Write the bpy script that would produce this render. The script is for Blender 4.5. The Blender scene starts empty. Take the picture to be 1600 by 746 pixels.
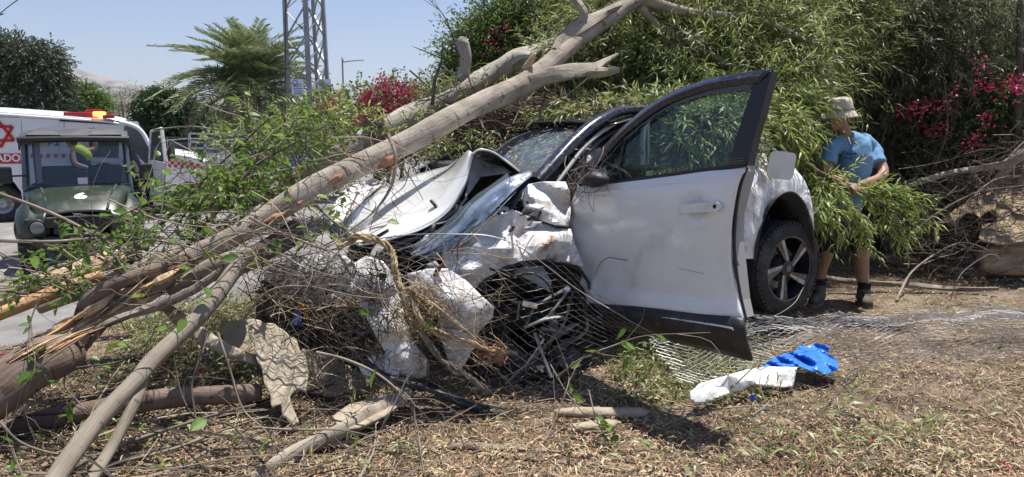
import bpy, math, random
import numpy as np
from mathutils import Vector, Matrix, noise, geometry
PI = math.pi
random.seed(7)
RNG = np.random.default_rng(11)
SC = bpy.context.scene
COL = SC.collection

# ------------------------------------------------------------------ camera
F = 1062.0; PITCH = math.radians(9.25); CH = 1.5
cam_d = bpy.data.cameras.new('camera')
cam = bpy.data.objects.new('camera', cam_d)
COL.objects.link(cam)
cam.location = (0, 0, CH)
cam.rotation_euler = (PI/2 - PITCH, 0, 0)
cam_d.sensor_width = 36.0
cam_d.lens = 36.0 * F / 1600.0
cam_d.clip_start = 0.05
cam_d.clip_end = 12000
SC.camera = cam

# ------------------------------------------------------------------ light
SUN = Vector((0.17, 0.17, 0.93)).normalized()      # direction towards the sun
world = bpy.data.worlds.new('World'); SC.world = world
world.use_nodes = True
wn = world.node_tree.nodes; wl = world.node_tree.links
bgn = wn['Background']
sky = wn.new('ShaderNodeTexSky')
sky.sky_type = 'NISHITA'; sky.sun_disc = False
sky.sun_elevation = math.asin(SUN.z)
sky.sun_rotation = math.atan2(SUN.x, SUN.y)
sky.air_density = 1.0; sky.dust_density = 0.8; sky.ozone_density = 3.0; sky.altitude = 0
tint = wn.new('ShaderNodeMix'); tint.data_type='RGBA'; tint.blend_type='MULTIPLY'; tint.inputs[0].default_value=1.0
tint.inputs[7].default_value=(.93,.875,.95,1)
wl.new(sky.outputs[0], tint.inputs[6]); wl.new(tint.outputs[2], bgn.inputs['Color'])
bgn.inputs['Strength'].default_value = 0.090
sun_d = bpy.data.lights.new('sun', 'SUN'); sun = bpy.data.objects.new('sun', sun_d); COL.objects.link(sun)
sun_d.energy = 4.9; sun_d.angle = math.radians(0.5); sun_d.color = (1.0, 0.955, 0.89)
sun.rotation_euler = SUN.to_track_quat('Z', 'Y').to_euler()
sun.location = (4, 4, 12)
SC.view_settings.view_transform = 'Standard'; SC.view_settings.look = 'None'
SC.view_settings.gamma = 1.0; SC.view_settings.exposure = 0.66
SC.view_settings.use_curve_mapping = False

# ------------------------------------------------------------------ pixel <-> world
ca, sa = math.cos(PITCH), math.sin(PITCH)
def ray(px, py):
    dx = (px-800)/F; dy = -(py-373)/F
    d = Vector((dx, ca+dy*sa, -sa+dy*ca))
    return d/d.y
def P(px, py, Y):
    return Vector((0, 0, CH)) + ray(px, py)*Y
def G(px, py, z=0.0):
    d = ray(px, py); return Vector((0, 0, CH)) + d*((z-CH)/d.z)
def on_plane(px, py, o, n, off=0.0):
    d = ray(px, py); c = Vector((0, 0, CH))
    t = ((o - c).dot(n) + off)/d.dot(n)
    return c + d*t
def PG(px, py, Y, lift=.012):
    """like P, but never below the ground"""
    p = P(px, py, Y)
    if p.y < 9:
        h = hfun(p.x, p.y)+lift
        if p.z < h: p = G(px, py, h)
    return p
def V3(*a): return Vector(a)

# ------------------------------------------------------------------ mesh builder
class B:
    """collects vertices / faces, builds ONE mesh object"""
    def __init__(s): s.v=[]; s.ch=[]; s.n=0
    def add(s, v, f, r=None, uv=None):
        v=np.asarray(v,float).reshape(-1,3); f=np.asarray(f,int)
        if len(f)==0: return
        if f.ndim==1: f=f[None]
        if r is None: r=0.5
        r=np.broadcast_to(np.asarray(r,float),(len(f),)).copy()
        if uv is None:
            uv=np.zeros(f.shape+(2,))
        s.v.append(v); s.ch.append((f+s.n,r,np.asarray(uv,float))); s.n+=len(v)
    def box(s, c, size, R=None, r=.5, taper=1.0):
        hx,hy,hz=[q/2 for q in size]
        p=np.array([(x*(taper if z>0 else 1),y*(taper if z>0 else 1),z) for x in(-hx,hx) for y in(-hy,hy) for z in(-hz,hz)])
        if R is not None: p=p@np.array(R).T
        s.add(p+np.array(c),[(0,1,3,2),(4,6,7,5),(0,4,5,1),(2,3,7,6),(0,2,6,4),(1,5,7,3)],r)
    def bar(s, a, b, w, h=None, r=.5):
        a=Vector(a); b=Vector(b); d=b-a; L=d.length
        if L<1e-6: return
        h=h or w
        q=d.to_track_quat('Z','Y').to_matrix()
        s.box((a+b)/2,(w,h,L),q,r)
    def tube(s, pts, rad, sides=8, r=.5, smooth=4, lump=0.0, cap=True, seed=0, vs=1.0, flat=1.0):
        pts=np.asarray([tuple(p) for p in pts],float); rad=np.broadcast_to(np.asarray(rad,float),(len(pts),)).astype(float)
        if smooth>1 and len(pts)>2:
            pts,rad=catmull(pts,rad,smooth)
        n=len(pts)
        T=np.gradient(pts,axis=0); T/=np.linalg.norm(T,axis=1)[:,None]+1e-12
        up=np.array([0,0,1.]) if abs(T[0][2])<.9 else np.array([1.,0,0])
        N=np.cross(T[0],up); N/=np.linalg.norm(N)
        Ns=[]
        for i in range(n):
            N=N-T[i]*np.dot(N,T[i]); N/=np.linalg.norm(N)+1e-12; Ns.append(N.copy())
        Ns=np.array(Ns); Bn=np.cross(T,Ns)
        a=np.linspace(0,2*PI,sides,endpoint=False)
        rr=rad[:,None]*np.ones(sides)[None]
        L=np.concatenate([[0],np.cumsum(np.linalg.norm(np.diff(pts,axis=0),axis=1))])
        if lump>0:
            g=np.random.default_rng(seed+5)
            for k in range(7):
                fq=g.uniform(2,14)*g.choice([1,.4]); m=g.integers(0,4); ph=g.uniform(0,6.28)
                rr*=1+lump*(.45 if m else .16)*np.sin(L[:,None]*fq+a[None]*m+ph)
        v=pts[:,None]+rr[...,None]*(np.cos(a)[None,:,None]*Ns[:,None]+flat*np.sin(a)[None,:,None]*Bn[:,None])
        v=v.reshape(-1,3)
        i=np.arange(n-1)[:,None]*sides; j=np.arange(sides)[None]; k=(j+1)%sides
        f=np.stack([i+j,i+k,i+sides+k,i+sides+j],-1).reshape(-1,4)
        u0=(j/sides)+0*i; u1=((j+1)/sides)+0*i
        l0=(L[:-1,None]+0*j)*vs; l1=(L[1:,None]+0*j)*vs
        uv=np.stack([np.stack([u0,l0],-1),np.stack([u1,l0],-1),np.stack([u1,l1],-1),np.stack([u0,l1],-1)],-2).reshape(-1,4,2)
        s.add(v,f,r,uv)
        if cap:
            s.add(v[:sides],[list(range(sides))[::-1]],r); s.add(v[-sides:],[list(range(sides))],r)
    def lathe(s, prof, o, axis, sides=32, r=.5, arc=None):
        """prof: list of (radius, offset along axis)"""
        axis=Vector(axis).normalized(); q=axis.to_track_quat('Z','Y').to_matrix()
        a=np.linspace(0,2*PI,sides,endpoint=False)
        V=[]
        for (ra,h) in prof:
            V+= [tuple(Vector(o)+q@Vector((ra*math.cos(t),ra*math.sin(t),h))) for t in a]
        n=len(prof); i=np.arange(n-1)[:,None]*sides; j=np.arange(sides)[None]; k=(j+1)%sides
        s.add(V,np.stack([i+j,i+k,i+sides+k,i+sides+j],-1).reshape(-1,4),r)
    def ell(s, c, rad, R=None, seg=12, rings=8, r=.5, lump=0, seed=0):
        th=np.linspace(0,PI,rings+1); ph=np.linspace(0,2*PI,seg,endpoint=False)
        d=np.stack([np.sin(th)[:,None]*np.cos(ph),np.sin(th)[:,None]*np.sin(ph),np.cos(th)[:,None]+0*ph],-1).reshape(-1,3)
        p=d*np.array(rad)
        if lump: 
            for q in range(len(p)): p[q]*=1+lump*noise.noise(Vector(d[q]*2.3)+Vector((seed,0,0)))
        if R is not None: p=p@np.array(R).T
        i=np.arange(rings)[:,None]*seg; j=np.arange(seg)[None]; k=(j+1)%seg
        s.add(p+np.array(c),np.stack([i+j,i+seg+j,i+seg+k,i+k],-1).reshape(-1,4),r)
    def grid(s, g, r=.5, flip=False):
        g=np.asarray(g,float); n,m=g.shape[:2]
        i=np.arange(n-1)[:,None]*m; j=np.arange(m-1)[None]
        f=np.stack([i+j,i+j+1,i+m+j+1,i+m+j],-1).reshape(-1,4)
        if flip: f=f[:,::-1]
        uv=np.stack([np.stack([(j+0*i)/m,(i/m+0*j)/n],-1)]*4,-2).reshape(-1,4,2).astype(float)
        s.add(g.reshape(-1,3),f,r,uv)
    def prism(s, poly, ext, r=.5):
        """planar polygon (3D points) extruded along vector ext"""
        p=[Vector(q) for q in poly]; e=Vector(ext); n=len(p)
        v=[tuple(q) for q in p]+[tuple(q+e) for q in p]
        tri=geometry.tessellate_polygon([p])
        for t in tri:
            s.add([v[k] for k in t],[(0,1,2)],r); s.add([v[k+n] for k in t],[(2,1,0)],r)
        for i in range(n):
            j=(i+1)%n; s.add([v[i],v[j],v[j+n],v[i+n]],[(0,1,2,3)],r)
    def mesh(s, name, smooth=False, sharp=None, merge=False):
        V=np.concatenate(s.v) if s.v else np.zeros((0,3))
        me=bpy.data.meshes.new(name)
        me.vertices.add(len(V)); me.vertices.foreach_set('co',V.astype(np.float32).ravel())
        lv=np.concatenate([c[0].ravel() for c in s.ch]); tot=np.concatenate([np.full(len(c[0]),c[0].shape[1]) for c in s.ch])
        st=np.concatenate([[0],np.cumsum(tot)[:-1]])
        me.loops.add(len(lv)); me.loops.foreach_set('vertex_index',lv.astype(np.int32))
        me.polygons.add(len(tot)); me.polygons.foreach_set('loop_start',st.astype(np.int32))
        at=me.attributes.new('rnd','FLOAT','FACE'); at.data.foreach_set('value',np.concatenate([c[1] for c in s.ch]).astype(np.float32))
        uvl=me.uv_layers.new(name='UVMap'); uvl.data.foreach_set('uv',np.concatenate([c[2].reshape(-1,2) for c in s.ch]).astype(np.float32).ravel())
        me.polygons.foreach_set('use_smooth',np.full(len(tot),bool(smooth)))
        me.update(calc_edges=True); me.validate()
        if sharp: me.set_sharp_from_angle(angle=math.radians(sharp))
        return me

def catmull(pts, rad, k):
    n=len(pts); P0=np.vstack([2*pts[0]-pts[1],pts,2*pts[-1]-pts[-2]])
    out=[];ro=[]
    for i in range(n-1):
        p0,p1,p2,p3=P0[i:i+4]
        for t in np.arange(k)/k:
            out.append(.5*((2*p1)+(-p0+p2)*t+(2*p0-5*p1+4*p2-p3)*t*t+(-p0+3*p1-3*p2+p3)*t**3)); 
            if rad is not None: ro.append(rad[i]*(1-t)+rad[i+1]*t)
    out.append(pts[-1]); 
    if rad is not None: ro.append(rad[-1])
    return np.array(out),(np.array(ro) if rad is not None else None)

WL={}   # world position of object origins
def link(me, name, mat, parent=None, center=True, **kw):
    o=bpy.data.objects.new(name, me); COL.objects.link(o)
    if mat is not None: me.materials.append(mat)
    if center and len(me.vertices):
        co=np.empty(len(me.vertices)*3,np.float32); me.vertices.foreach_get('co',co); co=co.reshape(-1,3)
        c=(co.min(0)+co.max(0))/2
        if parent is None: c[2]=co[:,2].min()
        me.vertices.foreach_set('co',(co-c).ravel()); me.update()
    else: c=np.zeros(3)
    c=Vector([float(q) for q in c])
    WL[o.name]=c
    o.location=c-(WL[parent.name] if parent is not None else Vector((0,0,0)))
    if parent is not None: o.parent=parent
    for k,v in kw.items(): o[k]=v
    return o
def thing(name, label, cat, loc=(0,0,0), group=None, rz=0):
    o=bpy.data.objects.new(name,None); COL.objects.link(o); o.location=loc; o.rotation_euler=(0,0,rz)
    o.empty_display_size=.1
    o['label']=label; o['category']=cat
    if group: o['group']=group
    WL[o.name]=Vector(loc); return o
def tag(o,label,cat,group=None):
    o['label']=label; o['category']=cat
    if group: o['group']=group
    return o
def part(name, b, mat, parent, smooth=False, sharp=None, bevel=0, solid=0, sub=0, **kw):
    me=b if isinstance(b,bpy.types.Mesh) else b.mesh(name,smooth or bool(sharp),sharp)
    o=link(me,name,mat,parent,**kw)
    if sub: m=o.modifiers.new('sub','SUBSURF'); m.levels=sub; m.render_levels=sub
    if solid: m=o.modifiers.new('solid','SOLIDIFY'); m.thickness=abs(solid); m.offset=-1 if solid>0 else 1
    if bevel:
        m=o.modifiers.new('bevel','BEVEL'); m.width=bevel; m.segments=2; m.limit_method='ANGLE'; m.angle_limit=math.radians(40)
    return o
def local_part(name, b, mat, parent, **kw):
    """part whose vertices are already in the parent's own frame"""
    kw2={k:kw.pop(k) for k in list(kw) if k in('label','kind')}
    smooth=kw.get('smooth',False); sharp=kw.get('sharp')
    me=b.mesh(name,smooth or bool(sharp),sharp)
    o=bpy.data.objects.new(name,me); COL.objects.link(o); me.materials.append(mat)
    co=np.empty(len(me.vertices)*3,np.float32); me.vertices.foreach_get('co',co); co=co.reshape(-1,3)
    c=(co.min(0)+co.max(0))/2; me.vertices.foreach_set('co',(co-c).ravel()); me.update()
    c=Vector([float(q) for q in c]); WL[o.name]=c
    base=WL[parent.name] if parent.type=='MESH' else Vector((0,0,0))
    o.location=c-base; o.parent=parent
    if kw.get('solid'): m=o.modifiers.new('solid','SOLIDIFY'); m.thickness=kw['solid']
    if kw.get('bevel'):
        m=o.modifiers.new('bevel','BEVEL'); m.width=kw['bevel']; m.segments=2; m.limit_method='ANGLE'; m.angle_limit=math.radians(40)
    for k,v in kw2.items(): o[k]=v
    return o
def copy_tree(o, parent=None, **props):
    c=o.copy(); COL.objects.link(c)
    if parent is not None: c.parent=parent
    WL[c.name]=WL.get(o.name,Vector((0,0,0)))
    for ch in list(o.children): copy_tree(ch,c)
    for k,v in props.items(): c[k]=v
    return c

# ------------------------------------------------------------------ sheets traced with real depth
def idw(pts, q, flat=False):
    d2=((q[:,None]-pts[None,:,:2])**2).sum(-1)+25.
    w=1/(d2+300)**1.8
    A_=np.c_[pts[:,:2],np.ones(len(pts))]; co,*_=np.linalg.lstsq(A_,1/pts[:,2],rcond=None)
    base=1/np.maximum(np.c_[q,np.ones(len(q))]@co,1e-3)
    if flat: return base
    res=pts[:,2]-1/(A_@co)
    return base+(w*res[None]).sum(1)/w.sum(1)
def nz(p, sc, seed=0.): return noise.noise(Vector(p)*sc+Vector((seed*3.1,seed*1.7,seed)))
def rid(p, sc, seed=0.): return 1-2*abs(nz(p,sc,seed))
def folds(p, sc, seed):
    """sum of folded-paper triangle waves: flat facets meeting in sharp creases"""
    h=0.; r=random.Random(int(seed)*7+1); q=Vector(p)+Vector((nz(p,2.2,seed),nz(p,2.2,seed+3),nz(p,2.2,seed+6)))*.11
    for k in range(6):
        a=r.uniform(0,PI); f=sc*r.uniform(.45,1.5); d=Vector((math.cos(a),.35*r.uniform(-1,1),math.sin(a)))
        s=(q.dot(d)*f+r.random()*9)%2; h+=(abs(s-1)-.5)/f*r.uniform(.4,1)
    return h*sc
def sheet(b, outline, inner=(), step=8, crumple=0.0, csc=6.0, seed=0, r=.5, fine=0.0, plane=None, flat=False, fold=0.0, fsc=9.0):
    """outline [(px,py,Y)]: a panel with this outline; every vertex has its own distance Y"""
    pts=np.array(list(outline)+list(inner),float)
    poly=[Vector((p[0],p[1])) for p in outline]
    dense=[]
    for i,p in enumerate(poly):
        q=poly[(i+1)%len(poly)]; n=max(1,int((q-p).length/step))
        for k in range(n): dense.append(p.lerp(q,k/n))
    xs=[p.x for p in poly]; ys=[p.y for p in poly]
    ins=[]
    y=min(ys)+step/2; row=0
    while y<max(ys):
        x=min(xs)+(step/2 if row%2 else step)
        while x<max(xs):
            c=False; n=len(poly); dm=1e9
            for i in range(n):
                a,q=poly[i],poly[(i+1)%n]
                if (a.y>y)!=(q.y>y) and x<(q.x-a.x)*(y-a.y)/(q.y-a.y)+a.x: c=not c
                e=q-a; t=max(0,min(1,(Vector((x,y))-a).dot(e)/max(e.length_squared,1e-9))); dm=min(dm,(a+e*t-Vector((x,y))).length)
            if c and dm>step*.45: ins.append(Vector((x+random.uniform(-1,1)*step*.15,y+random.uniform(-1,1)*step*.15)))
            x+=step
        y+=step; row+=1
    co=dense+ins; nd=len(dense)
    vo,_,fo,*_=geometry.delaunay_2d_cdt(co,[],[list(range(nd))],1,1e-4)
    q=np.array([(v.x,v.y) for v in vo])
    if plane is None: Y=idw(pts,q,flat)
    V=[]
    for i,(x,y) in enumerate(q):
        p=on_plane(x,y,plane[0],plane[1]) if plane else P(x,y,Y[i])
        if crumple:
            dd=ray(x,y).normalized()
            pp=Vector((p.x*.55+p.z*.45,p.y*.6,p.z*1.1-p.x*.75)); p=p+dd*crumple*(rid(pp,csc*.9,seed)*.95+nz(pp,csc*.5,seed+4)*.8+rid(pp,csc*2.1,seed+9)*.30)
        if fold: p=p+ray(x,y).normalized()*fold*folds(p,fsc,seed)
        if fine: p=p+ray(x,y).normalized()*fine*nz(p,38,seed)
        V.append(tuple(p))
    tri=[tuple(f) for f in fo if len(f)==3]
    for f in fo:
        if len(f)>3:
            for k in range(1,len(f)-1): tri.append((f[0],f[k],f[k+1]))
    # face towards the camera
    tri2=[]
    c0=Vector((0,0,CH))
    for t in tri:
        a,c,d=[Vector(V[k]) for k in t]; nn=(c-a).cross(d-a)
        tri2.append(t if nn.dot(c0-a)>0 else t[::-1])
    b.add(V,np.array(tri2),r)

# ------------------------------------------------------------------ materials
def nodemat(name):
    m=bpy.data.materials.new(name); m.use_nodes=True; nt=m.node_tree
    return m,nt,nt.nodes['Principled BSDF']
def C4(c): return (c[0],c[1],c[2],1)
def M(name, col, col2=None, rough=.6, metal=0, sc=6, bump=.0, bsc=40, coat=0, stretch=(1,1,1), lo=.35, hi=.65, uv=False, spec=.5,
      dirt=None, dsc=5, dlo=.5, dhi=.7, rvar=.0, detail=6, attr=None):
    m,nt,p=nodemat(name); N=nt.nodes; L=nt.links
    tc=N.new('ShaderNodeTexCoord'); mp=N.new('ShaderNodeMapping'); mp.inputs['Scale'].default_value=stretch
    L.new(tc.outputs['UV' if uv else 'Object'],mp.inputs[0])
    out=None
    if col2 is not None:
        n=N.new('ShaderNodeTexNoise'); n.inputs['Scale'].default_value=sc; n.inputs['Detail'].default_value=detail; L.new(mp.outputs[0],n.inputs['Vector'])
        r=N.new('ShaderNodeValToRGB'); r.color_ramp.elements[0].position=lo; r.color_ramp.elements[1].position=hi
        r.color_ramp.elements[0].color=C4(col); r.color_ramp.elements[1].color=C4(col2)
        L.new(n.outputs[0],r.inputs[0]); out=r.outputs[0]
    if attr is not None:
        a=N.new('ShaderNodeAttribute'); a.attribute_name='rnd'
        r2=N.new('ShaderNodeValToRGB'); els=r2.color_ramp.elements
        for i,c in enumerate(attr):
            pos=i/(len(attr)-1)
            e=els[i] if i<2 else els.new(pos)
            e.position=pos; e.color=C4(c)
        if len(attr)>2:
            els[1].position=1/(len(attr)-1)
        L.new(a.outputs['Fac'],r2.inputs[0]); out=r2.outputs[0]
    if dirt is not None:
        n=N.new('ShaderNodeTexNoise'); n.inputs['Scale'].default_value=dsc; n.inputs['Detail'].default_value=9; n.inputs['Roughness'].default_value=.7
        L.new(tc.outputs['Object'],n.inputs['Vector'])
        mr=N.new('ShaderNodeMapRange'); mr.inputs[1].default_value=dlo; mr.inputs[2].default_value=dhi; L.new(n.outputs[0],mr.inputs[0])
        mx=N.new('ShaderNodeMix'); mx.data_type='RGBA'; L.new(mr.outputs[0],mx.inputs[0])
        if out is not None: L.new(out,mx.inputs[6])
        else: mx.inputs[6].default_value=C4(col)
        mx.inputs[7].default_value=C4(dirt); out=mx.outputs[2]
        mr2=N.new('ShaderNodeMapRange'); mr2.inputs[3].default_value=rough; mr2.inputs[4].default_value=.85; L.new(mr.outputs[0],mr2.inputs[0]); L.new(mr2.outputs[0],p.inputs['Roughness'])
    else: p.inputs['Roughness'].default_value=rough
    if out is not None: L.new(out,p.inputs['Base Color'])
    else: p.inputs['Base Color'].default_value=C4(col)
    p.inputs['Metallic'].default_value=metal; p.inputs['Specular IOR Level'].default_value=spec
    p.inputs['Coat Weight'].default_value=coat; p.inputs['Coat Roughness'].default_value=.05
    if bump:
        n=N.new('ShaderNodeTexNoise'); n.inputs['Scale'].default_value=bsc; n.inputs['Detail'].default_value=5; L.new(mp.outputs[0],n.inputs['Vector'])
        bp=N.new('ShaderNodeBump'); bp.inputs['Strength'].default_value=bump; bp.inputs['Distance'].default_value=.02
        L.new(n.outputs[0],bp.inputs['Height']); L.new(bp.outputs[0],p.inputs['Normal'])
    return m
def LEAF(name, cols, trans=.35, rough=.45):
    m=M(name,cols[0],attr=cols,rough=rough*1.05,spec=.42); nt=m.node_tree; N=nt.nodes; L=nt.links
    p=N['Principled BSDF']; o=N['Material Output']; src=p.inputs['Base Color'].links[0].from_socket
    t=N.new('ShaderNodeBsdfTranslucent'); hs=N.new('ShaderNodeHueSaturation'); hs.inputs['Value'].default_value=1.5; hs.inputs['Hue'].default_value=.485
    L.new(src,hs.inputs['Color']); L.new(hs.outputs[0],t.inputs['Color'])
    mx=N.new('ShaderNodeMixShader'); mx.inputs[0].default_value=trans
    L.new(p.outputs[0],mx.inputs[1]); L.new(t.outputs[0],mx.inputs[2]); L.new(mx.outputs[0],o.inputs['Surface'])
    return m
def BARK(name, c1, c2, c3, usc=5., vsc=3., bump=.6, ring=True):
    """bark for tubes: uv.x runs round the limb, uv.y is metres along it"""
    m,nt,p=nodemat(name); N=nt.nodes; L=nt.links
    tc=N.new('ShaderNodeTexCoord')
    mp=N.new('ShaderNodeMapping'); mp.inputs['Scale'].default_value=(usc*3,vsc,1); L.new(tc.outputs['UV'],mp.inputs[0])
    n=N.new('ShaderNodeTexNoise'); n.inputs['Scale'].default_value=2.2; n.inputs['Detail'].default_value=8; n.inputs['Roughness'].default_value=.65; L.new(mp.outputs[0],n.inputs['Vector'])
    n2=N.new('ShaderNodeTexNoise'); n2.inputs['Scale'].default_value=7; n2.inputs['Detail'].default_value=6; L.new(tc.outputs['Object'],n2.inputs['Vector'])
    r=N.new('ShaderNodeValToRGB'); e=r.color_ramp.elements; e[0].position=.3; e[0].color=C4(c1); e[1].position=.5; e[1].color=C4(c2); k=e.new(.7); k.color=C4(c3)
    ad=N.new('ShaderNodeMath'); ad.operation='ADD'; L.new(n.outputs[0],ad.inputs[0]); L.new(n2.outputs[0],ad.inputs[1])
    hf=N.new('ShaderNodeMath'); hf.operation='MULTIPLY'; hf.inputs[1].default_value=.5; L.new(ad.outputs[0],hf.inputs[0]); L.new(hf.outputs[0],r.inputs[0])
    last=r.outputs[0]; h=hf.outputs[0]
    if ring:   # irregular rings / scars across the limb
        mp2=N.new('ShaderNodeMapping'); mp2.inputs['Scale'].default_value=(1.2,9,1); L.new(tc.outputs['UV'],mp2.inputs[0])
        n3=N.new('ShaderNodeTexNoise'); n3.inputs['Scale'].default_value=2; n3.inputs['Detail'].default_value=3; L.new(mp2.outputs[0],n3.inputs['Vector'])
        mr=N.new('ShaderNodeMapRange'); mr.inputs[1].default_value=.60; mr.inputs[2].default_value=.66; L.new(n3.outputs[0],mr.inputs[0])
        mx=N.new('ShaderNodeMix'); mx.data_type='RGBA'; mx.blend_type='MULTIPLY'; L.new(mr.outputs[0],mx.inputs[0]); L.new(last,mx.inputs[6]); mx.inputs[7].default_value=(.5,.46,.42,1); last=mx.outputs[2]
    L.new(last,p.inputs['Base Color']); p.inputs['Roughness'].default_value=.88; p.inputs['Specular IOR Level'].default_value=.25
    bp=N.new('ShaderNodeBump'); bp.inputs['Strength'].default_value=bump; bp.inputs['Distance'].default_value=.012; L.new(h,bp.inputs['Height']); L.new(bp.outputs[0],p.inputs['Normal'])
    return m
def GLASS(name, tint=(.75,.85,.82), rough=.02, alpha=.25, speck=False):
    m,nt,p=nodemat(name); N=nt.nodes; L=nt.links; o=N['Material Output']
    t=N.new('ShaderNodeBsdfTransparent'); t.inputs[0].default_value=C4(tint)
    p.inputs['Base Color'].default_value=(.35,.4,.4,1); p.inputs['Roughness'].default_value=rough
    mx=N.new('ShaderNodeMixShader')
    lw=N.new('ShaderNodeLayerWeight'); lw.inputs[0].default_value=.5; pw=N.new('ShaderNodeMath'); pw.operation='POWER'; pw.inputs[1].default_value=4; L.new(lw.outputs['Facing'],pw.inputs[0]); fr=N.new('ShaderNodeMath'); fr.operation='MULTIPLY_ADD'; fr.inputs[1].default_value=.6; fr.inputs[2].default_value=.035; L.new(pw.outputs[0],fr.inputs[0])
    gl=N.new('ShaderNodeBsdfGlossy'); gl.inputs['Roughness'].default_value=rough
    mx2=N.new('ShaderNodeMixShader'); L.new(fr.outputs[0],mx2.inputs[0]); L.new(t.outputs[0],mx2.inputs[1]); L.new(gl.outputs[0],mx2.inputs[2])
    L.new(mx2.outputs[0],mx.inputs[1]); L.new(p.outputs[0],mx.inputs[2])
    if speck:
        tc=N.new('ShaderNodeTexCoord'); n=N.new('ShaderNodeTexNoise'); n.inputs['Scale'].default_value=28; n.inputs['Detail'].default_value=8; L.new(tc.outputs['Object'],n.inputs['Vector'])
        mr=N.new('ShaderNodeMapRange'); mr.inputs[1].default_value=.5; mr.inputs[2].default_value=.68; mr.inputs[3].default_value=alpha; mr.inputs[4].default_value=.95; L.new(n.outputs[0],mr.inputs[0]); L.new(mr.outputs[0],mx.inputs[0])
        p.inputs['Base Color'].default_value=(.20,.25,.28,1); p.inputs['Roughness'].default_value=.35
    else: mx.inputs[0].default_value=alpha
    L.new(mx.outputs[0],o.inputs['Surface']); return m

m_white=M('dusty_white_paint',(.78,.78,.76),rough=.2,coat=.7,dirt=(.42,.38,.31),dsc=4.5,dlo=.52,dhi=.86,bump=.03,bsc=7)
m_white_worn=M('scratched_white_paint',(.72,.71,.69),rough=.35,coat=.2,dirt=(.27,.18,.12),dsc=8,dlo=.49,dhi=.66,bump=.25,bsc=16)
m_under=M('primer_grey_metal',(.30,.31,.31),rough=.55,dirt=(.12,.11,.1),dsc=8)
m_blackgloss=M('gloss_black_paint',(.010,.012,.024),rough=.2,coat=.6,dirt=(.07,.07,.07),dsc=30,dlo=.53,dhi=.74)
m_blackpl=M('black_plastic',(.02,.02,.021),rough=.5,dirt=(.08,.07,.06),dsc=9,bump=.1,bsc=60)
m_blacksat=M('satin_black_trim',(.016,.016,.017),rough=.38)
m_dark=M('dark_underside',(.012,.012,.012),rough=.8,dirt=(.05,.04,.03),dsc=12)
m_rubber=M('tyre_rubber',(.022,.022,.022),rough=.8,dirt=(.09,.08,.065),dsc=7,bump=.2,bsc=70)
m_rubber_brown=M('muddy_tyre_rubber',(.06,.052,.043),(.13,.11,.09),rough=.9,sc=9,bump=.3,bsc=40)
m_chrome=M('chrome_trim',(.75,.75,.76),rough=.14,metal=1,dirt=(.2,.19,.17),dsc=14)
m_alloy=M('machined_alloy',(.40,.40,.41),rough=.28,metal=.9,dirt=(.16,.15,.13),dsc=10)
m_steel=M('grey_steel',(.32,.32,.31),rough=.5,metal=.6,dirt=(.13,.11,.09),dsc=8)
m_silver=M('silvered_lens_plastic',(.60,.64,.70),rough=.12,metal=.65,dirt=(.10,.10,.11),dsc=13,dlo=.47,dhi=.66)
m_glass=GLASS('car_window_glass',(.70,.80,.76),alpha=.03)
m_wind=GLASS('dusty_sky_sheen_glass',(.24,.32,.36),alpha=.38,speck=True)  # grey-blue base colour paints in reflected sky; the noise specks are dust
m_int=M('dark_interior',(.03,.03,.032),rough=.8)
m_intg=M('pale_grey_trim',(.34,.335,.32),rough=.7)
m_bag=M('airbag_cloth',(.62,.64,.64),rough=.9,bump=.2,bsc=20)
m_wire=M('galvanised_wire',(.24,.24,.235),rough=.45,metal=.5)
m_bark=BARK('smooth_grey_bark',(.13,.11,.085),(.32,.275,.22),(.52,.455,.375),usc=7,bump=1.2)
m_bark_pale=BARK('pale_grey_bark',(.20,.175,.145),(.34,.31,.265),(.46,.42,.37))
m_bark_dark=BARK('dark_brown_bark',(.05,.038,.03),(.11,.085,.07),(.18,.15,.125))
m_bark_brown=BARK('reddish_brown_bark',(.09,.062,.048),(.19,.14,.11),(.29,.225,.18),usc=7,bump=.9)
m_pole=BARK('lichen_grey_bark',(.15,.125,.10),(.25,.215,.17),(.33,.30,.24))
m_twig=M('bare_twig_bark',(.12,.095,.072),(.28,.235,.185),rough=.85,sc=9)
m_twig_dark=M('dark_twig_bark',(.05,.04,.032),(.16,.125,.10),rough=.85,sc=9)
m_wood=M('torn_yellow_wood',(.36,.23,.12),(.68,.51,.32),rough=.8,sc=5,stretch=(1,1,1),bump=.6,bsc=30,dirt=(.13,.08,.05),dsc=7,dlo=.52,dhi=.7)
m_wood_or=M('fresh_orange_wood',(.38,.20,.085),(.58,.36,.18),rough=.75,sc=4,bump=.4,bsc=30)
m_scar=M('raw_red_wood',(.22,.075,.04),(.42,.22,.13),rough=.8,sc=14,bump=.6,bsc=40)
m_fibre=M('straw_fibre',(.30,.21,.11),(.55,.43,.26),rough=.9,sc=14)
m_cement=M('weathered_fibre_cement',(.30,.25,.18),(.47,.40,.29),rough=.9,sc=4,bump=.5,bsc=35,dirt=(.16,.13,.09),dsc=3.5,dlo=.5,dhi=.7)
m_will=LEAF('willowy_leaf',[(.028,.045,.013),(.095,.135,.03),(.19,.235,.065),(.33,.37,.14),(.46,.47,.31)],trans=.30)
m_will_fresh=LEAF('fresh_willowy_leaf',[(.08,.12,.02),(.16,.22,.04),(.27,.34,.08),(.45,.48,.22)],trans=.34)
m_thick=LEAF('dull_thicket_leaf',[(.028,.038,.017),(.085,.10,.04),(.17,.19,.085),(.33,.34,.20)],trans=.25)
m_bushg=LEAF('small_green_leaf',[(.045,.085,.014),(.10,.17,.03),(.19,.27,.06)],trans=.35)
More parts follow.
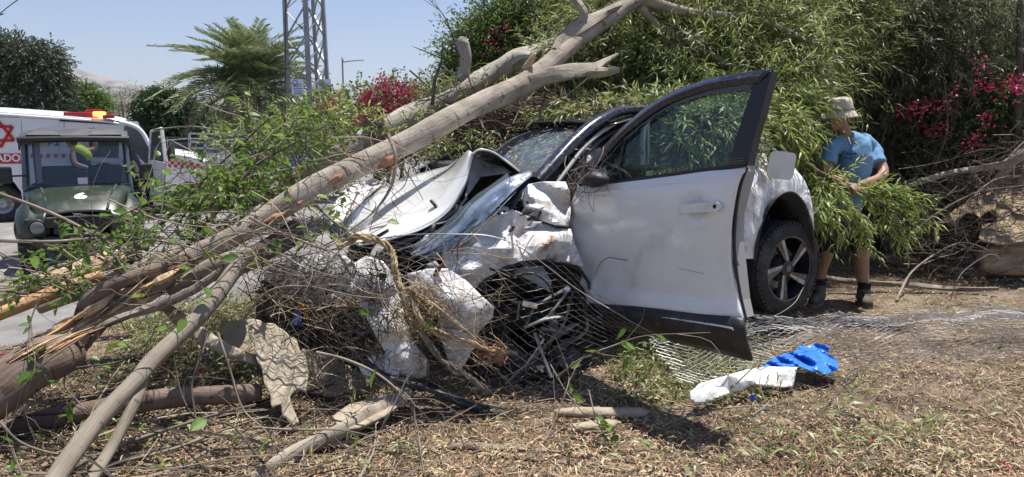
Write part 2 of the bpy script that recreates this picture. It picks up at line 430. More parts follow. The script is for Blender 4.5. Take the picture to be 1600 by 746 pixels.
m_heart=LEAF('broad_green_leaf',[(.06,.13,.02),(.12,.22,.035),(.19,.30,.06)],trans=.4,rough=.4)
m_bract=LEAF('crimson_bract',[(.16,.01,.03),(.33,.02,.06),(.50,.06,.13)],trans=.3)
m_olive=LEAF('grey_green_leaf',[(.035,.05,.024),(.07,.09,.048),(.13,.155,.09)],trans=.15)
m_light_tree=LEAF('bright_green_leaf',[(.05,.09,.015),(.1,.16,.025),(.16,.22,.04)],trans=.3)
m_drytree=LEAF('dry_tan_leaf',[(.13,.11,.07),(.2,.17,.1),(.26,.23,.14)],trans=.2)
m_palm=LEAF('palm_leaflet',[(.09,.13,.05),(.17,.22,.09),(.36,.40,.22)],trans=.15)
m_palm_dry=LEAF('yellowed_palm_leaflet',[(.17,.15,.06),(.3,.25,.11),(.42,.34,.17)],trans=.15)
m_litter=LEAF('dry_leaf_litter',[(.05,.03,.018),(.17,.095,.052),(.33,.20,.11),(.50,.345,.21),(.62,.49,.31),(.11,.15,.04)],trans=.1,rough=.8)
m_grass=LEAF('mixed_grass_blade',[(.05,.09,.02),(.1,.15,.035),(.2,.22,.08),(.3,.27,.14)],trans=.25)
# ================================================================== ground, road, hills
def hfun(x, y):
    """terrain height: level by the wreck, falling to the road at the far left"""
    s=(y-4.4)-(x+3.4)*1.25      # >0 : towards the road
    t=min(1,max(0,s/2.6)); t=t*t*(3-2*t)
    if x>0.5: t*=max(0,1-(x-.5)/3.0)
    h=-.36*t
    rr=max(0,y-7.2)*.10*min(1,max(0,(x-.5)/2.5)); h+=min(rr,.35)
    h+=.035*noise.noise(Vector((x*.9,y*.9,3)))+.018*noise.noise(Vector((x*3.1,y*3.1,7)))
    return h
def hroad(x,y): return -.36
b=B()
def axis(a,c,n,p=1.0): return [a+(c-a)*((i/n)**p) for i in range(n+1)]
xs=sorted(set([round(v,4) for v in list(np.arange(-9,9.01,.12))+[9+ (k**2)*8 for k in range(1,14)]+[-9-(k**2)*8 for k in range(1,14)]]))
ys=sorted(set([round(v,4) for v in list(np.arange(-2,11.01,.12))+[11+(k**2)*5 for k in range(1,22)]+[-2-(k**2)*5 for k in range(1,10)]]))
gr=np.array([[(x,y,hfun(x,y)) for x in xs] for y in ys]); b.grid(gr)
m_ground=M('dry_earth',(.085,.062,.043),(.21,.16,.115),rough=.95,sc=3,bump=.8,bsc=26,dirt=(.10,.085,.04),dsc=1.4,dlo=.5,dhi=.68)
o=part('ground',b,m_ground,None,smooth=True); o['kind']='structure'
b=B()
m_road=M('grey_asphalt',(.15,.145,.14),(.23,.22,.21),rough=.9,sc=3,bump=.5,bsc=90,dirt=(.34,.31,.27),dsc=1.2,dlo=.52,dhi=.7)
ry=[5.0+.35*k for k in range(40)]+[20+3*k for k in range(26)]
rows=[]
for y in ry:
    x1=min(-2.8+ (y-4.9)*.62, 4.0)
    rows.append([(-40+(x1+40)*t, y, max(hfun(-40+(x1+40)*t,y),-.36)+.012) for t in np.concatenate([np.linspace(0,.8,10),np.linspace(.82,1,14)])])
b.grid(np.array(rows)); o=part('road',b,m_road,None,smooth=True); o['kind']='structure'
# hills
def hill(name,dist,prof,mat,depth=500):
    b=B(); n=70; g=[]
    X=np.linspace(prof[0][0],prof[-1][0],n)
    H=np.interp(X,[q[0] for q in prof],[q[1] for q in prof])
    for k in range(12):
        t=k/11; row=[]
        for x,py in zip(X,H):
            top=P(x,py,dist); z=-2+(top.z+2)*math.sin(t*PI/2)**1.2
            yy=dist-depth*(1-t)
            row.append((top.x*(yy/dist)**.3, yy, z+12*noise.noise(Vector((x*.02,t*3,dist)))*(1-t)*t*3))
        g.append(row)
    bk=[(q[0],q[1]+depth,-2) for q in g[-1]]; g.append(bk)
    b.grid(np.array(g)); o=part(name,b,mat,None,smooth=True); o['kind']='structure'; return o
m_hill=M('dry_hillside',(.10,.095,.075),(.25,.205,.155),rough=1,sc=.012,lo=.42,hi=.55)
m_hill2=M('scrub_hillside',(.05,.06,.04),(.2,.17,.12),rough=1,sc=.012,lo=.45,hi=.6)
hill('hill',2600,[(-500,150),(-200,112),(40,104),(90,106),(125,109),(165,122),(205,131),(240,138),(275,143),(330,148),(420,160),(560,176),(800,190)],m_hill)
hill('hill_ridge',2200,[(-500,170),(-200,150),(60,124),(110,122),(150,130),(190,136),(230,141),(280,146),(330,158),(420,172),(600,186)],m_hill2)

# ================================================================== foliage tools
def leafquads(b, p, d, n, ll, lw, rnd, curl=.15):
    """p base, d direction, n normal (all Nx3), ll length, lw width"""
    w=np.cross(n,d); w/=np.linalg.norm(w,axis=1)[:,None]+1e-9
    n2=np.cross(d,w)
    ll=np.broadcast_to(ll,(len(p),))[:,None]; lw=np.broadcast_to(lw,(len(p),))[:,None]
    mid=p+d*ll*.45+n2*ll*curl*.5
    v=np.stack([p,mid+w*lw/2+n2*lw*.2,p+d*ll-n2*ll*curl*.3,mid-w*lw/2+n2*lw*.2],1).reshape(-1,3)
    i=np.arange(len(p))[:,None]*4
    b.add(v,i+np.array([[0,1,2,3]]),rnd)
def unit(a): return a/(np.linalg.norm(a,axis=-1,keepdims=True)+1e-9)
def sprays(b, bs, base, dr, L, K, ll, lw, droop=.5, spread=.8, g=RNG, rlo=0, rhi=1, stem=.0025, segs=4, rbias=None):
    """leafy shoots: base/dr Nx3, L length N; leaves into b, stems into bs"""
    N=len(base); dr=unit(dr); L=np.broadcast_to(L,(N,)).astype(float)
    t=(np.linspace(.08,1,K)[None]+g.uniform(-.04,.04,(N,K)))
    p=base[:,None]+dr[:,None]*(L[:,None]*t)[...,None]; p[...,2]-=droop*L[:,None]*t*t
    tg=np.repeat(dr[:,None],K,1).copy(); tg[...,2]-=2*droop*t; tg=unit(tg)
    rv=g.normal(size=(N,K,3)); s=unit(np.cross(tg,rv))
    d=unit(tg*g.uniform(.5,1.1,(N,K,1))+s*spread*g.uniform(.4,1.1,(N,K,1))+np.array([0,0,-.25]))
    nn=unit(g.normal(size=(N,K,3))*.7+np.array([0,0,1.]))
    tw=g.uniform(rlo,rhi,(N,1))*.7+g.uniform(rlo,rhi,(N,K))*.3
    if rbias is not None: tw=np.clip(tw+rbias[:,None],0,1)
    leafquads(b,p.reshape(-1,3),d.reshape(-1,3),nn.reshape(-1,3),(ll*g.uniform(.6,1.25,N*K)),(lw*g.uniform(.7,1.2,N*K)),tw.ravel())
    if bs is not None:
        ts=np.linspace(0,1,segs+1); q=base[:,None]+dr[:,None]*(L[:,None]*ts)[...,None]; q[...,2]-=droop*L[:,None]*ts*ts
        a1=unit(np.cross(dr,np.array([.3,.2,1.]))); a2=np.cross(dr,a1)
        rad=stem*(1.15-ts)
        ring=np.stack([q+(math.cos(a)*a1+math.sin(a)*a2)[:,None]*rad[None,:,None] for a in(0,2.09,4.19)],2) # N,seg+1,3,3
        i=(np.arange(N)[:,None,None]*(segs+1)+np.arange(segs)[None,:,None])*3; j=np.arange(3)[None,None]; k=(j+1)%3
        bs.add(ring.reshape(-1,3),np.stack([i+j,i+k,i+3+k,i+3+j],-1).reshape(-1,4),.5)
def blobs(bl, n, shell=.5, g=RNG):
    """random points inside ellipsoids, biased outwards; returns points, outward directions"""
    w=np.array([q[3]*q[4]*q[5] for q in bl])**.7; w/=w.sum(); idx=g.choice(len(bl),n,p=w)
    d=unit(g.normal(size=(n,3))); r=g.uniform(shell,1,(n,1))**.8
    A=np.array(bl)[idx]; return A[:,:3]+d*r*A[:,3:6], unit(d*A[:,3:6])
def clumpy(n, cx, sig, g=RNG):
    pass
def tree(name,label,cat,x,y,blist,mat,n,K,ll,lw,trunk_r=.15,mbark=None,z0=-.36,group=None,droop=.3,limbs=5):
    t=thing(name,label,cat,(x,y,z0),group); b=B()
    top=max(q[2] for q in blist); g=np.random.default_rng(int(abs(x*31+y*17)))
    b.tube([(x,y,z0),(x+.1,y,z0+(top-z0)*.4),(x,y,top)],[trunk_r,trunk_r*.7,trunk_r*.3],8,lump=.1)
    for q in blist[:limbs]:
        b.tube([(x,y,z0+(top-z0)*.3),((x+q[0])/2,(y+q[1])/2,(z0+q[2])*.5+.3),(q[0],q[1],q[2])],[trunk_r*.5,trunk_r*.35,trunk_r*.12],6)
    part('trunk',b,mbark or m_bark_dark,t,smooth=True)
    b=B(); bs=B(); p,d=blobs(blist,n,.25,g)
    sprays(b,None,p,d+g.normal(size=d.shape)*.4+np.array([0,0,.25]),ll*4*g.uniform(.6,1.3,n),K,ll,lw,droop,g=g)
    part('crown',b,mat,t,kind='stuff'); return t

# ---------------------------------------------------------------- far trees at the left
def BL(px,py,Y,rx,rz,ry=None):
    p=P(px,py,Y); s=Y/F*1.02
    return (p.x,p.y,p.z,rx*s,(ry or rx)*s,rz*s)
Y=34
tree('olive_green_tree','large dusty grey-green tree behind the ambulance at the far left','tree',P(30,150,Y).x,Y,
 [BL(10,110,Y,50,48),BL(60,108,Y,40,34),BL(-50,120,Y,60,55),BL(85,150,Y,32,36),BL(25,80,Y,28,22),BL(75,85,Y,18,15),BL(30,160,Y,60,30)],m_olive,5200,9,.16,.07,.35)
tree('bright_green_tree','small bright yellow-green tree just right of the dusty tree','tree',P(128,160,36).x,36,
 [BL(125,158,36,26,20),BL(118,172,36,20,20),BL(145,165,36,18,16)],m_light_tree,1500,8,.16,.08,.12)
tree('sparse_tan_tree','thin dry tan tree between the bright tree and the dark round tree','tree',P(190,165,40).x,40,
 [BL(185,165,40,32,24),BL(210,160,40,26,22),BL(165,172,40,22,18),BL(232,158,40,16,18)],m_drytree,800,6,.14,.04,.12)
tree('dark_round_tree','dark green round tree left of the palm','tree',P(258,175,30).x,30,
 [BL(255,172,30,30,26),BL(238,180,30,16,22),BL(280,178,30,20,26),BL(262,200,30,34,26)],LEAF('deep_green_leaf',[(.015,.035,.01),(.035,.075,.02),(.06,.11,.03)],trans=.2),3200,8,.15,.07,.2)
tree('hedge_bush','dark evergreen bush filling the gap below the palm','bush',P(345,205,31).x,31,
 [BL(320,200,31,40,34),BL(380,205,31,50,34),BL(440,200,31,50,38),BL(500,210,31,50,26)],m_olive,3600,8,.15,.06,.15)
tree('roadside_scrub','yellowed scrub growing on the verge right of the ambulance','scrub',P(365,280,13).x,13,
 [BL(352,285,13,34,26),BL(390,280,13,34,30),BL(335,300,13,20,16),BL(430,290,13,34,26),BL(480,280,13,40,30)],LEAF('yellowing_scrub_leaf',[(.07,.1,.02),(.17,.18,.04),(.32,.26,.07)],trans=.3),2600,7,.05,.014,.02,z0=-.36)
# palm
def palm():
    Y=26; c=P(392,152,Y); z0=-.36
    t=thing('date_palm','broad date palm with arching grey-green fronds left of the lattice tower','palm',(c.x,Y,z0))
    b=B(); b.tube([(c.x,Y,z0),(c.x+.05,Y,c.z*.5),(c.x,Y,c.z+.1)],[.34,.3,.36],12,lump=.15)
    for k in range(60):
        a=k*2.4; z=z0+ (c.z-z0)*k/60; b.bar((c.x+.28*math.cos(a),Y+.28*math.sin(a),z),(c.x+.46*math.cos(a),Y+.46*math.sin(a),z+.22),.1,.05)
    part('trunk',b,m_bark_dark,t)
    g=np.random.default_rng(3)
    meshes=[]
    for var in range(4):
        b=B(); L=2.7; n=46; ts=np.linspace(0,1,24); dr=[.62,.85,1.05,.72][var]
        pts=np.stack([L*ts*.92,0*ts,L*(.45*ts-dr*ts**2.1)],1)
        b.tube(pts,np.linspace(.035,.006,24),5,smooth=1,r=.9)
        for side in(1,-1):
            tt=np.linspace(.16,.99,n); q=np.stack([np.interp(tt,ts,pts[:,k]) for k in range(3)],1)
            tg=unit(np.stack([np.interp(tt,ts,np.gradient(pts[:,k])) for k in range(3)],1))
            d=unit(tg*.75+np.array([0,side*.8,0])+np.array([0,0,.28])+g.normal(size=(n,3))*.1)
            ll=.58*np.sin(np.clip(tt*1.15,0,1)*PI*.82+.35)+.12
            leafquads(b,q,d,np.tile([0,0,1.],(n,1)),ll,.05,g.uniform(.1,1,n),curl=.05)
        me=b.mesh('frond'); me.materials.append(m_palm); meshes.append(me)
    dry=[]
    for me in meshes: m2=me.copy(); m2.materials[0]=m_palm_dry; dry.append(m2)
    for k in range(112):
        el=-.55+1.95*((k+.5)/112)**.72+g.uniform(-.08,.08); az=k*2.39996+g.uniform(-.2,.2)
        src=dry if el<-.25 and g.random()<.8 else meshes
        o=bpy.data.objects.new('frond',src[int(g.integers(0,4))]); COL.objects.link(o); o.parent=t
        o.location=(0,0,c.z-z0+.1*g.random()); o.rotation_euler=(g.uniform(-.25,.25),-el,az); s=g.uniform(1.0,1.25); o.scale=(s,s,s)
palm()
# ---------------------------------------------------------------- lattice tower, lamp, cable
def tower():
    Y=24; z0=-.36; m_galv=M('galvanised_lattice_steel',(.22,.23,.24),(.34,.35,.36),rough=.55,metal=.5,sc=2)
    pl=[(452,24.6),(486,23.4),(515,24.4),(499,25.4)]   # four legs in plan
    cx=sum(P(q[0],200,q[1]).x for q in pl)/4; cy=sum(q[1] for q in pl)/4
    t=thing('lattice_tower','tall grey steel lattice tower rising behind the bougainvillea','tower',(cx,cy,z0))
    base=[P(q[0],200,q[1]) for q in pl]; H=9.6
    def leg(i,z):
        k=1-.022*(z-z0); return Vector((cx+(base[i].x-cx)*k*1.06, cy+(base[i].y-cy)*k*1.06, z))
    for i in range(4):
        b=B(); w=.17 if i==1 else .12; b.bar(leg(i,z0),leg(i,z0+H),w,w); part('leg',b,m_galv,t)
    for i in range(4):
        j=(i+1)%4; z=z0+.2; st=.95
        while z<z0+H-st:
            for a,c in((i,j),(j,i)):
                b=B(); b.bar(leg(a,z),leg(c,z+st),.06,.02); part('brace',b,m_galv,t)
            z+=st
    m_sign=M('pale_warning_plate',(.55,.6,.68),(.62,.67,.74),rough=.5,sc=5); m_sb=M('blue_sign_ink',(.06,.12,.3),rough=.6)
    for (x0,x1) in((496,518),(455,475)):
        a=P(x0,124,23.2); c=P(x1,150,23.2)
        s=B(); s.box((a+c)/2,(abs(c.x-a.x),.02,abs(a.z-c.z))); sg=part('warning_plate',s,m_sign,t)
        s=B(); w=c.x-a.x
        for k in range(5): s.box(((a.x+c.x)/2,23.18,c.z+.08+.075*k),(w*(.7-.1*(k%2)),.008,.022))
        s.lathe([(.07,0),(.095,0)],(a.x+w*.3,23.18,a.z-.12),(0,-1,0),16); part('plate_print',s,m_sb,sg)
    b=B(); b.tube([P(446,-200,23.3),P(446,60,23.3),P(446,180,23.3)],.018,5); part('conduit',b,m_blackpl,t)
tower()
m_lampp=M('lamp_post_grey',(.3,.31,.33),rough=.5,metal=.3)
t=thing('street_lamp','slim grey street lamp with one arm right of the lattice tower','street lamp',(P(539,200,45).x,45,-.36))
b=B(); q=P(539,200,45); tp=P(539,97,45); b.tube([(q.x,45,-.36),(q.x,45,tp.z-.2),(q.x+.12,45,tp.z),P(556,95,45)],[.07,.055,.05,.04],8,smooth=3); part('pole',b,m_lampp,t,smooth=True)
b=B(); b.box(P(563,94.5,45),(.62,.2,.07),taper=.7); part('lamp_head',b,m_lampp,t,bevel=.02)
b=B(); b.tube([P(-300,110,30),P(-20,30,30),P(0,21,30),P(28,0,30),P(120,-60,30)],.02,5); tag(part('overhead_cable',b,m_blackpl,None),'thin dark overhead cable crossing the top left corner of sky','cable')

# ---------------------------------------------------------------- bougainvillea clumps
def bougain(name,label,cat,blist,nl,nf,ll=.05,lw=.03,fsz=.045,z0=0,red=None,mat=None,stems=3,cat2=None,fclump=26):
    cx=np.mean([q[0] for q in blist]); cy=np.mean([q[1] for q in blist]); g=np.random.default_rng(int(abs(cx*100))+5)
    t=thing(name,label,cat,(cx,cy,z0))
    b=B()
    for k in range(stems):
        q=blist[k%len(blist)]; b.tube([(cx+g.uniform(-.5,.5),cy,z0),((cx+q[0])/2,cy,q[2]*.5),(q[0],q[1],q[2]+q[5]*.4)],[.04,.03,.01],6,lump=.1)
    part('stem',b,m_bark_dark,t,smooth=True)
    b=B(); bs=B(); p,d=blobs(blist,nl,.45,g); sprays(b,bs,p,d+g.normal(size=d.shape)*.4+np.array([0,0,.3]),ll*7*g.uniform(.6,1.3,nl),9,ll,lw,.35,g=g)
    part('foliage',b,mat or m_bushg,t,kind='stuff'); part('twig',bs,m_twig,t,kind='stuff')
    if nf:
        rb=red or blist
        c,d=blobs(rb,nf,.8,g); b=B()
        pts=c[:,None]+g.normal(size=(nf,fclump,3))*np.array([.09,.07,.07])*(fsz/.045)
        pts=pts.reshape(-1,3); n=len(pts)
        leafquads(b,pts,unit(g.normal(size=(n,3))),unit(g.normal(size=(n,3))),fsz*g.uniform(.7,1.3,n),fsz*.75,np.clip(np.repeat(g.uniform(0,1,nf),fclump)+g.uniform(-.2,.2,n),0,1))
        part('flower_cluster',b,m_bract,t,kind='stuff')
    return t
def RB(lst,Y): return [BL(a,b_,Y+dy,rx,rz,max(rx,rz)*.8) for (a,b_,rx,rz,dy) in lst]
Y=13
bougain('bougainvillea_bush','crimson flowering bougainvillea mound behind the two crossed trunks','flowering bush',
 RB([(560,170,55,26,0),(625,170,50,34,0),(665,172,40,30,0),(600,150,22,20,0),(530,185,40,30,0),(600,210,90,40,.5),(690,190,40,40,0),(480,215,60,30,.3)],Y),1500,110,.07,.05,.05,z0=-.3,
 red=RB([(610,160,42,26,-.5),(650,165,34,26,-.6),(600,140,10,18,-.5),(545,165,40,14,-.5),(640,145,22,14,-.4),(600,188,40,14,-.8)],Y))
# ================================================================== the wrecked car
TH=math.radians(30); TP=math.radians(1.0)
cf=Vector((-math.cos(TH)*math.cos(TP),-math.sin(TH)*math.cos(TP),-math.sin(TP)))
cn=Vector((math.sin(TH),-math.cos(TH),0)); cw=cn.cross(cf)
if cw.z<0: cw=-cw
CO=P(897,290,4.15)
def C(u,v,w): return CO+cf*u+cn*v+cw*w
RC=Matrix((cf,cn,cw)).transposed()
CAR=thing('wrecked_car','crumpled white car with its front door hanging open and nose wrapped in wire fence','car',(CO.x,CO.y,0))
def cgrid(name, rows, mat, k=6, crumple=0, csc=5, seed=0, parent=None, thick=.006, px=True, **kw):
    """smooth surface through rows of control points"""
    g=np.array([[tuple(P(*q)) if px else tuple(C(*q)) for q in r] for r in rows])
    g=np.array([catmull(r,None,k)[0] for r in g]); g=np.array([catmull(g[:,j],None,k)[0] for j in range(g.shape[1])]).transpose(1,0,2)
    if crumple:
        for i in range(g.shape[0]):
            for j in range(g.shape[1]):
                p=g[i,j]; g[i,j]=p+np.array(ray(800,300))*0+np.array((.4,-.7,.6))*crumple*(rid(p,csc,seed)*.6+nz(p,csc*.6,seed+3)+.35*rid(p,csc*2.3,seed+6))
    b=B(); b.grid(g); return part(name,b,mat,parent or CAR,smooth=True,sharp=38,solid=thick,**kw)
def csheet(name, outline, mat, inner=(), step=8, crumple=0, csc=6, seed=0, thick=.005, parent=None, smooth=True, sharp=35, plane=None, fold=0, fsc=9, **kw):
    b=B(); sheet(b,outline,inner,step,crumple,csc,seed,plane=plane,fold=fold,fsc=fsc)
    return part(name,b,mat,parent or CAR,smooth=smooth,sharp=sharp,solid=thick,**kw)

# --- underbody, far side, roof: the parts of the shell mostly hidden from here
b=B(); b.box(C(-.75,-.92,-.80),(3.1,1.62,.16),RC); part('floor_pan',b,m_dark,CAR,bevel=.03)
def side_poly(v,pts,t=.03):
    return [C(u,v,w) for u,w in pts], cn*t
b=B(); pl,e=side_poly(-1.82,[(.95,-.55),(.95,-.2),(.35,-.03),(-2.2,.06),(-2.38,-.05),(-2.36,-.6),(-2.22,-.72),(-2.15,-.45),(-1.83,-.30),(-1.5,-.45),(-1.4,-.8),(.1,-.85),(.2,-.5),(.45,-.35),(.75,-.5)]); b.prism(pl,e); part('far_side_panel',b,m_white,CAR)
b=B(); pl,e=side_poly(-1.72,[(.25,.0),(-.65,.40),(-1.1,.42),(-1.15,.0)],.008); b.prism(pl,e); part('far_window',b,m_glass,CAR)
b=B(); pl,e=side_poly(-1.72,[(-1.22,.0),(-1.18,.42),(-1.9,.38),(-2.2,.06)],.008); b.prism(pl,e); part('far_window',b,m_glass,CAR)
for a_,c_,w_ in((C(.3,-1.74,.0),C(-.68,-1.60,.43),.07),(C(-1.15,-1.73,0),C(-1.13,-1.6,.43),.09),(C(-2.15,-1.7,.05),C(-1.85,-1.55,.38),.12)):
    b=B(); b.bar(a_,c_,w_,.05); part('far_pillar',b,m_blackgloss,CAR)
# tailgate
g=[]
for w,uu in((-.75,-2.34),(-.4,-2.38),(-.05,-2.35),(.1,-2.26),(.34,-1.98)):
    g.append([(uu-.0+.12*abs(v+.9)**2*.6,v,w) for v in(-.2,-.4,-.9,-1.5,-1.75)])
cgrid('tailgate',g,m_white,px=False,k=4)
# roof
g=[]
for v in(-.18,-.45,-.9,-1.35,-1.60):
    cv=.05*(1-((v+.9)/.75)**2)
    g.append([(-.42,v,.355+cv*.6),(-.75,v,.41+cv),(-1.3,v,.44+cv),(-1.75,v,.39+cv),(-2.05,v,.30+cv*.7)])
cgrid('roof',g,m_blackgloss,px=False,k=5,crumple=.004)
# roof near rail and A pillar (glossy black), pale inner frame below it
b=B(); b.tube([P(838,284,4.12),P(862,258,4.22),P(895,222,4.38),P(935,190,4.55),P(985,172,4.75)]+[C(-1.2,-.14,.42),C(-1.65,-.16,.38),C(-1.95,-.2,.26),C(-2.12,-.24,.08)],[.050,.052,.052,.05,.045,.045,.05,.06,.07],10,flat=.75,smooth=6)
part('pillar_and_roof_rail',b,m_blackgloss,CAR,smooth=True)
b=B(); b.tube([P(866,292,4.16),P(888,262,4.26),P(915,228,4.40),P(950,200,4.57),P(992,183,4.77)]+[C(-1.15,-.18,.375)],[.013,.015,.016,.016,.015,.014],8,flat=.8,smooth=6)
part('inner_door_frame',b,m_intg,CAR,smooth=True)
b=B(); b.tube([P(880,292,4.22),P(900,262,4.32),P(925,232,4.44),P(957,207,4.61),P(996,191,4.8)],[.014]*5,6,smooth=5); part('door_seal',b,m_blacksat,CAR,smooth=True)
b=B(); b.bar(C(-1.12,-.08,-.75),C(-1.12,-.1,.02),.12,.1); b.bar(C(-1.12,-.1,.0),C(-1.10,-.2,.40),.09,.07); part('centre_pillar',b,m_white,CAR,bevel=.02)
# windscreen
csheet('windscreen',[(762,242,5.15),(800,216,5.3),(850,196,5.4),(900,183,5.45),(945,178,5.2),(958,182,4.75),(930,196,4.62),(897,224,4.44),(866,258,4.28),(842,283,4.16),(818,281,4.35),(790,262,4.8)],m_wind,inner=[(850,230,4.75)],step=9,thick=.006,crumple=.0015,csc=4)
b=B(); b.tube([P(826,285,4.22),P(800,272,4.55),P(775,250,5.0),P(740,246,5.4)],[.035]*4,6); part('scuttle_trim',b,m_blackpl,CAR,smooth=True)
b=B(); b.tube([P(832,280,4.24),P(862,252,4.40),P(905,212,4.75)],[.008]*3,5); b.tube([P(905,212,4.75),P(930,198,4.9)],[.006]*2,4,smooth=1); part('wiper',b,m_blackpl,CAR)
# dashboard, wheel, seats, airbags
b=B(); b.box(C(.02,-.92,-.05),(.45,1.5,.28),RC); b.tube([C(-.15,-.2,.03),C(-.15,-.9,.06),C(-.15,-1.6,.03)],[.1,.1,.1],8); part('dashboard',b,m_int,CAR,bevel=.04)
b=B(); ax=(cf*.8-cw*.5).normalized(); q=ax.to_track_quat('Z','Y').to_matrix()
b.tube([tuple(C(-.33,-.45,.03)+q@Vector((.18*math.cos(a),.18*math.sin(a),0))) for a in np.linspace(0,2*PI,25)],.016,6,smooth=1); b.bar(C(-.33,-.45,.03),C(-.1,-.45,-.06),.06); part('steering_wheel',b,m_int,CAR,smooth=True)
b=B(); b.ell(C(-.42,-.45,.02),(.10,.19,.19),RC,16,10,lump=.5); part('steering_airbag',b,m_bag,CAR,smooth=True)
for v in(-.45,-1.35):
    b=B(); b.box(C(-.85,v,-.45),(.55,.5,.16),RC); b.box(C(-1.12,v,-.08),(.16,.48,.62),RC); b.box(C(-1.14,v,.30),(.1,.26,.18),RC); part('front_seat',b,m_intg,CAR,bevel=.05)
b=B(); b.box(C(-1.75,-.92,-.45),(.5,1.4,.16),RC); b.box(C(-2.02,-.92,-.1),(.16,1.4,.55),RC); part('rear_seat',b,m_intg,CAR,bevel=.05)
# hanging curtain airbag seen through the open door's glass
for k,(x0,x1,yb) in enumerate(((1000,1014,258),(1030,1046,272))):
    rows=[]
    for s in range(7):
        t=s/6; y=188+(yb-188)*t
        rows.append([(x0+(x1-x0)*q+5*t*(k==1)*2, y, 4.72+k*.12+.05*math.sin(q*9+t*3+k)) for q in(0,.33,.66,1)])
    cgrid('curtain_airbag',rows,m_bag,k=3,crumple=.012,csc=9,seed=k)
# rear door of the near side, behind the open front door
csheet('rear_door',[(1010,268,4.66),(1100,256,4.78),(1172,247,4.95),(1176,300,4.95),(1168,380,4.93),(1150,432,4.86),(1120,446,4.8),(1010,470,4.6)],m_white_worn,inner=[(1090,350,4.74)],step=12,crumple=.02,csc=4,seed=5)
b=B(); sheet(b,[(1062,254,4.80),(1068,178,4.92),(1110,168,5.05),(1150,178,5.15),(1172,245,4.98)],step=14); part('rear_window',b,m_glass,CAR,smooth=True,solid=.005)
b=B(); b.bar(P(1158,200,5.1),P(1172,262,4.98),.09,.05); b.bar(P(1180,200,5.2),P(1196,240,5.1),.12,.05); part('rear_pillar',b,m_white,CAR,bevel=.01)
# sill
b=B(); b.tube([C(-.05,-.02,-.80),C(-.6,-.02,-.80),C(-1.35,-.02,-.78)],[.07,.075,.07],8,flat=.8,smooth=1); part('sill',b,m_under,CAR,smooth=True)
csheet('sill_end_trim',[(1146,402,4.72),(1180,403,4.80),(1185,412,4.82),(1181,428,4.8),(1160,438,4.75),(1146,470,4.7),(1140,440,4.7)],m_blackpl,step=6,thick=.05,crumple=.008)
# rear quarter with the arch cut out
csheet('rear_quarter',[(1146,285,4.72),(1160,252,4.84),(1172,238,4.95),(1196,240,5.05),(1222,250,5.1),(1243,264,5.08),(1256,280,5.04),(1265,300,5.02),(1271,330,5.02),(1273,380,5.02),(1269,400,5.05),
  (1268,372,4.99),(1263,345,4.94),(1252,318,4.90),(1236,303,4.87),(1216,309,4.84),(1198,330,4.80),(1187,360,4.76),(1182,386,4.74),(1178,405,4.74),(1146,404,4.66),(1143,345,4.66)],
  m_white_worn,inner=[(1168,300,4.66),(1190,280,4.82),(1215,270,4.84),(1240,280,4.88),(1160,360,4.63),(1180,256,4.93)],step=4.5,crumple=.018,csc=5.5,seed=2,sharp=16,fold=.026,fsc=7)
# arch lining and lip
b=B(); lip=[(1178,408,4.73),(1182,384,4.73),(1187,359,4.75),(1198,329,4.79),(1216,307,4.83),(1236,301,4.86),(1253,316,4.89),(1264,344,4.93),(1270,374,4.98),(1270,402,5.03)]
b.tube([P(*q) for q in lip],[.02]*10,6,flat=.5); part('wheel_arch_lip',b,m_blackpl,CAR,smooth=True)
b=B(); g=[[tuple(P(*q)) for q in lip],[tuple(P(q[0],q[1],q[2])-cn*.34+Vector((0,0,-.02))) for q in lip]]; b.grid(np.array(g)); part('wheel_arch_liner',b,m_dark,CAR,smooth=True,solid=.01)
b=B(); b.box(C(-1.85,-.5,-.45),(.9,.12,.75),RC); part('inner_wing',b,m_dark,CAR)
# rear bumper corner
cgrid('rear_bumper',[[(1273,372,5.03),(1275,372,5.3),(1276,372,5.7)],[(1273,400,5.05),(1276,402,5.3),(1277,402,5.7)],[(1269,428,5.08),(1273,430,5.3),(1275,430,5.7)],[(1262,446,5.12),(1266,448,5.3),(1270,448,5.7)]],m_blackpl,k=4)
# fuel flap
b=B(); c=P(1221,259,4.78); q=Matrix.Rotation(math.radians(-22),3,'Z')@Matrix.Rotation(math.radians(6),3,'Y')
pr=[]
for a in np.linspace(0,2*PI,28,endpoint=False):
    ex=.35; x=.088*math.copysign(abs(math.cos(a))**ex,math.cos(a)); z=.097*math.copysign(abs(math.sin(a))**ex,math.sin(a)); pr.append(c+q@Vector((x,0,z)))
b.prism(pr,q@Vector((0,.018,0))); part('fuel_flap',b,m_white,CAR,bevel=.004)
b=B(); b.lathe([(.0,0),(.055,0),(.07,.03),(.08,.03)],P(1206,246,4.97),cn,20); part('fuel_filler',b,m_dark,CAR,smooth=True)
b=B(); b.bar(P(1206,245,4.93),P(1214,256,4.8),.02,.01); part('flap_hinge',b,m_blackpl,CAR)
# tail lamp is hidden by leaves

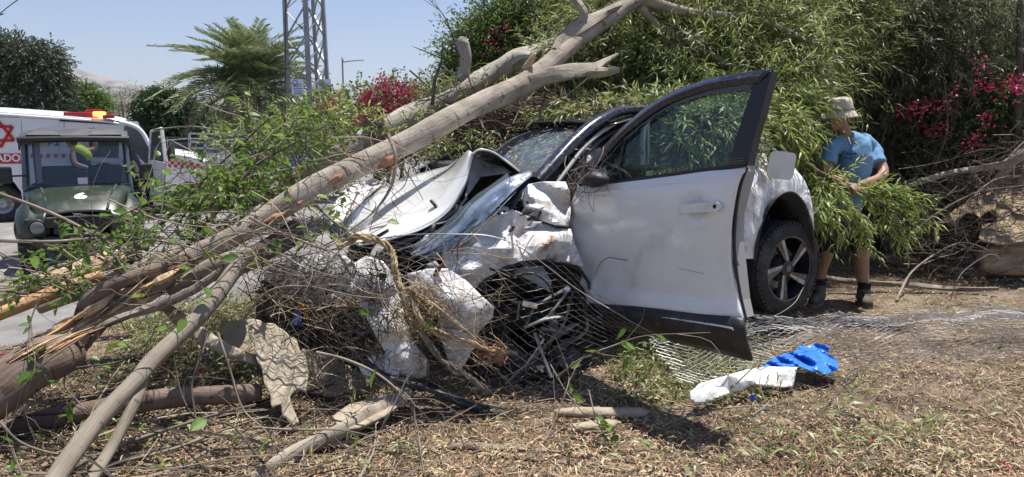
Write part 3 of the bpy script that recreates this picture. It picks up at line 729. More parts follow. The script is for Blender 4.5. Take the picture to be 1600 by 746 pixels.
# ------------------------------------------------------------------ wheels
def wheel(name, centre, axis, R=.352, wd=.235, parent=CAR, rim=True, tyre_mat=m_rubber, steer=0):
    axis=Vector(axis).normalized(); q=axis.to_track_quat('Z','Y').to_matrix()
    w=part(name, _ring(centre,axis,.30*R,.12),m_dark,parent,smooth=True)
    b=B(); pf=[(R*.66,wd*.36),(R*.70,wd*.50),(R*.86,wd*.50),(R*.955,wd*.42),(R*.99,wd*.33)]
    for k in range(4):
        z=wd*(.22-.147*k); pf+=[(R,z+.045*wd*2),(R,z-.02*wd*2),(R*.972,z-.022*wd*2),(R*.972,z-.05*wd*2)]
    pf+=[(R*.99,-wd*.33),(R*.955,-wd*.42),(R*.86,-wd*.5),(R*.70,-wd*.5),(R*.66,-wd*.36)]
    b.lathe(pf,centre,axis,56)
    for k in range(56):
        a=2*PI*k/56
        for s in(1,-1):
            z=s*wd*.40; b.box(Vector(centre)+q@Vector(((R*.962)*math.cos(a),(R*.962)*math.sin(a),z)),(.020,.022,.03),q@Matrix.Rotation(a,3,'Z'))
    part('tyre',b,tyre_mat,w,smooth=True,sharp=35)
    if rim:
        b=B(); b.lathe([(R*.67,wd*.36),(R*.69,wd*.47),(R*.655,wd*.46),(R*.63,wd*.3),(R*.6,-wd*.3),(R*.68,-wd*.45)],centre,axis,48)
        part('rim_barrel',b,m_blackgloss,w,smooth=True,sharp=40)
        for k in range(5):
            a=2*PI*k/5+.35
            b=B(); d=B()
            for (a0,a1,m,wd2) in((a-.10,a+.30,b,.017),(a+.14,a+.50,d,.024)):
                p0=Vector(centre)+q@Vector((.06*math.cos(a0),.06*math.sin(a0),wd*.40)); p1=Vector(centre)+q@Vector((R*.65*math.cos(a1),R*.65*math.sin(a1),wd*.44))
                t=(p1-p0).cross(axis).normalized()
                e=axis*-.035
                m.prism([p0-t*wd2*.55,p1-t*wd2*1.0,p1+t*wd2*1.0,p0+t*wd2*.55],e)
            part('spoke',b,m_alloy,w,bevel=.003); part('spoke',d,m_blackgloss,w,bevel=.003)
        b=B(); b.lathe([(0,wd*.44),(.028,wd*.44),(.034,wd*.42),(.06,wd*.40),(.07,wd*.28)],centre,axis,24); part('hub_cap',b,m_blacksat,w,smooth=True,sharp=40)
        b=B(); b.lathe([(.016,wd*.443),(.021,wd*.445),(.021,wd*.43)],centre,axis,20); b.box(Vector(centre)+axis*wd*.444,(.03,.007,.004),q); part('hub_emblem',b,m_alloy,w)
        b=B(); b.lathe([(.06,.0),(R*.45,.0),(R*.45,.02),(.06,.02)],Vector(centre),axis,32); part('brake_disc',b,m_steel,w,smooth=True,sharp=40)
    return w
def _ring(c,axis,r,h):
    b=B(); b.lathe([(.001,-h),(r,-h),(r,h*.6),(.001,h*.6)],c,axis,20); return b
wheel('rear_wheel',P(1214,417,4.98),cn+Vector((0,0,.03)))
wheel('rear_wheel',C(-1.83,-1.65,-.66),-cn,rim=False)
# crushed front wheel lying over inside its arch
wheel('front_wheel',P(840,530,4.28),(.15,-.55,.75),R=.33,rim=False,tyre_mat=m_rubber_brown)
wheel('front_wheel',C(.6,-1.6,-.68),-cn,rim=False)

# ------------------------------------------------------------------ open front door
dh=P(905,390,4.12); dr_=P(1162,400,3.14)
dpl_n=Vector(((dr_-dh).y,-(dr_-dh).x,0)).normalized()
if dpl_n.dot(Vector((0,0,CH))-dh)<0: dpl_n=-dpl_n
dpl_n=(dpl_n+Vector((0,0,.03))).normalized()
def D(px,py,off=0.): return on_plane(px,py,dh,dpl_n,off)
# outer skin: bulged rows
top=[(902,289),(930,288),(960,285),(1010,278),(1060,272),(1110,265),(1166,259)]
rowsD=[(0.0,top,-.012),
 (.05,[(897,297),(928,296),(960,293),(1010,286),(1060,280),(1110,273),(1165,267)],.010),
 (.14,[(890,318),(925,314),(958,311),(1008,305),(1058,299),(1108,293),(1155,287)],.028),
 (.30,[(887,350),(922,346),(956,343),(1006,339),(1056,336),(1104,334),(1146,333)],.030),
 (.46,[(890,382),(924,380),(958,378),(1006,376),(1056,375),(1104,375),(1143,376)],.022),
 (.62,[(900,410),(930,410),(962,411),(1008,411),(1056,412),(1104,414),(1145,417)],.008),
 (.80,[(911,440),(938,443),(966,446),(1010,450),(1058,453),(1106,457),(1153,462)],.006),
 (.92,[(917,466),(942,470),(968,473),(1012,478),(1060,483),(1108,488),(1160,492)],.022),
 (1.0,[(919,478),(943,482),(969,486),(1012,491),(1060,496),(1110,501),(1163,504)],.006)]
g=np.array([[tuple(D(x,y,off+(-.012 if i==6 else 0))) for i,(x,y) in enumerate(r)] for _,r,off in rowsD])
g=np.array([catmull(r,None,12)[0] for r in g]); g=np.array([catmull(g[:,j],None,10)[0] for j in range(g.shape[1])]).transpose(1,0,2)
hr=D(1092,325,.02)
dn=np.array(dpl_n)
for i in range(g.shape[0]):
    for j in range(g.shape[1]):
        u=j/g.shape[1]; v=i/g.shape[0]
        dent=math.exp(-((u-.02)/.10)**2)*(.045*nz(g[i,j],5,3)+.03*rid(g[i,j],7,1)-.02)
        dent+=-.020*math.exp(-(((u-.25)/.16)**2+((v-.45)/.22)**2))+.004*nz(g[i,j],4,8)-.008*math.exp(-((v-.72-.1*u)/.05)**2)*math.exp(-((u-.55)/.4)**2)
        rr=(Vector(g[i,j])-hr).length/.064; dent-=.022*math.exp(-rr**4)
        dent+=.006*math.exp(-((v-.17)/.012)**2)*min(1,u*6)
        g[i,j]+=dn*dent
b=B(); b.grid(g); door=part('front_door',b,m_white,CAR,smooth=True,sharp=50,solid=.012)
# inner shell and rear edge
b=B(); e=-dpl_n*.10
b.prism([D(908,300,-.03),D(1160,268,-.03),D(1143,335,-.03),D(1142,380,-.03),D(1152,470,-.03),D(1158,498,-.03),D(925,478,-.03),D(898,390,-.03)],e); part('inner_door_panel',b,m_intg,door,bevel=.01)
b=B(); b.tube([D(1167,262,-.012),D(1157,290,-.010),D(1150,330,-.012),D(1147,376,-.012),D(1150,420,-.015),D(1157,462,-.015),D(1166,500,-.012)],[.008,.009,.009,.009,.009,.008,.007],8,smooth=5,flat=1.0); part('door_edge_seal',b,m_blacksat,door,smooth=True)
b=B(); b.box(D(1149,352,-.035),(.02,.03,.09)); b.lathe([(.0,.0),(.012,.0),(.012,.02)],D(1148,412,-.03),(1,0,0),12); part('door_latch',b,m_steel,door,bevel=.003)
# skirt: black cladding with a chrome strip, flaring out below
rw=[[(921,476,.012),(1000,482,.020),(1090,493,.020),(1164,499,.014)],[(923,484,.028),(1000,492,.040),(1090,505,.040),(1166,512,.032)],
    [(925,492,.020),(1000,503,.030),(1090,520,.030),(1168,529,.024)],[(928,500,-.02),(1000,516,-.03),(1092,540,-.03),(1177,561,-.02)]]
g=np.array([[tuple(D(*q)) for q in r] for r in rw]); g=np.array([catmull(r,None,6)[0] for r in g]); g=np.array([catmull(g[:,j],None,3)[0] for j in range(g.shape[1])]).transpose(1,0,2)
b=B(); b.grid(g); part('sill_cladding',b,m_blackpl,door,smooth=True,sharp=30,solid=.02)
b=B(); b.tube([D(978,489,.047),D(1030,495,.050),D(1090,504,.052),D(1140,512,.050),D(1148,518,.04),D(1146,526,.03)],[.004,.010,.012,.012,.010,.006],8,flat=.6); part('chrome_strip',b,m_chrome,door,smooth=True)
# window frame
outer=[(916,262),(940,238),(964,212),(989,189),(1014,169),(1040,153),(1064,142),(1090,133),(1114,126),(1160,118),(1206,112)]
inner=[(938,262),(955,240),(975,217),(999,198),(1023,181),(1044,169),(1065,160),(1090,151),(1115,145),(1145,141),(1176,138)]
def ribbon(A,Bq,k=5):
    A2=catmull(np.array([(x,y,0.) for x,y in A]),None,k)[0]; B2=catmull(np.array([(x,y,0.) for x,y in Bq]),None,k)[0]; return A2,B2
A2,B2=ribbon(outer,inner)
lean=lambda y:-.10*max(0,(262-y))/150.   # frame leans in towards the roof
rows=[]
for t,off in((0,-.045),(.06,.0),(.3,.014),(.55,.012),(.62,.0),(.95,.002),(1,-.03)):
    rows.append([tuple(D(a[0]*(1-t)+c[0]*t,a[1]*(1-t)+c[1]*t,off+lean(a[1]))) for a,c in zip(A2,B2)])
b=B(); b.grid(np.array(rows)); frm=part('window_frame',b,m_blackgloss,door,smooth=True,sharp=35,solid=.015)
b=B(); pil=[(1176,137),(1206,112),(1199,140),(1190,175),(1178,215),(1168,259),(1136,262),(1150,215),(1163,175)]
b.prism([D(x,y,.012+lean(y)) for x,y in pil],-dpl_n*.05); part('frame_pillar',b,m_blacksat,door,bevel=.004)
b=B(); b.tube([D(905,288,.0),D(958,285,.004),D(1050,273,.008),D(1136,262,.006),D(1167,257,.004)],[.009]*5,6,flat=1.4); part('belt_strip',b,m_blacksat,door,smooth=True)
b=B(); b.tube([D(972,283,-.01),D(968,262,-.015),D(972,235,-.03),D(977,215,-.05)],[.008]*4,6); part('quarter_divider',b,m_blacksat,door,smooth=True)
gl=[(925,287),(940,262)]+[tuple(q[:2]) for q in B2[3:]]+[(1136,262),(1050,274),(960,286)]
b=B(); b.prism([D(x,y,-.02+lean(y)) for x,y in gl],-dpl_n*.004); part('door_window',b,m_glass,door)
b=B(); 
for k,y in enumerate((249,253,257)): b.bar(D(1139,y,.016+lean(y)),D(1162,y-2,.016+lean(y)),.0022,.001)
part('caution_label',b,M('yellow_print',(.5,.4,.03),rough=.6),door)
# handle
ho=[(1060,327),(1064,320.5),(1078,319),(1104,316),(1119,315.5),(1124,319),(1124,327),(1119,331),(1100,332),(1076,333.5),(1064,332.5)]
b=B(); b.prism([D(x,y,.066) for x,y in ho],-dpl_n*.026); b.prism([D(x,y,.042) for x,y in ho[:4][:1]+[(1064,322),(1072,321.5),(1072,331),(1064,331)]],-dpl_n*.03); b.prism([D(x,y,.042) for x,y in((1110,317),(1122,317),(1122,329),(1110,330))],-dpl_n*.03); hd=part('door_handle',b,m_white,door,bevel=.009)
b=B(); b.lathe([(0,0),(.010,0),(.012,-.004)],D(1116,323,.068),dpl_n,14); part('lock_cover',b,m_dark,door)
# mirror on the door
b=B(); b.ell(D(930,281,.10),(.085,.055,.045),Matrix.Rotation(math.radians(-35),3,'Z'),16,10,lump=.15); b.bar(D(915,286,.02),D(925,284,.09),.05,.03); part('door_mirror',b,m_blackpl,door,smooth=True)

# ------------------------------------------------------------------ buckled bonnet, wings and broken nose
cgrid('bonnet',[[(560,384,3.98),(620,371,3.98),(688,338,4.0),(722,294,4.05),(737,243,4.15)],
 [(546,374,4.25),(604,354,4.2),(664,326,4.18),(708,282,4.2),(733,236,4.25)],
 [(540,358,4.7),(590,328,4.66),(650,300,4.62),(700,270,4.62),(728,238,4.55)],
 [(546,330,5.15),(592,296,5.2),(648,274,5.25),(698,260,5.25),(722,244,5.0)]],m_white,k=7,crumple=.010,csc=2.4,seed=3,thick=.012)
cgrid('bonnet_fold',[[(737,240,4.13),(748,233,4.13),(768,236,4.15),(790,250,4.17),(814,269,4.18)],
 [(733,243,4.35),(747,236,4.4),(768,240,4.45),(790,252,4.45),(806,264,4.4)],
 [(727,250,4.85),(742,244,4.95),(764,246,5.0),(782,252,5.0),(794,258,4.9)]],m_white,k=6,crumple=.008,csc=5,seed=9,thick=.012)
csheet('bonnet_underside',[(742,242,4.2),(752,250,4.3),(772,256,4.3),(790,262,4.28),(800,270,4.25),(780,272,4.22),(752,276,4.2),(735,300,4.1),(726,312,4.05),(733,270,4.12)],m_under,inner=[(756,262,4.42)],step=6,crumple=.012,csc=9,thick=.006)
b=B(); b.tube([P(737,240,4.12),P(731,268,4.1),P(722,296,4.05),P(700,332,4.0),P(660,358,3.97),P(600,378,3.96)],[.014,.018,.02,.016,.014,.01],8,lump=.2,flat=.5,smooth=7); part('bonnet_edge',b,m_white,CAR,smooth=True)
b=B(); b.prism([P(562,382,3.93),P(606,358,3.95),P(607,363,3.93),P(580,380,3.92)],(0,.02,.0)); b.tube([P(600,392,3.9),P(660,368,3.9),P(712,330,3.95),P(730,310,4.0)],[.012]*4,6); part('bonnet_seal',b,m_blacksat,CAR,smooth=True)
# smashed headlamp and its silvered strips
lens=[[(640,398,3.85),(690,366,3.85),(742,318,3.92),(790,284,4.02),(826,270,4.1)],[(650,405,3.78),(700,378,3.78),(752,328,3.84),(796,293,3.95),(828,274,4.06)],[(662,412,3.8),(712,390,3.78),(760,342,3.82),(800,303,3.92),(829,278,4.05)]]
cgrid('headlamp_reflector',lens,m_silver,k=7,crumple=.022,csc=8,seed=1,thick=.004)
cgrid('headlamp_lens',[[(a,b_-9,c-.05) for a,b_,c in r[:4]] for r in lens],GLASS('cracked_lens_plastic',(.8,.85,.9),rough=.1,alpha=.12),k=6,crumple=.03,csc=7,seed=11,thick=.003)
for k,(pts,w) in enumerate((([(600,398,3.85),(655,380,3.82),(705,350,3.84),(735,318,3.9)],.012),([(612,408,3.8),(668,396,3.76),(722,362,3.78),(775,318,3.86)],.017),([(690,400,3.74),(735,372,3.74),(770,338,3.8),(806,300,3.92)],.010),([(570,404,3.88),(620,400,3.84),(660,410,3.78)],.012),([(675,352,3.9),(700,345,3.86),(722,322,3.88)],.014))):
    b=B(); b.tube([P(*q) for q in pts],w,6,lump=.5,flat=.35,seed=k,smooth=6); part('torn_trim_strip',b,m_silver if k%2==0 else m_blackpl,CAR,smooth=True)
g9=np.random.default_rng(9)
# engine bay wreckage
b=B(); b.ell(C(.45,-.8,-.48),(.42,.70,.24),RC,20,12,lump=.6); part('engine_bay',b,m_dark,CAR,smooth=True)
b=B(); 
for k in range(26):
    p=C(g9.uniform(.2,.7),g9.uniform(-.5,-.02),g9.uniform(-.62,-.34)); b.box(p,g9.uniform(.04,.14,3),Matrix.Rotation(g9.uniform(0,3),3,(g9.random(),g9.random(),1)))
part('engine_fragment',b,m_blackpl,CAR,bevel=.006,kind='stuff')
b=B()
for k in range(16):
    p=P(g9.uniform(690,800),g9.uniform(350,420),g9.uniform(3.95,4.1)); q=p+Vector(g9.normal(size=3)*.12)+Vector((.1,0,.05)); q2=q+Vector(g9.normal(size=3)*.1); b.tube([p,q,q2],.007+.006*g9.random(),5)
part('hose',b,m_blackpl,CAR,smooth=True,kind='stuff')
# white wing, folded like paper
csheet('scuttle_panel',[(814,300,4.02),(826,288,4.05),(850,284,4.06),(884,284,4.10),(890,300,4.08),(892,330,4.05),(889,354,4.02),(866,352,3.98),(842,344,3.96),(826,340,3.98),(818,322,4.0)],m_white_worn,inner=[(850,318,3.94),(870,300,4.02)],step=3.6,crumple=.014,csc=6,seed=4,sharp=13,fold=.05,fsc=11)
csheet('front_wing',[(708,362,3.84),(742,340,3.88),(788,322,3.92),(812,332,3.94),(842,346,3.93),(870,356,3.95),(892,358,3.98),(900,385,3.97),(914,418,3.95),(884,410,3.86),(850,406,3.82),(815,408,3.80),(785,420,3.78),(758,436,3.74),(742,452,3.72),(722,440,3.70),(696,424,3.72),(690,400,3.76)],
 m_white_worn,inner=[(780,370,3.76),(840,380,3.84),(730,400,3.68),(870,392,3.86),(810,352,3.9),(760,350,3.86)],step=3.6,crumple=.018,csc=4.2,seed=6,sharp=13,fold=.055,fsc=9)
b=B()
for k in range(7): b.lathe([(0,0),(.008,0),(.008,.004)],P(770+k*9,338-k*3.5,3.83),(0,-.8,.6),8)
part('wing_bolt_hole',b,m_dark,CAR)
# dark arch with broken suspension
b=B(); sheet(b,[(742,452,3.95),(785,418,4.0),(838,405,4.05),(890,412,4.1),(918,432,4.1),(926,500,4.1),(926,570,4.1),(880,612,4.0),(800,618,3.95),(748,590,3.9),(735,520,3.9)],[(840,500,4.6)],step=14,crumple=.03); part('front_arch_liner',b,m_dark,CAR,smooth=True)
b=B(); b.tube([P(746,452,3.76),P(785,421,3.80),P(838,408,3.84),(P(890,414,3.92)),P(916,436,3.97),P(925,470,4.0)],[.02,.022,.022,.022,.02,.015],6,flat=.5,lump=.2); b.tube([P(800,432,3.78),P(835,428,3.76),P(858,446,3.76),P(866,470,3.74)],[.008]*4,5); part('arch_trim',b,m_blackpl,CAR,smooth=True)
b=B(); sheet(b,[(800,425,3.86),(822,414,3.88),(848,416,3.88),(862,440,3.84),(860,458,3.82),(838,444,3.84)],step=8,crumple=.01); part('torn_liner_flap',b,m_under,CAR,smooth=True,solid=.004)
for pts,r in (([(838,505,3.72),(862,488,3.74),(890,450,3.82)],.013),([(820,512,3.72),(852,500,3.7),(880,495,3.74)],.018),([(835,520,3.7),(850,560,3.66),(862,590,3.64)],.014),([(790,600,3.7),(830,560,3.7),(850,530,3.74)],.012),([(800,470,3.85),(835,476,3.8),(884,452,3.82)],.016),([(812,470,3.8),(808,500,3.78)],.012)):
    b=B(); b.tube([P(*q) for q in pts],r,7,lump=.3,flat=.5); part('suspension_arm',b,m_steel,CAR,smooth=True)
b=B(); b.lathe([(.0,0),(.012,0),(.02,.006),(.02,.02)],P(886,452,3.79),(0,-1,.3),16); part('arm_joint',b,m_chrome,CAR,smooth=True)
b=B(); b.box(P(828,476,3.76),(.09,.02,.035),Matrix.Rotation(.2,3,'Y')); part('bracket',b,m_chrome,CAR,bevel=.004)
# white nose mouldings
wb=dict(step=4.5,sharp=18,csc=5)
csheet('bumper_moulding',[(552,412,3.62),(572,400,3.66),(598,408,3.64),(616,430,3.60),(622,455,3.58),(634,500,3.54),(648,536,3.50),(668,562,3.50),(666,588,3.50),(648,594,3.50),(624,585,3.48),(598,545,3.48),(578,508,3.50),(556,462,3.55),(548,432,3.58)],m_white_worn,inner=[(595,450,3.50),(615,520,3.44),(580,430,3.56),(645,560,3.45)],crumple=.007,seed=12,thick=.006,fold=.022,fsc=8,**wb)
csheet('bumper_corner',[(636,428,3.60),(668,420,3.62),(700,420,3.62),(728,438,3.62),(752,462,3.62),(772,480,3.62),(770,496,3.62),(748,520,3.58),(740,545,3.56),(726,570,3.55),(712,582,3.55),(694,560,3.52),(684,520,3.50),(672,478,3.5),(655,458,3.54),(640,448,3.58)],m_white_worn,inner=[(700,470,3.44),(715,530,3.48),(735,480,3.54),(690,445,3.54)],crumple=.006,seed=14,thick=.006,fold=.018,fsc=7,**wb)
csheet('lower_moulding',[(560,572,3.50),(580,556,3.5),(606,552,3.5),(630,560,3.48),(622,588,3.46),(596,592,3.46),(566,586,3.48)],m_white,crumple=.006,seed=15,thick=.008,**wb)
csheet('bumper_end',[(412,424,4.3),(440,406,4.25),(490,398,4.1),(536,398,3.85),(556,412,3.7),(552,450,3.66),(530,470,3.7),(486,476,3.9),(440,468,4.15),(414,460,4.3)],m_white,inner=[(500,430,3.9)],crumple=.01,seed=16,thick=.008,fold=.03,fsc=9,**wb)
csheet('fog_lamp_recess',[(655,462,3.50),(672,470,3.48),(684,500,3.46),(690,540,3.48),(700,565,3.5),(680,560,3.56),(662,520,3.56),(652,490,3.56)],m_dark,step=7,crumple=.01)
csheet('radiator',[(400,470,4.3),(470,478,4.1),(560,480,3.75),(600,560,3.62),(560,590,3.7),(470,560,4.0),(400,520,4.3)],m_dark,inner=[(500,520,4.1)],step=10,crumple=.04)
for pts in ([(402,455,4.25),(480,500,3.95),(560,540,3.62),(600,575,3.52)],[(404,480,4.2),(470,520,3.95),(540,560,3.66)],[(410,440,4.28),(470,480,3.98),(540,515,3.66)],[(450,470,4.1),(520,480,3.8),(575,520,3.58)]):
    b=B(); b.tube([P(*q) for q in pts],.018,6,lump=.3,flat=.4); part('grille_bar',b,m_blackpl,CAR,smooth=True)
b=B(); b.tube([P(556,548,3.55),P(600,588,3.46),P(660,602,3.42),P(720,628,3.40),P(790,646,3.45),P(860,648,3.55),P(930,625,3.75)],[.03,.035,.038,.04,.04,.035,.03],8,flat=.55,lump=.15); part('underbody_lip',b,m_blackpl,CAR,smooth=True)
for tb in([P(740,470,3.58),P(772,482,3.6),P(752,505,3.58),P(742,502,3.58)],[P(714,556,3.53),P(730,560,3.53),P(716,586,3.53),P(706,584,3.53)]):
    b=B(); b.prism(tb,(0,.01,0)); part('moulding_tab',b,m_white,CAR)
b=B()
for p in((752,484),(760,476),(744,496),(718,566),(712,576)): b.lathe([(0,0),(.006,0)],P(p[0],p[1],3.565),(0,-1,0),8)
part('tab_hole',b,m_dark,CAR)
b=B(); b.box(P(466,496,3.80),(.055,.012,.10),Matrix.Rotation(.4,3,'Y')); part('blue_sticker',b,M('blue_card',(.03,.09,.38),(.5,.55,.62),rough=.5,sc=22,lo=.52,hi=.56),CAR)
b=B(); b.box(P(474,487,3.80),(.035,.012,.09),Matrix.Rotation(-.5,3,'Y')); part('orange_reflector',b,M('orange_plastic',(.65,.27,.03),rough=.3),CAR)
b=B(); b.box(P(566,519,3.56),(.06,.015,.035),Matrix.Rotation(.4,3,'Y')); part('blue_reflector',b,M('dark_blue_plastic',(.02,.05,.16),rough=.3),CAR)
b=B(); b.tube([P(600,430,3.56),P(600,437,3.56)],.010,8); b.prism([P(592,428,3.55),P(604,426,3.55),P(602,440,3.55),P(594,438,3.55)],(0,.004,0)); part('tow_eye_cap',b,m_blackpl,CAR)
b=B(); b.tube([P(676,440,3.58),P(684,422,3.56),P(694,412,3.56)],[.010,.014,.008],6); part('broken_clip',b,M('rusty_red',(.12,.03,.02),rough=.8),CAR,smooth=True)
csheet('washer_neck',[(665,414,3.66),(680,408,3.64),(692,420,3.62),(694,440,3.60),(684,444,3.6),(678,426,3.62)],m_intg,step=5,crumple=.01,csc=12)

# extra torn bits inside the crushed arch
ga=np.random.default_rng(15)
for k in range(16):
    x=ga.uniform(760,905); y=ga.uniform(455,600); a=ga.uniform(0,PI); L=ga.uniform(18,52); w=ga.uniform(3,11); Y0=ga.uniform(3.72,3.95)
    dx,dy=math.cos(a)*L,math.sin(a)*L; nx,ny=-math.sin(a)*w,math.cos(a)*w
    csheet('torn_liner_piece',[(x-dx*.5,y-dy*.5,Y0),(x-dx*.2+nx*.8,y-dy*.2+ny*.8,Y0+.03),(x+dx*.5+nx*.5,y+dy*.5+ny*.5,Y0+.08),(x+dx*.42-nx,y+dy*.42-ny,Y0+.05),(x-dx*.1-nx*.6,y-dy*.1-ny*.6,Y0)],[m_blackpl,m_under,m_blackpl,m_rubber_brown][k%4],step=6,fold=.03,fsc=12,seed=k,thick=.004)
for k in range(10):
    x=ga.uniform(750,915); y=ga.uniform(440,600); Y0=ga.uniform(3.7,3.9)
    b=B(); b.tube([P(x,y,Y0),P(x+ga.uniform(-40,40),y+ga.uniform(10,50),Y0+.05),P(x+ga.uniform(-60,60),y+ga.uniform(20,80),Y0+.1)],.007+.006*ga.random(),6,lump=.2); part('broken_strut',b,m_steel if k%3 else m_blackpl,CAR,smooth=True)
# cables, clips and shards spilled between bonnet and bumper
for k in range(22):
    x=ga.uniform(560,830); y=400-(x-600)*.32+ga.uniform(-10,34); Y0=3.78+ga.uniform(-.02,.1); L=ga.uniform(10,34); a=-.55+ga.uniform(-.6,.6); w=ga.uniform(2,7)
    dx,dy=math.cos(a)*L,math.sin(a)*L
    csheet('shattered_trim',[(x,y,Y0),(x+dx*.5-w*.4,y+dy*.5-w,Y0+.02),(x+dx,y+dy,Y0+.05),(x+dx*.55+w*.4,y+dy*.55+w,Y0+.01)],[m_silver,m_blackpl,m_under,m_white_worn,m_blackgloss][k%5],step=5,fold=.03,fsc=14,seed=k+40,thick=.003)

# scratches and a stuck twig on the door skin
def doorline(pts,r,mat,name):
    b=B(); b.tube([D(x,y,o_) for x,y,o_ in pts],r,4,smooth=5); part(name,b,mat,door)
m_scr=M('grey_scratch',(.16,.15,.14),rough=.8)
doorline([(930,430,.03),(938,412,.034),(950,403,.036),(966,405,.034),(980,407,.03)],.0022,m_twig_dark,'stuck_twig')
for pts in ([(985,330,.032),(1002,342,.032),(1015,352,.030)],[(1010,345,.031),(1025,352,.030)],[(905,320,.03),(930,318,.032)],[(1060,420,.026),(1100,428,.024)],[(950,350,.032),(958,362,.032)]): doorline(pts,.0009,m_scr,'scratch')
# ================================================================== limbs and logs
def polytubes(b, pts, rad, sides=3, r=.5):
    """pts (N,n,3), rad (N,) or (N,n)"""
    N,n=pts.shape[:2]; rad=np.asarray(rad,float)
    if rad.ndim==1: rad=rad[:,None]*np.ones((1,n))
    T=unit(np.gradient(pts,axis=1)); a1=unit(np.cross(T,np.array([.31,.23,.92]))); a2=np.cross(T,a1)
    ring=np.stack([pts+(math.cos(a)*a1+math.sin(a)*a2)*rad[...,None] for a in np.linspace(0,2*PI,sides,endpoint=False)],2)
    i=(np.arange(N)[:,None,None]*n+np.arange(n-1)[None,:,None])*sides; j=np.arange(sides)[None,None]; k=(j+1)%sides
    f=np.stack([i+j,i+k,i+sides+k,i+sides+j],-1).reshape(-1,4)
    rr=np.repeat(np.broadcast_to(r,(N,)),(n-1)*sides)
    b.add(ring.reshape(-1,3),f,rr)
def sticks(b, c, d, L, rad, bend=.15, n=5, g=RNG, r=None):
    """N bent sticks through centres c in direction d"""
    N=len(c); d=unit(d); t=np.linspace(-.5,.5,n)
    L=np.broadcast_to(L,(N,)); s=unit(np.cross(d,g.normal(size=(N,3)))); s2=unit(np.cross(d,s))
    w=(t**2*4-1)[None]*g.uniform(-1,1,(N,1))*bend; w2=np.cumsum(g.normal(size=(N,n)),1)*bend*.18
    p=c[:,None]+d[:,None]*(L[:,None]*t)[...,None]+s[:,None]*(w*L[:,None])[...,None]+s2[:,None]*(w2*L[:,None])[...,None]
    rad=np.broadcast_to(rad,(N,))[:,None]*(1.15-.8*(t+.5))[None]
    polytubes(b,p,rad,3,g.uniform(0,1,N) if r is None else r)
def limb(name, pts, mat, parent=None, sides=14, lump=.12, seed=0, smooth=7, label=None, cat=None, group=None, uvs=1.0, flat=1.0):
    """pts: (px,py,Y,radius in photo pixels)"""
    b=B(); b.tube([PG(q[0],q[1],q[2],q[3]*q[2]/F*.6) for q in pts],[q[3]*q[2]/F for q in pts],sides,smooth=smooth,lump=lump,seed=seed,vs=uvs,flat=flat)
    o=part(name,b,mat,parent,smooth=True,sharp=60)
    if label: tag(o,label,cat,group)
    return o
FT=thing('fallen_tree','long grey-barked tree snapped at its base and lying across the bonnet of the white car','fallen tree',tuple(P(250,440,3.75)))
limb('trunk',[(196,478,3.55,10.8),(250,440,3.7,14.9),(300,402,3.85,16.2),(360,372,3.95,16.2),(420,336,4.1,17.6),(480,300,4.25,18.2),(545,268,4.42,18.2),(610,235,4.6,18.2),(680,200,4.8,17.6),(745,167,5.0,16.8),(790,146,5.15,17.6),(822,130,5.25,18.2),(850,108,5.35,15.4),(885,78,5.5,13.5),(920,52,5.65,11.5),(960,25,5.8,10.1),(1000,-2,5.9,9.4),(1060,-40,6.1,8.1)],m_bark,FT,24,.10,1)
limb('limb',[(812,136,5.22,15.3),(850,122,5.25,11.9),(890,115,5.3,11.0),(925,111,5.35,9.3),(945,98,5.4,5.1),(966,85,5.45,2.1)],m_bark,FT,12,.15,2)
limb('limb',[(918,112,5.35,9),(945,112,5.3,7),(968,109,5.3,4)],m_bark,FT,8,.3,3)
limb('limb',[(872,86,5.45,13),(885,60,5.55,12),(905,42,5.6,13),(940,22,5.75,9),(975,8,5.9,7)],m_bark,FT,12,.25,4)
limb('limb',[(905,46,5.6,9),(912,22,5.6,8),(900,2,5.6,6),(880,-14,5.6,5)],m_bark,FT,8,.2,5)
limb('broken_stub',[(822,110,5.3,7),(832,92,5.25,5),(837,84,5.22,1.5)],m_wood,FT,7,.5,6)
# raw scars where the bark was scraped
for k,(a,w) in enumerate((([(408,350),(430,342),(452,330)],7),([(512,287),(528,280),(538,274)],6),([(588,262),(604,252),(624,240)],8),([(455,326),(466,318),(474,312)],4),([(618,254),(612,262),(606,270)],4))):
    pts=[]
    for (x,y) in a:
        Yc=float(np.interp(x,[360,480,545,610,680],[3.95,4.25,4.42,4.6,4.8])); pts.append(P(x,y,Yc-.062))
    b=B(); b.tube(pts,[w*.6*4.3/F,w*1.5*4.3/F,w*.5*4.3/F],8,lump=.5,seed=k,flat=.7,smooth=6); part('bark_scar',b,m_scar,FT,smooth=True)
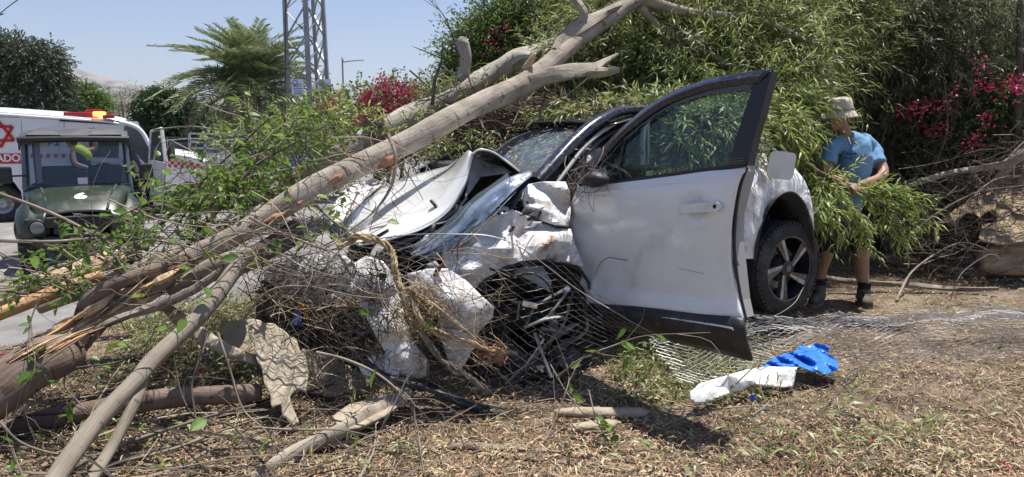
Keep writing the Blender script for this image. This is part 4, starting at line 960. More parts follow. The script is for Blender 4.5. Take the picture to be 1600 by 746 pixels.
# torn fibres at the snapped end
gs=np.random.default_rng(21)
for k in range(76):
    t=gs.random(); y0=gs.uniform(-27,25)
    x=60+215*t; y=545-118*t+y0*(1-.35*t)
    Ln=gs.uniform(35,120); a=math.atan2(-118,215)+gs.uniform(-.18,.18); Yb=3.35+.35*t+gs.uniform(-.10,.12)
    x1=x+Ln*math.cos(a)*.5; y1=y+Ln*math.sin(a)*.5; x0=x-Ln*math.cos(a)*.5; y0_=y-Ln*math.sin(a)*.5
    w=gs.uniform(2.5,11)
    b=B(); b.tube([P(x0,y0_,Yb-.03),P((x0*2+x1)/3,(y0_*2+y1)/3+gs.uniform(-3,3),Yb),P((x0+2*x1)/3,(y0_+2*y1)/3+gs.uniform(-3,3),Yb+.02),P(x1,y1,Yb+.06)],[w*.2*3.5/F,w*3.5/F,w*.8*3.5/F,w*.2*3.5/F],6,lump=.6,seed=k,flat=gs.uniform(.3,.8),smooth=4)
    part('splinter',b,[m_wood,m_wood,m_bark,m_wood,m_wood_or,m_bark_dark,m_wood][k%7],FT,smooth=True,sharp=35)
limb('torn_bark_strip',[(118,505,3.45,5),(140,470,3.45,12),(185,440,3.5,14),(240,425,3.6,14),(300,405,3.75,10)],m_bark_brown,FT,12,.25,9)
limb('torn_bark_strip',[(140,520,3.4,3),(180,500,3.42,6),(240,478,3.5,8),(300,455,3.6,8),(345,425,3.7,7)],m_bark,FT,8,.2,10)
limb('torn_bark_strip',[(132,546,3.4,4),(150,520,3.42,9),(168,500,3.48,6)],m_bark_brown,FT,8,.3,11)
# stump
ST=thing('broken_stump','thick grey-brown broken trunk piece poking in at the lower left edge','log',tuple(P(40,580,3.15)))
limb('trunk',[(-330,770,2.9,36),(-60,650,2.95,36),(-10,620,3.0,37),(40,582,3.1,36),(82,560,3.2,36),(112,552,3.3,30)],m_bark_brown,ST,20,.08,12)
b=B(); g=[]
c0=P(112,552,3.27)
for k in range(26):
    a=2*PI*k/26; rr=30*3.3/F; q=c0+Vector((math.cos(a)*.035,-.25*rr*math.sin(a+.6),rr*math.sin(a)))+Vector((.03*gs.random(),0,0)); g.append(q)
b.prism(g,Vector((.02,.01,.0))); part('hollow_end',b,m_bark_dark,ST)
for k in range(9):
    b=B(); x=20+gs.uniform(0,110); y=556-(x-20)*.22+gs.uniform(-12,4); b.tube([P(x-35,y+20,3.02),P(x,y,3.08),P(x+40,y-16,3.15)],[.004,.012,.003],5,lump=.4,seed=k,flat=.5); part('splinter',b,m_wood if k%2 else m_wood_or,ST,smooth=True)
# second pale trunk behind
T2=thing('pale_fallen_trunk','paler fallen trunk lying behind and parallel to the long grey one','fallen trunk',tuple(P(560,235,5.6)))
limb('trunk',[(330,372,4.9,12.8),(390,330,5.0,13.6),(450,282,5.2,13.6),(510,250,5.4,15.3),(570,220,5.55,17.0),(620,196,5.7,17.0),(665,170,5.9,14.4),(710,150,6.0,12.8),(750,126,6.15,15.3),(790,100,6.3,14.4),(812,90,6.4,13.6),(850,76,6.6,10.2),(900,60,6.8,8.5)],m_bark_pale,T2,16,.14,14)
limb('limb',[(716,148,6.05,9),(722,118,6.1,9),(727,92,6.1,8),(723,68,6.1,9),(724,58,6.1,5)],m_bark_pale,T2,10,.2,15)
limb('limb',[(795,100,6.3,12),(812,88,6.25,9),(830,86,6.2,5)],m_bark_pale,T2,8,.3,16)
limb('limb',[(600,215,5.5,10),(590,200,5.45,14),(575,195,5.4,8)],m_bark_brown,T2,8,.5,17)
b=B()
for k in range(14): 
    c=P(592+gs.uniform(-22,18),212+gs.uniform(-14,12),5.35); b.tube([c,c+Vector(gs.normal(size=3)*.05),c+Vector((gs.uniform(-.12,.12),0,gs.uniform(-.05,.12)))],[.012,.01,.003],5,lump=.4,seed=k)
part('torn_fibres',b,m_bark_brown,T2,smooth=True)
# other big pieces
limb('log',[(430,262+60,4.6,14),(380,352,4.5,15),(300,392,4.4,15),(180,438,4.3,13),(60,480,4.2,10)],m_bark,None,14,.15,18,label='dark shaded log tucked under the long fallen trunk by its splintered end',cat='log')
limb('log',[(400,404,3.9,17),(350,418,3.85,16),(300,436,3.8,14),(262,455,3.75,12)],m_bark,None,14,.3,19,label='short knotty log lying below the long trunk beside its torn wood',cat='log')
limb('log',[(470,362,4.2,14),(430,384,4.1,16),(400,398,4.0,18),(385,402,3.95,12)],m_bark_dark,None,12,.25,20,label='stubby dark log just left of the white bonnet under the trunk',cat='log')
limb('log',[(-330,725,3.05,15),(-50,684,3.15,16),(60,660,3.2,17),(160,640,3.25,17),(260,622,3.3,17),(340,617,3.35,15),(396,614,3.42,14),(408,613,3.43,11)],m_bark_brown,None,16,.06,21,label='smooth reddish-brown log lying on the ground at lower left',cat='log')
limb('pole',[(392,394,3.72,9),(384,402,3.7,12),(366,425,3.62,12.5),(330,472,3.45,13),(290,515,3.3,13),(238,565,3.1,14),(215,592,3.0,13),(160,650,2.8,15),(110,715,2.6,16),(60,790,2.4,17)],m_pole,None,16,.09,22,label='straight grey pole slanting down to the bottom edge, its top by the car nose',cat='branch')
limb('pole',[(228,584,3.08,8),(205,640,2.9,9),(175,700,2.75,10),(130,765,2.55,11)],m_pole,None,12,.15,23,label='shorter mossy pole forking off under the straight grey pole',cat='branch')
limb('branch',[(390,752,2.72,12),(450,712,2.85,13),(520,680,3.0,13),(570,656,3.15,14),(610,632,3.3,12),(640,612,3.4,9)],m_bark,None,12,.15,24,label='grey branch running up from the bottom edge to the dark hollow beneath the car nose',cat='branch')
limb('branch',[(640,712,2.95,2.5),(680,700,3.0,4),(740,696,3.0,4.2),(820,704,3.0,4.5),(900,710,3.0,4.5),(980,722,2.95,4),(1050,738,2.9,3)],m_twig,None,8,.2,25,label='long arched brown branch lying on litter at bottom centre',cat='branch')
limb('branch',[(740,700,2.98,3),(830,718,2.93,4),(920,728,2.9,3.6),(985,740,2.88,2)],m_twig,None,8,.2,26,label='branch just under the long arched one at bottom centre',cat='branch')
b=B(); sheet(b,[(866,640,3.35),(900,636,3.36),(1000,637,3.38),(1016,643,3.38),(1006,650,3.34),(900,648,3.32),(868,646,3.32)],step=8); tag(part('plank',b,m_cement,None,smooth=True,solid=.03),'thin weathered grey board flat on ground below the open door','plank')
b=B(); sheet(b,[(890,662,3.2),(950,655,3.22),(966,658,3.22),(960,666,3.18),(893,670,3.16)],step=8); tag(part('plank',b,m_cement,None,smooth=True,solid=.02),'small shaded grey board in front of the thin weathered one','plank')
limb('branch',[(1400,298,7.0,3),(1440,284,6.9,5),(1490,270,6.8,5.5),(1540,262,6.7,6),(1575,255,6.6,7),(1620,228,6.5,9)],m_bark_pale,None,8,.2,27,label='long bent grey branch reaching from the right edge towards the man',cat='branch')
limb('branch',[(1500,315,7.2,2),(1545,296,7.0,4),(1590,240,6.9,6),(1620,215,6.8,7)],m_bark,None,8,.3,28,label='darker branch leaning on the right corrugated panel',cat='branch')
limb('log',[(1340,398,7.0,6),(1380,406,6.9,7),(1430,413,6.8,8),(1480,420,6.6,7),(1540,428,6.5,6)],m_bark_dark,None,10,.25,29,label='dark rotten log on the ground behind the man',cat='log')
limb('branch',[(1250,425,6.2,3),(1330,440,6.1,5),(1420,446,6.1,4.5),(1500,452,6.1,4),(1560,452,6.0,3)],m_twig,None,8,.25,30,label='long pale stick on the ground behind the man\'s boots',cat='branch')
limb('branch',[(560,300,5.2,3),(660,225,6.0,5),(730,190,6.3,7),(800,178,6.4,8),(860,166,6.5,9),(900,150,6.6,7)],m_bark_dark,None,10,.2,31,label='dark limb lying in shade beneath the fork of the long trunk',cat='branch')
# cement sheets
m_tanb=M('weathered_tan_board',(.20,.15,.09),(.44,.34,.21),rough=.95,sc=5,bump=.8,bsc=25,stretch=(1,1,3),dirt=(.1,.075,.05),dsc=6,dlo=.55,dhi=.7)
def corr(name,label,outline,inner,step,mat,seed,amp=.012,ax=(1,0),per=24,thick=.012,cat='corrugated sheet'):
    b=B(); sheet(b,outline,inner,3.2 if step<7 else 5,0,5,seed,flat=True)
    for arr in b.v:
        for k in range(len(arr)):
            p=arr[k]; arr[k]=p+np.array([0,-1,.2])*amp*math.sin((p[0]*ax[0]+p[2]*ax[1])*2*PI/ (per*3.6/F))
    return tag(part(name,b,mat,None,smooth=True,sharp=25,solid=thick),label,cat)
corr('cement_sheet','pale cracked corrugated sheet standing torn below the bumper at left',[(383,500,3.66),(398,498,3.67),(412,504,3.65),(428,506,3.64),(440,514,3.61),(452,524,3.58),(462,530,3.56),(466,544,3.51),(475,552,3.48),(477,568,3.43),(481,580,3.39),(478,612,3.28),(462,609,3.29),(453,618,3.26),(458,640,3.19),(466,660,3.12),(456,666,3.10),(447,650,3.15),(440,652,3.15),(438,632,3.21),(425,636,3.20),(415,600,3.32),(402,560,3.46),(392,528,3.57)],[],4,m_cement,1,ax=(1,.10),per=22,amp=.010)
corr('cement_sheet','dark shaded corrugated sheet running under the car nose behind the pale cracked one',[(474,545,3.66),(520,558,3.68),(575,588,3.7),(592,606,3.7),(570,628,3.62),(548,618,3.6),(520,622,3.58),(478,612,3.56)],[],5,m_cement,2,ax=(1,0),per=22,amp=.010)
corr('cement_sheet','small bent sheet fragment leaning left of the pale cracked one',[(346,512,3.95),(362,500,3.95),(384,502,3.88),(398,540,3.74),(404,568,3.62),(380,565,3.66),(372,552,3.72),(360,556,3.74),(350,535,3.84)],[],5,m_cement,3,ax=(1,0),per=26,amp=.004)
corr('cement_sheet','ragged sheet piece on the ground leading under the nose beside the grey branch',[(520,650,3.15),(545,632,3.25),(590,620,3.35),(640,606,3.45),(648,614,3.42),(600,650,3.15),(560,668,3.05),(530,672,3.0)],[],6,m_cement,4,per=30,amp=.005)
corr('cement_sheet','large broken corrugated panel leaning in the brush at the right edge',[(1464,346,6.7),(1490,330,6.85),(1520,308,7.0),(1560,268,7.4),(1592,243,7.6),(1640,225,7.7),(1640,380,6.4),(1560,382,6.35),(1530,376,6.4),(1536,352,6.6),(1560,345,6.65),(1558,334,6.75),(1545,330,6.78),(1530,342,6.7),(1522,334,6.76),(1510,332,6.78),(1500,340,6.72),(1496,354,6.62),(1484,348,6.66)],[],7,m_tanb,5,ax=(.62,-.62),per=26,amp=.022)
corr('cement_block','weathered low slab under the broken panel at the right edge',[(1534,386,6.5),(1570,380,6.5),(1640,378,6.5),(1640,424,6.4),(1580,428,6.4),(1538,420,6.42)],[],8,m_tanb,6,ax=(0,1),per=30,amp=.006,thick=.12,cat='slab')
b=B(); sheet(b,[(608,694,2.95),(614,690,2.95),(628,694,2.95),(631,712,2.93),(634,730,2.9),(620,738,2.88),(602,738,2.88),(606,712,2.92)],step=6,crumple=.01); tag(part('bark_chunk',b,m_cement,None,smooth=True,sharp=40,solid=.03),'small pale chip standing upright at the bottom edge left of centre','chip')
# wood planks at far left
def chunk(label,outline,mat,th=.05,cat='plank',name='wood_plank',seed=1):
    b=B(); sheet(b,outline,step=7,crumple=.004,csc=6,seed=seed,flat=True); return tag(part(name,b,mat,None,smooth=True,sharp=30,solid=th),label,cat)
chunk('orange freshly split plank wedge at the left edge',[(-190,545,3.75),(-20,488,3.9),(40,463,3.95),(100,440,4.0),(158,422,4.1),(160,428,4.1),(120,444,4.0),(60,466,3.9),(-20,497,3.8),(-190,556,3.7)],m_wood_or)
chunk('pale torn board fanning out behind the orange wedge',[(-170,530,4.1),(-20,470,4.2),(60,432,4.25),(140,398,4.3),(168,386,4.35),(166,404,4.3),(150,422,4.25),(80,440,4.2),(-20,482,4.1),(-170,545,4.0)],m_wood,seed=3)
chunk('broad grey board farthest back of the boards at the left',[(-230,520,4.3),(-20,452,4.6),(50,428,4.7),(120,404,4.8),(180,388,4.9),(230,374,5.0),(228,384,4.9),(160,402,4.7),(60,438,4.55),(-20,466,4.5),(-230,536,4.2)],m_pole,seed=4)
chunk('short pale splintered block beside the pale torn board',[(168,386,4.3),(186,392,4.25),(190,410,4.2),(176,424,4.2),(166,420,4.2)],m_wood,seed=5)
chunk('curved bark slab leaning under the pole with a tan inner face',[(244,474,3.75),(262,476,3.72),(300,500,3.65),(340,530,3.6),(396,556,3.55),(398,570,3.52),(360,560,3.56),(310,536,3.6),(270,505,3.66)],m_cement,seed=6,name='bark_slab',cat='bark slab')

# ------------------------------------------------------------------ wire fence
def wirenet(b, rows, ns, nt, r=.0014, wob=.012, seed=0):
    g=np.array([[tuple(q) for q in row] for row in rows])
    g=np.array([catmull(x,None,8)[0] for x in g]); g=np.array([catmull(g[:,j],None,8)[0] for j in range(g.shape[1])]).transpose(1,0,2)
    H,Wd=g.shape[:2]
    def S(s,t):
        x=np.clip(s,0,1)*(Wd-1); y=np.clip(t,0,1)*(H-1); i=np.minimum(y.astype(int),H-2); j=np.minimum(x.astype(int),Wd-2); fy=(y-i)[...,None]; fx=(x-j)[...,None]
        return g[i,j]*(1-fx)*(1-fy)+g[i,j+1]*fx*(1-fy)+g[i+1,j]*(1-fx)*fy+g[i+1,j+1]*fx*fy
    js=np.arange(0,nt*2+1); I=np.arange(ns)[:,None]
    hi=((js[None]+I)%2)==0
    s=(I+np.where(hi,.98,.02))/ns; t=np.repeat(js[None]/(nt*2),ns,0)
    s=s+.35/ns*np.sin(s*19+t*8+seed); t=t+.5/nt*np.sin(s*13+seed)*.6
    p=S(s,t); w=np.stack([np.sin(p[...,0]*7+p[...,2]*9+seed),np.sin(p[...,0]*9-p[...,2]*13+1+seed),np.cos(p[...,0]*11+p[...,2]*5+seed)],-1)*wob
    polytubes(b,p+w+np.random.default_rng(seed).normal(size=p.shape)*wob*.16,np.full(ns,r),3)
b=B()
rows=[[P(395,408,4.3),P(500,388,4.0),P(600,376,3.72),P(700,372,3.62),P(800,384,3.66),P(880,420,3.7),P(940,462,3.72),P(1005,492,3.7)],
 [P(398,450,4.15),P(490,440,3.85),P(590,440,3.44),P(690,445,3.40),P(790,450,3.50),P(880,480,3.56),P(950,505,3.6),P(1030,520,3.62)],
 [P(402,500,4.05),P(480,510,3.72),P(580,530,3.38),P(690,535,3.34),P(790,540,3.42),P(880,545,3.48),P(960,548,3.5),P(1050,555,3.55)],
 [P(420,540,3.9),P(490,565,3.6),P(580,600,3.38),P(690,622,3.34),P(790,640,3.38),P(880,632,3.42),P(970,612,3.45),P(1060,600,3.5)]]
wirenet(b,rows,44,17,.0013); 
FN=tag(part('wire_fence',b,m_wire,None,smooth=False),'torn chain link fence wrapped over the crumpled nose of the car','wire fence')
b=B()
def G2(x,y,l):
    p=G(x,y,l)
    for _ in range(3): p=G(x,y,hfun(p.x,p.y)+l+.03)
    return p
rows=[[G2(1010,520,.16),G2(1100,512,.14),G2(1180,506,.1),G2(1290,502,.1),G2(1400,498,.12),G2(1520,494,.14),G2(1700,486,.14)],
 [G2(1020,545,.12),G2(1110,540,.1),G2(1190,532,.06),G2(1300,524,.08),G2(1410,516,.1),G2(1530,512,.1),G2(1700,505,.1)],
 [G2(1040,575,.08),G2(1120,570,.06),G2(1200,562,.05),G2(1300,548,.05),G2(1420,540,.05),G2(1540,535,.06),G2(1700,528,.06)],
 [G2(1060,600,.05),G2(1140,596,.05),G2(1210,584,.05),G2(1300,574,.05),G2(1420,566,.05),G2(1540,560,.05),G2(1700,552,.05)]]
wirenet(b,rows,50,14,.0028,.014,2); wirenet(b,[[q+Vector((.03,.02,.04)) for q in r] for r in rows[:2]],44,9,.0026,.02,5)
tag(part('wire_fence',b,M('bright_galvanised_wire',(.46,.46,.45),rough=.5,metal=.3),None),'flattened chain link fence lying on the ground right of the open door','wire fence')
# barbed / tension wires
def wire(label,pts,r=.0022,barbs=0,mat=m_wire,name='loose_wire',cat='wire'):
    b=B(); b.tube(pts,r,4,smooth=8)
    if barbs:
        q,_=catmull(np.array([tuple(p) for p in pts]),None,max(2,barbs//len(pts)))
        for p in q: 
            for s in(0,1): b.bar(Vector(p)+Vector((-.012,.004*s,.008)),Vector(p)+Vector((.012,-.004*s,-.008)),.004)
    return tag(part(name,b,mat,None),label,cat)
wire('coiled barbed wire looping over dirt in front of the blue plastic',[G(1200,640,.02),G(1245,655,.01),G(1300,664,.01),G(1330,650,.02),G(1333,615,.05),G(1322,592,.05),G(1345,575,.04)],.003,60)
wire('barbed strand lying past the slab at the right edge',[G(1400,425,.03),G(1450,432,.03),G(1520,438,.03),G(1600,436,.05),G(1650,430,.05)],.004,60)
wire('wire loop standing up from the ground before the slab at right',[G(1480,480,.01),G(1485,470,.05),P(1495,440,5.6),P(1510,420,5.7),P(1545,398,5.8),P(1562,405,5.9),P(1550,412,6.0)],.004)
wire('fine wire crossing in the ground fence beside the tyre',[P(1150,468,4.4),P(1165,490,4.3),P(1205,495,4.4),P(1240,475,4.6),P(1255,450,4.8)],.002)
wire('tension wire trailing across the nose of the car',[P(395,415,4.2),P(500,394,3.9),P(600,372,3.65),P(700,366,3.55),P(800,380,3.58),P(930,470,3.6),P(1100,545,3.5),P(1300,520,4.1)],.003)

# ------------------------------------------------------------------ straw-coloured vine rope tangled in the fence
VR=thing('torn_vine','frayed straw-coloured vine hanging over the nose of the car','vine',tuple(P(640,470,3.4)))
def rope(pts,r,n=5,seed=0,mat=m_fibre):
    g=np.random.default_rng(seed); q,_=catmull(np.array([tuple(P(*p)) for p in pts]),None,9)
    b=B()
    for k in range(n):
        ph=g.uniform(0,6); T=unit(np.gradient(q,axis=0)); a1=unit(np.cross(T,[.2,.9,.3])); a2=np.cross(T,a1); s=np.arange(len(q))
        o=q+(np.cos(s*.35+ph)[:,None]*a1+np.sin(s*.35+ph)[:,None]*a2)*r*.75+g.normal(size=q.shape)*r*.18
        b.tube(o,r*g.uniform(.35,.6),5,smooth=1,lump=.35,seed=k)
    return part('strand',b,mat,VR,smooth=True)
rope([(528,384,3.58),(560,372,3.55),(598,378,3.5),(614,402,3.46),(618,425,3.44),(625,450,3.42),(640,480,3.38)],.016,6,1)
rope([(622,440,3.42),(640,470,3.38),(660,500,3.36),(700,528,3.36),(745,538,3.38),(785,552,3.40)],.017,6,2)
rope([(640,450,3.4),(680,480,3.36),(720,510,3.38),(760,540,3.4)],.009,4,3)
rope([(655,520,3.38),(690,560,3.38),(730,590,3.4),(770,615,3.42)],.016,5,4,m_bark)
b=B(); c=np.array([tuple(P(765+gs.uniform(-18,24),552+gs.uniform(-14,14),3.38)) for _ in range(90)]); sticks(b,c,gs.normal(size=(90,3)),.06,.0025,.3,4,gs); part('frayed_end',b,M('reddish_fibre',(.22,.1,.06),(.45,.28,.18),rough=.9,sc=30),VR,kind='stuff')
b=B(); c=np.array([tuple(P(655+gs.uniform(-35,35),490+gs.uniform(-45,35),3.40+gs.uniform(-.03,.06))) for _ in range(220)]); sticks(b,c,gs.normal(size=(220,3))+np.array([.6,0,-.6]),.12,.0022,.3,5,gs); part('fibres',b,m_fibre,VR,kind='stuff')
# brush packed into the grille
b=B(); bl=B(); n=900; px=gs.uniform(405,600,n); py=gs.uniform(405,600,n); 
c=np.array([tuple(P(x,y,4.15-(x-400)/200*.62+gs.uniform(-.12,.02))) for x,y in zip(px,np.minimum(py,430+(px-400)*.7+gs.uniform(0,60,n)))])
sticks(b,c,gs.normal(size=(n,3))*np.array([1,.5,1]),gs.uniform(.05,.28,n),gs.uniform(.0012,.004,n),.25,5,gs)
o=part('dry_brush',b,M('dry_brush_mix',(.05,.04,.03),attr=[(.03,.024,.018),(.08,.06,.04),(.24,.19,.13)],rough=.9),None,kind='stuff'); tag(o,'dry dark brush stuffed in the broken front of the car','brush')
# white and blue plastic on the ground
b=B(); sheet(b,[(1080,612,3.45),(1092,600,3.5),(1125,590,3.55),(1165,578,3.65),(1200,573,3.72),(1246,574,3.75),(1243,588,3.68),(1240,604,3.62),(1215,605,3.6),(1178,600,3.6),(1160,610,3.55),(1130,618,3.5),(1108,628,3.42),(1086,632,3.4),(1078,622,3.4)],[(1160,592,3.5),(1220,586,3.6),(1110,608,3.4)],3.5,.012,7,3,fold=.03,fsc=14)
tag(part('white_plastic_sheet',b,M('white_plastic',(.78,.77,.72),rough=.4,dirt=(.4,.36,.28),dsc=8,bump=.3,bsc=20),None,smooth=True,sharp=12,solid=.012),'crumpled white plastic panel on the ground in front of the blue plastic','plastic sheet')
b=B(); sheet(b,[(1192,574,3.74),(1205,560,3.85),(1228,552,3.95),(1240,550,3.98),(1252,538,4.05),(1262,542,4.02),(1275,536,4.1),(1298,542,4.05),(1292,552,3.98),(1308,562,3.9),(1310,578,3.82),(1290,585,3.78),(1268,580,3.8),(1248,572,3.82),(1220,574,3.78)],[(1240,560,3.75),(1280,565,3.72),(1215,566,3.7)],2.6,.02,12,4,fold=.05,fsc=30)
tag(part('blue_plastic',b,M('blue_film',(.03,.16,.60),(.06,.24,.75),rough=.35,sc=20),None,smooth=True,sharp=14),'crumpled bright blue plastic lying under the ground fence','plastic film')
b=B(); sheet(b,[(1170,622,3.42),(1176,614,3.44),(1182,624,3.42),(1175,629,3.4)],step=3,crumple=.03,csc=20); tag(part('blue_scrap',b,M('blue_film_scrap',(.03,.13,.55),rough=.35),None,smooth=False),'tiny blue scrap in the dirt in front of the white panel','plastic scrap')
b=B(); sheet(b,[(418,262,6.2),(430,256,6.2),(448,248,6.2),(470,250,6.2),(474,256,6.2),(452,262,6.2),(424,270,6.1)],step=4,crumple=.06,csc=12); tag(part('blue_plastic',b,M('blue_film_far',(.03,.13,.45),(.05,.22,.6),rough=.35,sc=20),None,smooth=True,sharp=25),'blue plastic sheet caught behind the leafy twigs left of the pale trunk','plastic film')
b=B(); sheet(b,[(534,300,4.9),(550,290,5.0),(580,280,5.3),(600,284,5.2),(560,320,4.8),(536,345,4.6),(516,352,4.5),(520,322,4.7)],step=6,crumple=.04,csc=6); tag(part('white_wing_fragment',b,m_white_worn,None,smooth=True,sharp=30,solid=.008),'white bodywork fragment under the trunk at the far side of the bonnet','body fragment')

# fine twigs and fibres lying over the smashed nose
b=B(); n=420; x=gs.uniform(400,780,n); y=gs.uniform(392,640,n); c=np.array([tuple(P(a,q,3.50+max(0,(470-a))*.0045+gs.uniform(-.12,.03))) for a,q in zip(x,y)]); c[:,2]=np.maximum(c[:,2],.03)
sticks(b,c,gs.normal(size=(n,3))*np.array([1,.35,.8])+np.array([.5,0,-.4]),gs.uniform(.05,.42,n),gs.uniform(.0008,.003,n),.22,6,gs)
o=part('nose_twigs',b,M('nose_twig_mix',(.05,.04,.03),attr=[(.04,.03,.02),(.10,.075,.05),(.26,.2,.13),(.42,.34,.22)],rough=.9),None,kind='stuff'); tag(o,'broken twigs and fibres strewn over the smashed nose of the car','twigs')
# ================================================================== leafy crown of the fallen tree
gl_=np.random.default_rng(31)
def leafmass(name, blist, n, K, ll, lw, mat, parent, Lm=.55, droop=.5, shell=.3, up=.2, bias=None, stemmat=None, g=gl_, spread=.8, side=(0,0,0), **kw):
    n=int(n*1.35); Lm*=.75; droop*=.6; spread=1.05
    b=B(); bs=B(); p,d=blobs(blist,n,shell,g)
    dr=d*.7+g.normal(size=d.shape)*.75+np.array([0,0,up])+np.array(side)
    sprays(b,bs,p,dr,Lm*g.uniform(.6,1.4,n),K,ll,lw,droop,spread,g=g,stem=.003,rbias=bias)
    o=part(name,b,mat,parent,kind='stuff'); part('twig',bs,stemmat or m_twig,parent,kind='stuff'); return o
part_crown=[BL(1000,120,6.6,110,60,90),BL(900,120,6.9,70,50,90),BL(1100,110,6.3,120,70,80),BL(1060,40,6.6,150,70,90),BL(1190,140,6.2,80,80,60),BL(1180,60,6.4,100,70,70),BL(960,60,7.0,90,60,80),BL(1225,170,6.6,30,50,50),BL(1130,150,5.9,80,40,50)]
leafmass('foliage',part_crown,3700,15,.12,.0125,m_will,FT,Lm=.55,droop=.45)
leafmass('hanging_foliage',[BL(1105,205,4.78,68,40,14),BL(1060,235,4.75,40,20,12),BL(1120,215,5.1,62,38,26),BL(1050,205,5.35,40,26,24),BL(1150,190,5.3,40,40,26)],620,13,.10,.014,m_will,FT,Lm=.3,droop=.8,up=-.1)
leafmass('hanging_foliage',[BL(1222,190,5.4,26,36,30),BL(1215,150,5.8,36,40,30),BL(1262,310,5.5,6,40,14)],170,14,.12,.014,m_will_fresh,FT,Lm=.42,droop=.9,up=-.1)
b=B(); 
for pts in ([(1100,150,5.5,4),(1150,185,5.4,3.5),(1190,215,5.3,2.5),(1212,228,5.3,1.5)],[(1010,30,6.2,6),(1100,80,6.0,5),(1190,130,5.7,4),(1250,190,5.5,3)],[(1000,-2,5.9,9),(1080,20,6.0,7),(1180,30,6.0,5),(1280,70,5.9,3)],[(1000,10,5.9,7),(1040,60,6.1,5),(1070,130,6.2,4)]):
    b.tube([P(*q[:3]) for q in pts],[q[3]*q[2]/F for q in pts],7,lump=.1,smooth=5)
part('limb',b,m_bark,FT,smooth=True)
# leaves tucked round the long trunk
leafmass('foliage',[BL(760,160,6.2,60,34,40),BL(700,170,6.2,40,30,40),BL(650,215,5.6,40,16,30),BL(720,235,5.6,50,16,30)],200,9,.10,.014,m_will,FT,Lm=.35)
# ================================================================== thicket behind
gt=np.random.default_rng(41)
def shrub(name,label,blist,n,mat,ll,lw,K=14,Lm=.7,droop=.4,cat='shrub',z0=.1,stems=3,g=gt,fl=None,nf=0,fsz=.05,up=.25,bias=None):
    cx=float(np.mean([q[0] for q in blist])); cy=float(np.mean([q[1] for q in blist]))
    t=thing(name,label,cat,(cx,cy,z0)); b=B()
    for k in range(stems):
        q=blist[k%len(blist)]; bx=cx+g.uniform(-.6,.6); b.tube([(bx,cy+g.uniform(-.3,.3),z0-.1),((bx+q[0])/2+g.uniform(-.15,.15),(cy+q[1])/2,q[2]*.5),(q[0],q[1],q[2]),(q[0]+g.uniform(-.3,.3),q[1],q[2]+q[5]*.9)],[.05,.04,.028,.008],7,lump=.15,seed=k)
    part('stem',b,m_bark_dark,t,smooth=True)
    leafmass('foliage',blist,n,K,ll,lw,mat,t,Lm,droop,.35,up,stemmat=m_twig_dark,g=g,bias=None)
    if nf:
        c,d=blobs(fl,nf,.6,g); b=B(); fc=8
        pts=(c[:,None]+g.normal(size=(nf,fc,3))*fsz*1.3).reshape(-1,3); m=len(pts)
        leafquads(b,pts,unit(g.normal(size=(m,3))),unit(g.normal(size=(m,3))),fsz*g.uniform(.7,1.3,m),fsz*.75,np.clip(np.repeat(g.uniform(0,1,nf),fc)+g.uniform(-.2,.2,m),0,1))
        part('flower_cluster',b,m_bract,t,kind='stuff')
    return t
shrub('bougainvillea_hedge','domed green bougainvillea with scattered red blooms against the sky left of the fork',
  RB([(790,80,90,60,0),(730,110,40,46,0),(850,40,90,50,0),(780,40,50,36,0),(880,110,80,60,.3),(720,150,40,40,0)],8.3),2300,m_bushg,.045,.026,9,.45,.3,cat='flowering hedge',fl=RB([(830,50,70,20,-.6),(800,58,20,10,-.9),(870,55,60,40,-.8),(790,80,50,20,-.8),(850,40,8,6,-.9),(765,75,14,12,-.9),(760,110,20,12,-.9)],8.3),nf=16,fsz=.035)
shrub('willowy_shrub','tall yellow-green willowy bush rising to the top edge above the open door',RB([(980,10,120,70,0),(1080,-30,120,80,.2),(1120,60,90,80,.4),(900,-20,80,50,.3),(980,90,110,70,.4)],7.8),1900,m_will,.12,.013,14,.8)
shrub('willowy_shrub','sunlit fresh-green willowy bush above the man\'s left at the top edge',RB([(1220,20,80,80,0),(1180,-30,90,60,0),(1260,90,60,70,0),(1300,20,60,60,.3)],7.2),1900,m_will,.11,.012,14,.7)
shrub('grey_green_shrub','grey-green feathery thicket directly above the man in the tan hat',RB([(1350,40,100,80,0),(1430,90,90,80,0),(1330,140,70,60,.2),(1460,10,90,60,0),(1400,190,80,60,.3)],7.9),2700,m_thick,.10,.011,16,.7)
shrub('dark_shrub','tall dark thicket filling the top right corner with a gap of sky',RB([(1560,40,90,70,0),(1600,120,90,80,0),(1520,120,70,80,.3),(1650,200,80,100,.2)],8.4),2100,m_thick,.09,.012,14,.7)
shrub('flowering_shrub','dark bush with crimson flowers right behind the man\'s head',RB([(1450,190,70,60,0),(1400,240,60,70,.3),(1490,250,60,70,0),(1380,320,70,60,.4)],8.0),1500,m_thick,.06,.03,10,.45,fl=RB([(1450,170,26,14,-.7),(1420,175,20,10,-.7),(1465,205,14,10,-.7),(1440,160,10,8,-.7),(1290,185,10,10,-1.2)],7.7),nf=26,fsz=.035)
shrub('flowering_shrub','bush with bright crimson flowers near the right edge above the broken panel',RB([(1560,180,70,60,0),(1600,230,60,60,0),(1520,230,50,50,.2),(1560,290,60,60,.4)],7.7),1500,m_bushg,.055,.032,10,.45,fl=RB([(1570,135,34,12,-.6),(1590,130,20,10,-.6),(1535,128,12,8,-.6),(1525,225,20,12,-.6),(1540,185,16,12,-.6),(1490,145,8,8,-.7),(1535,100,8,8,-.6)],7.4),nf=34,fsz=.035)
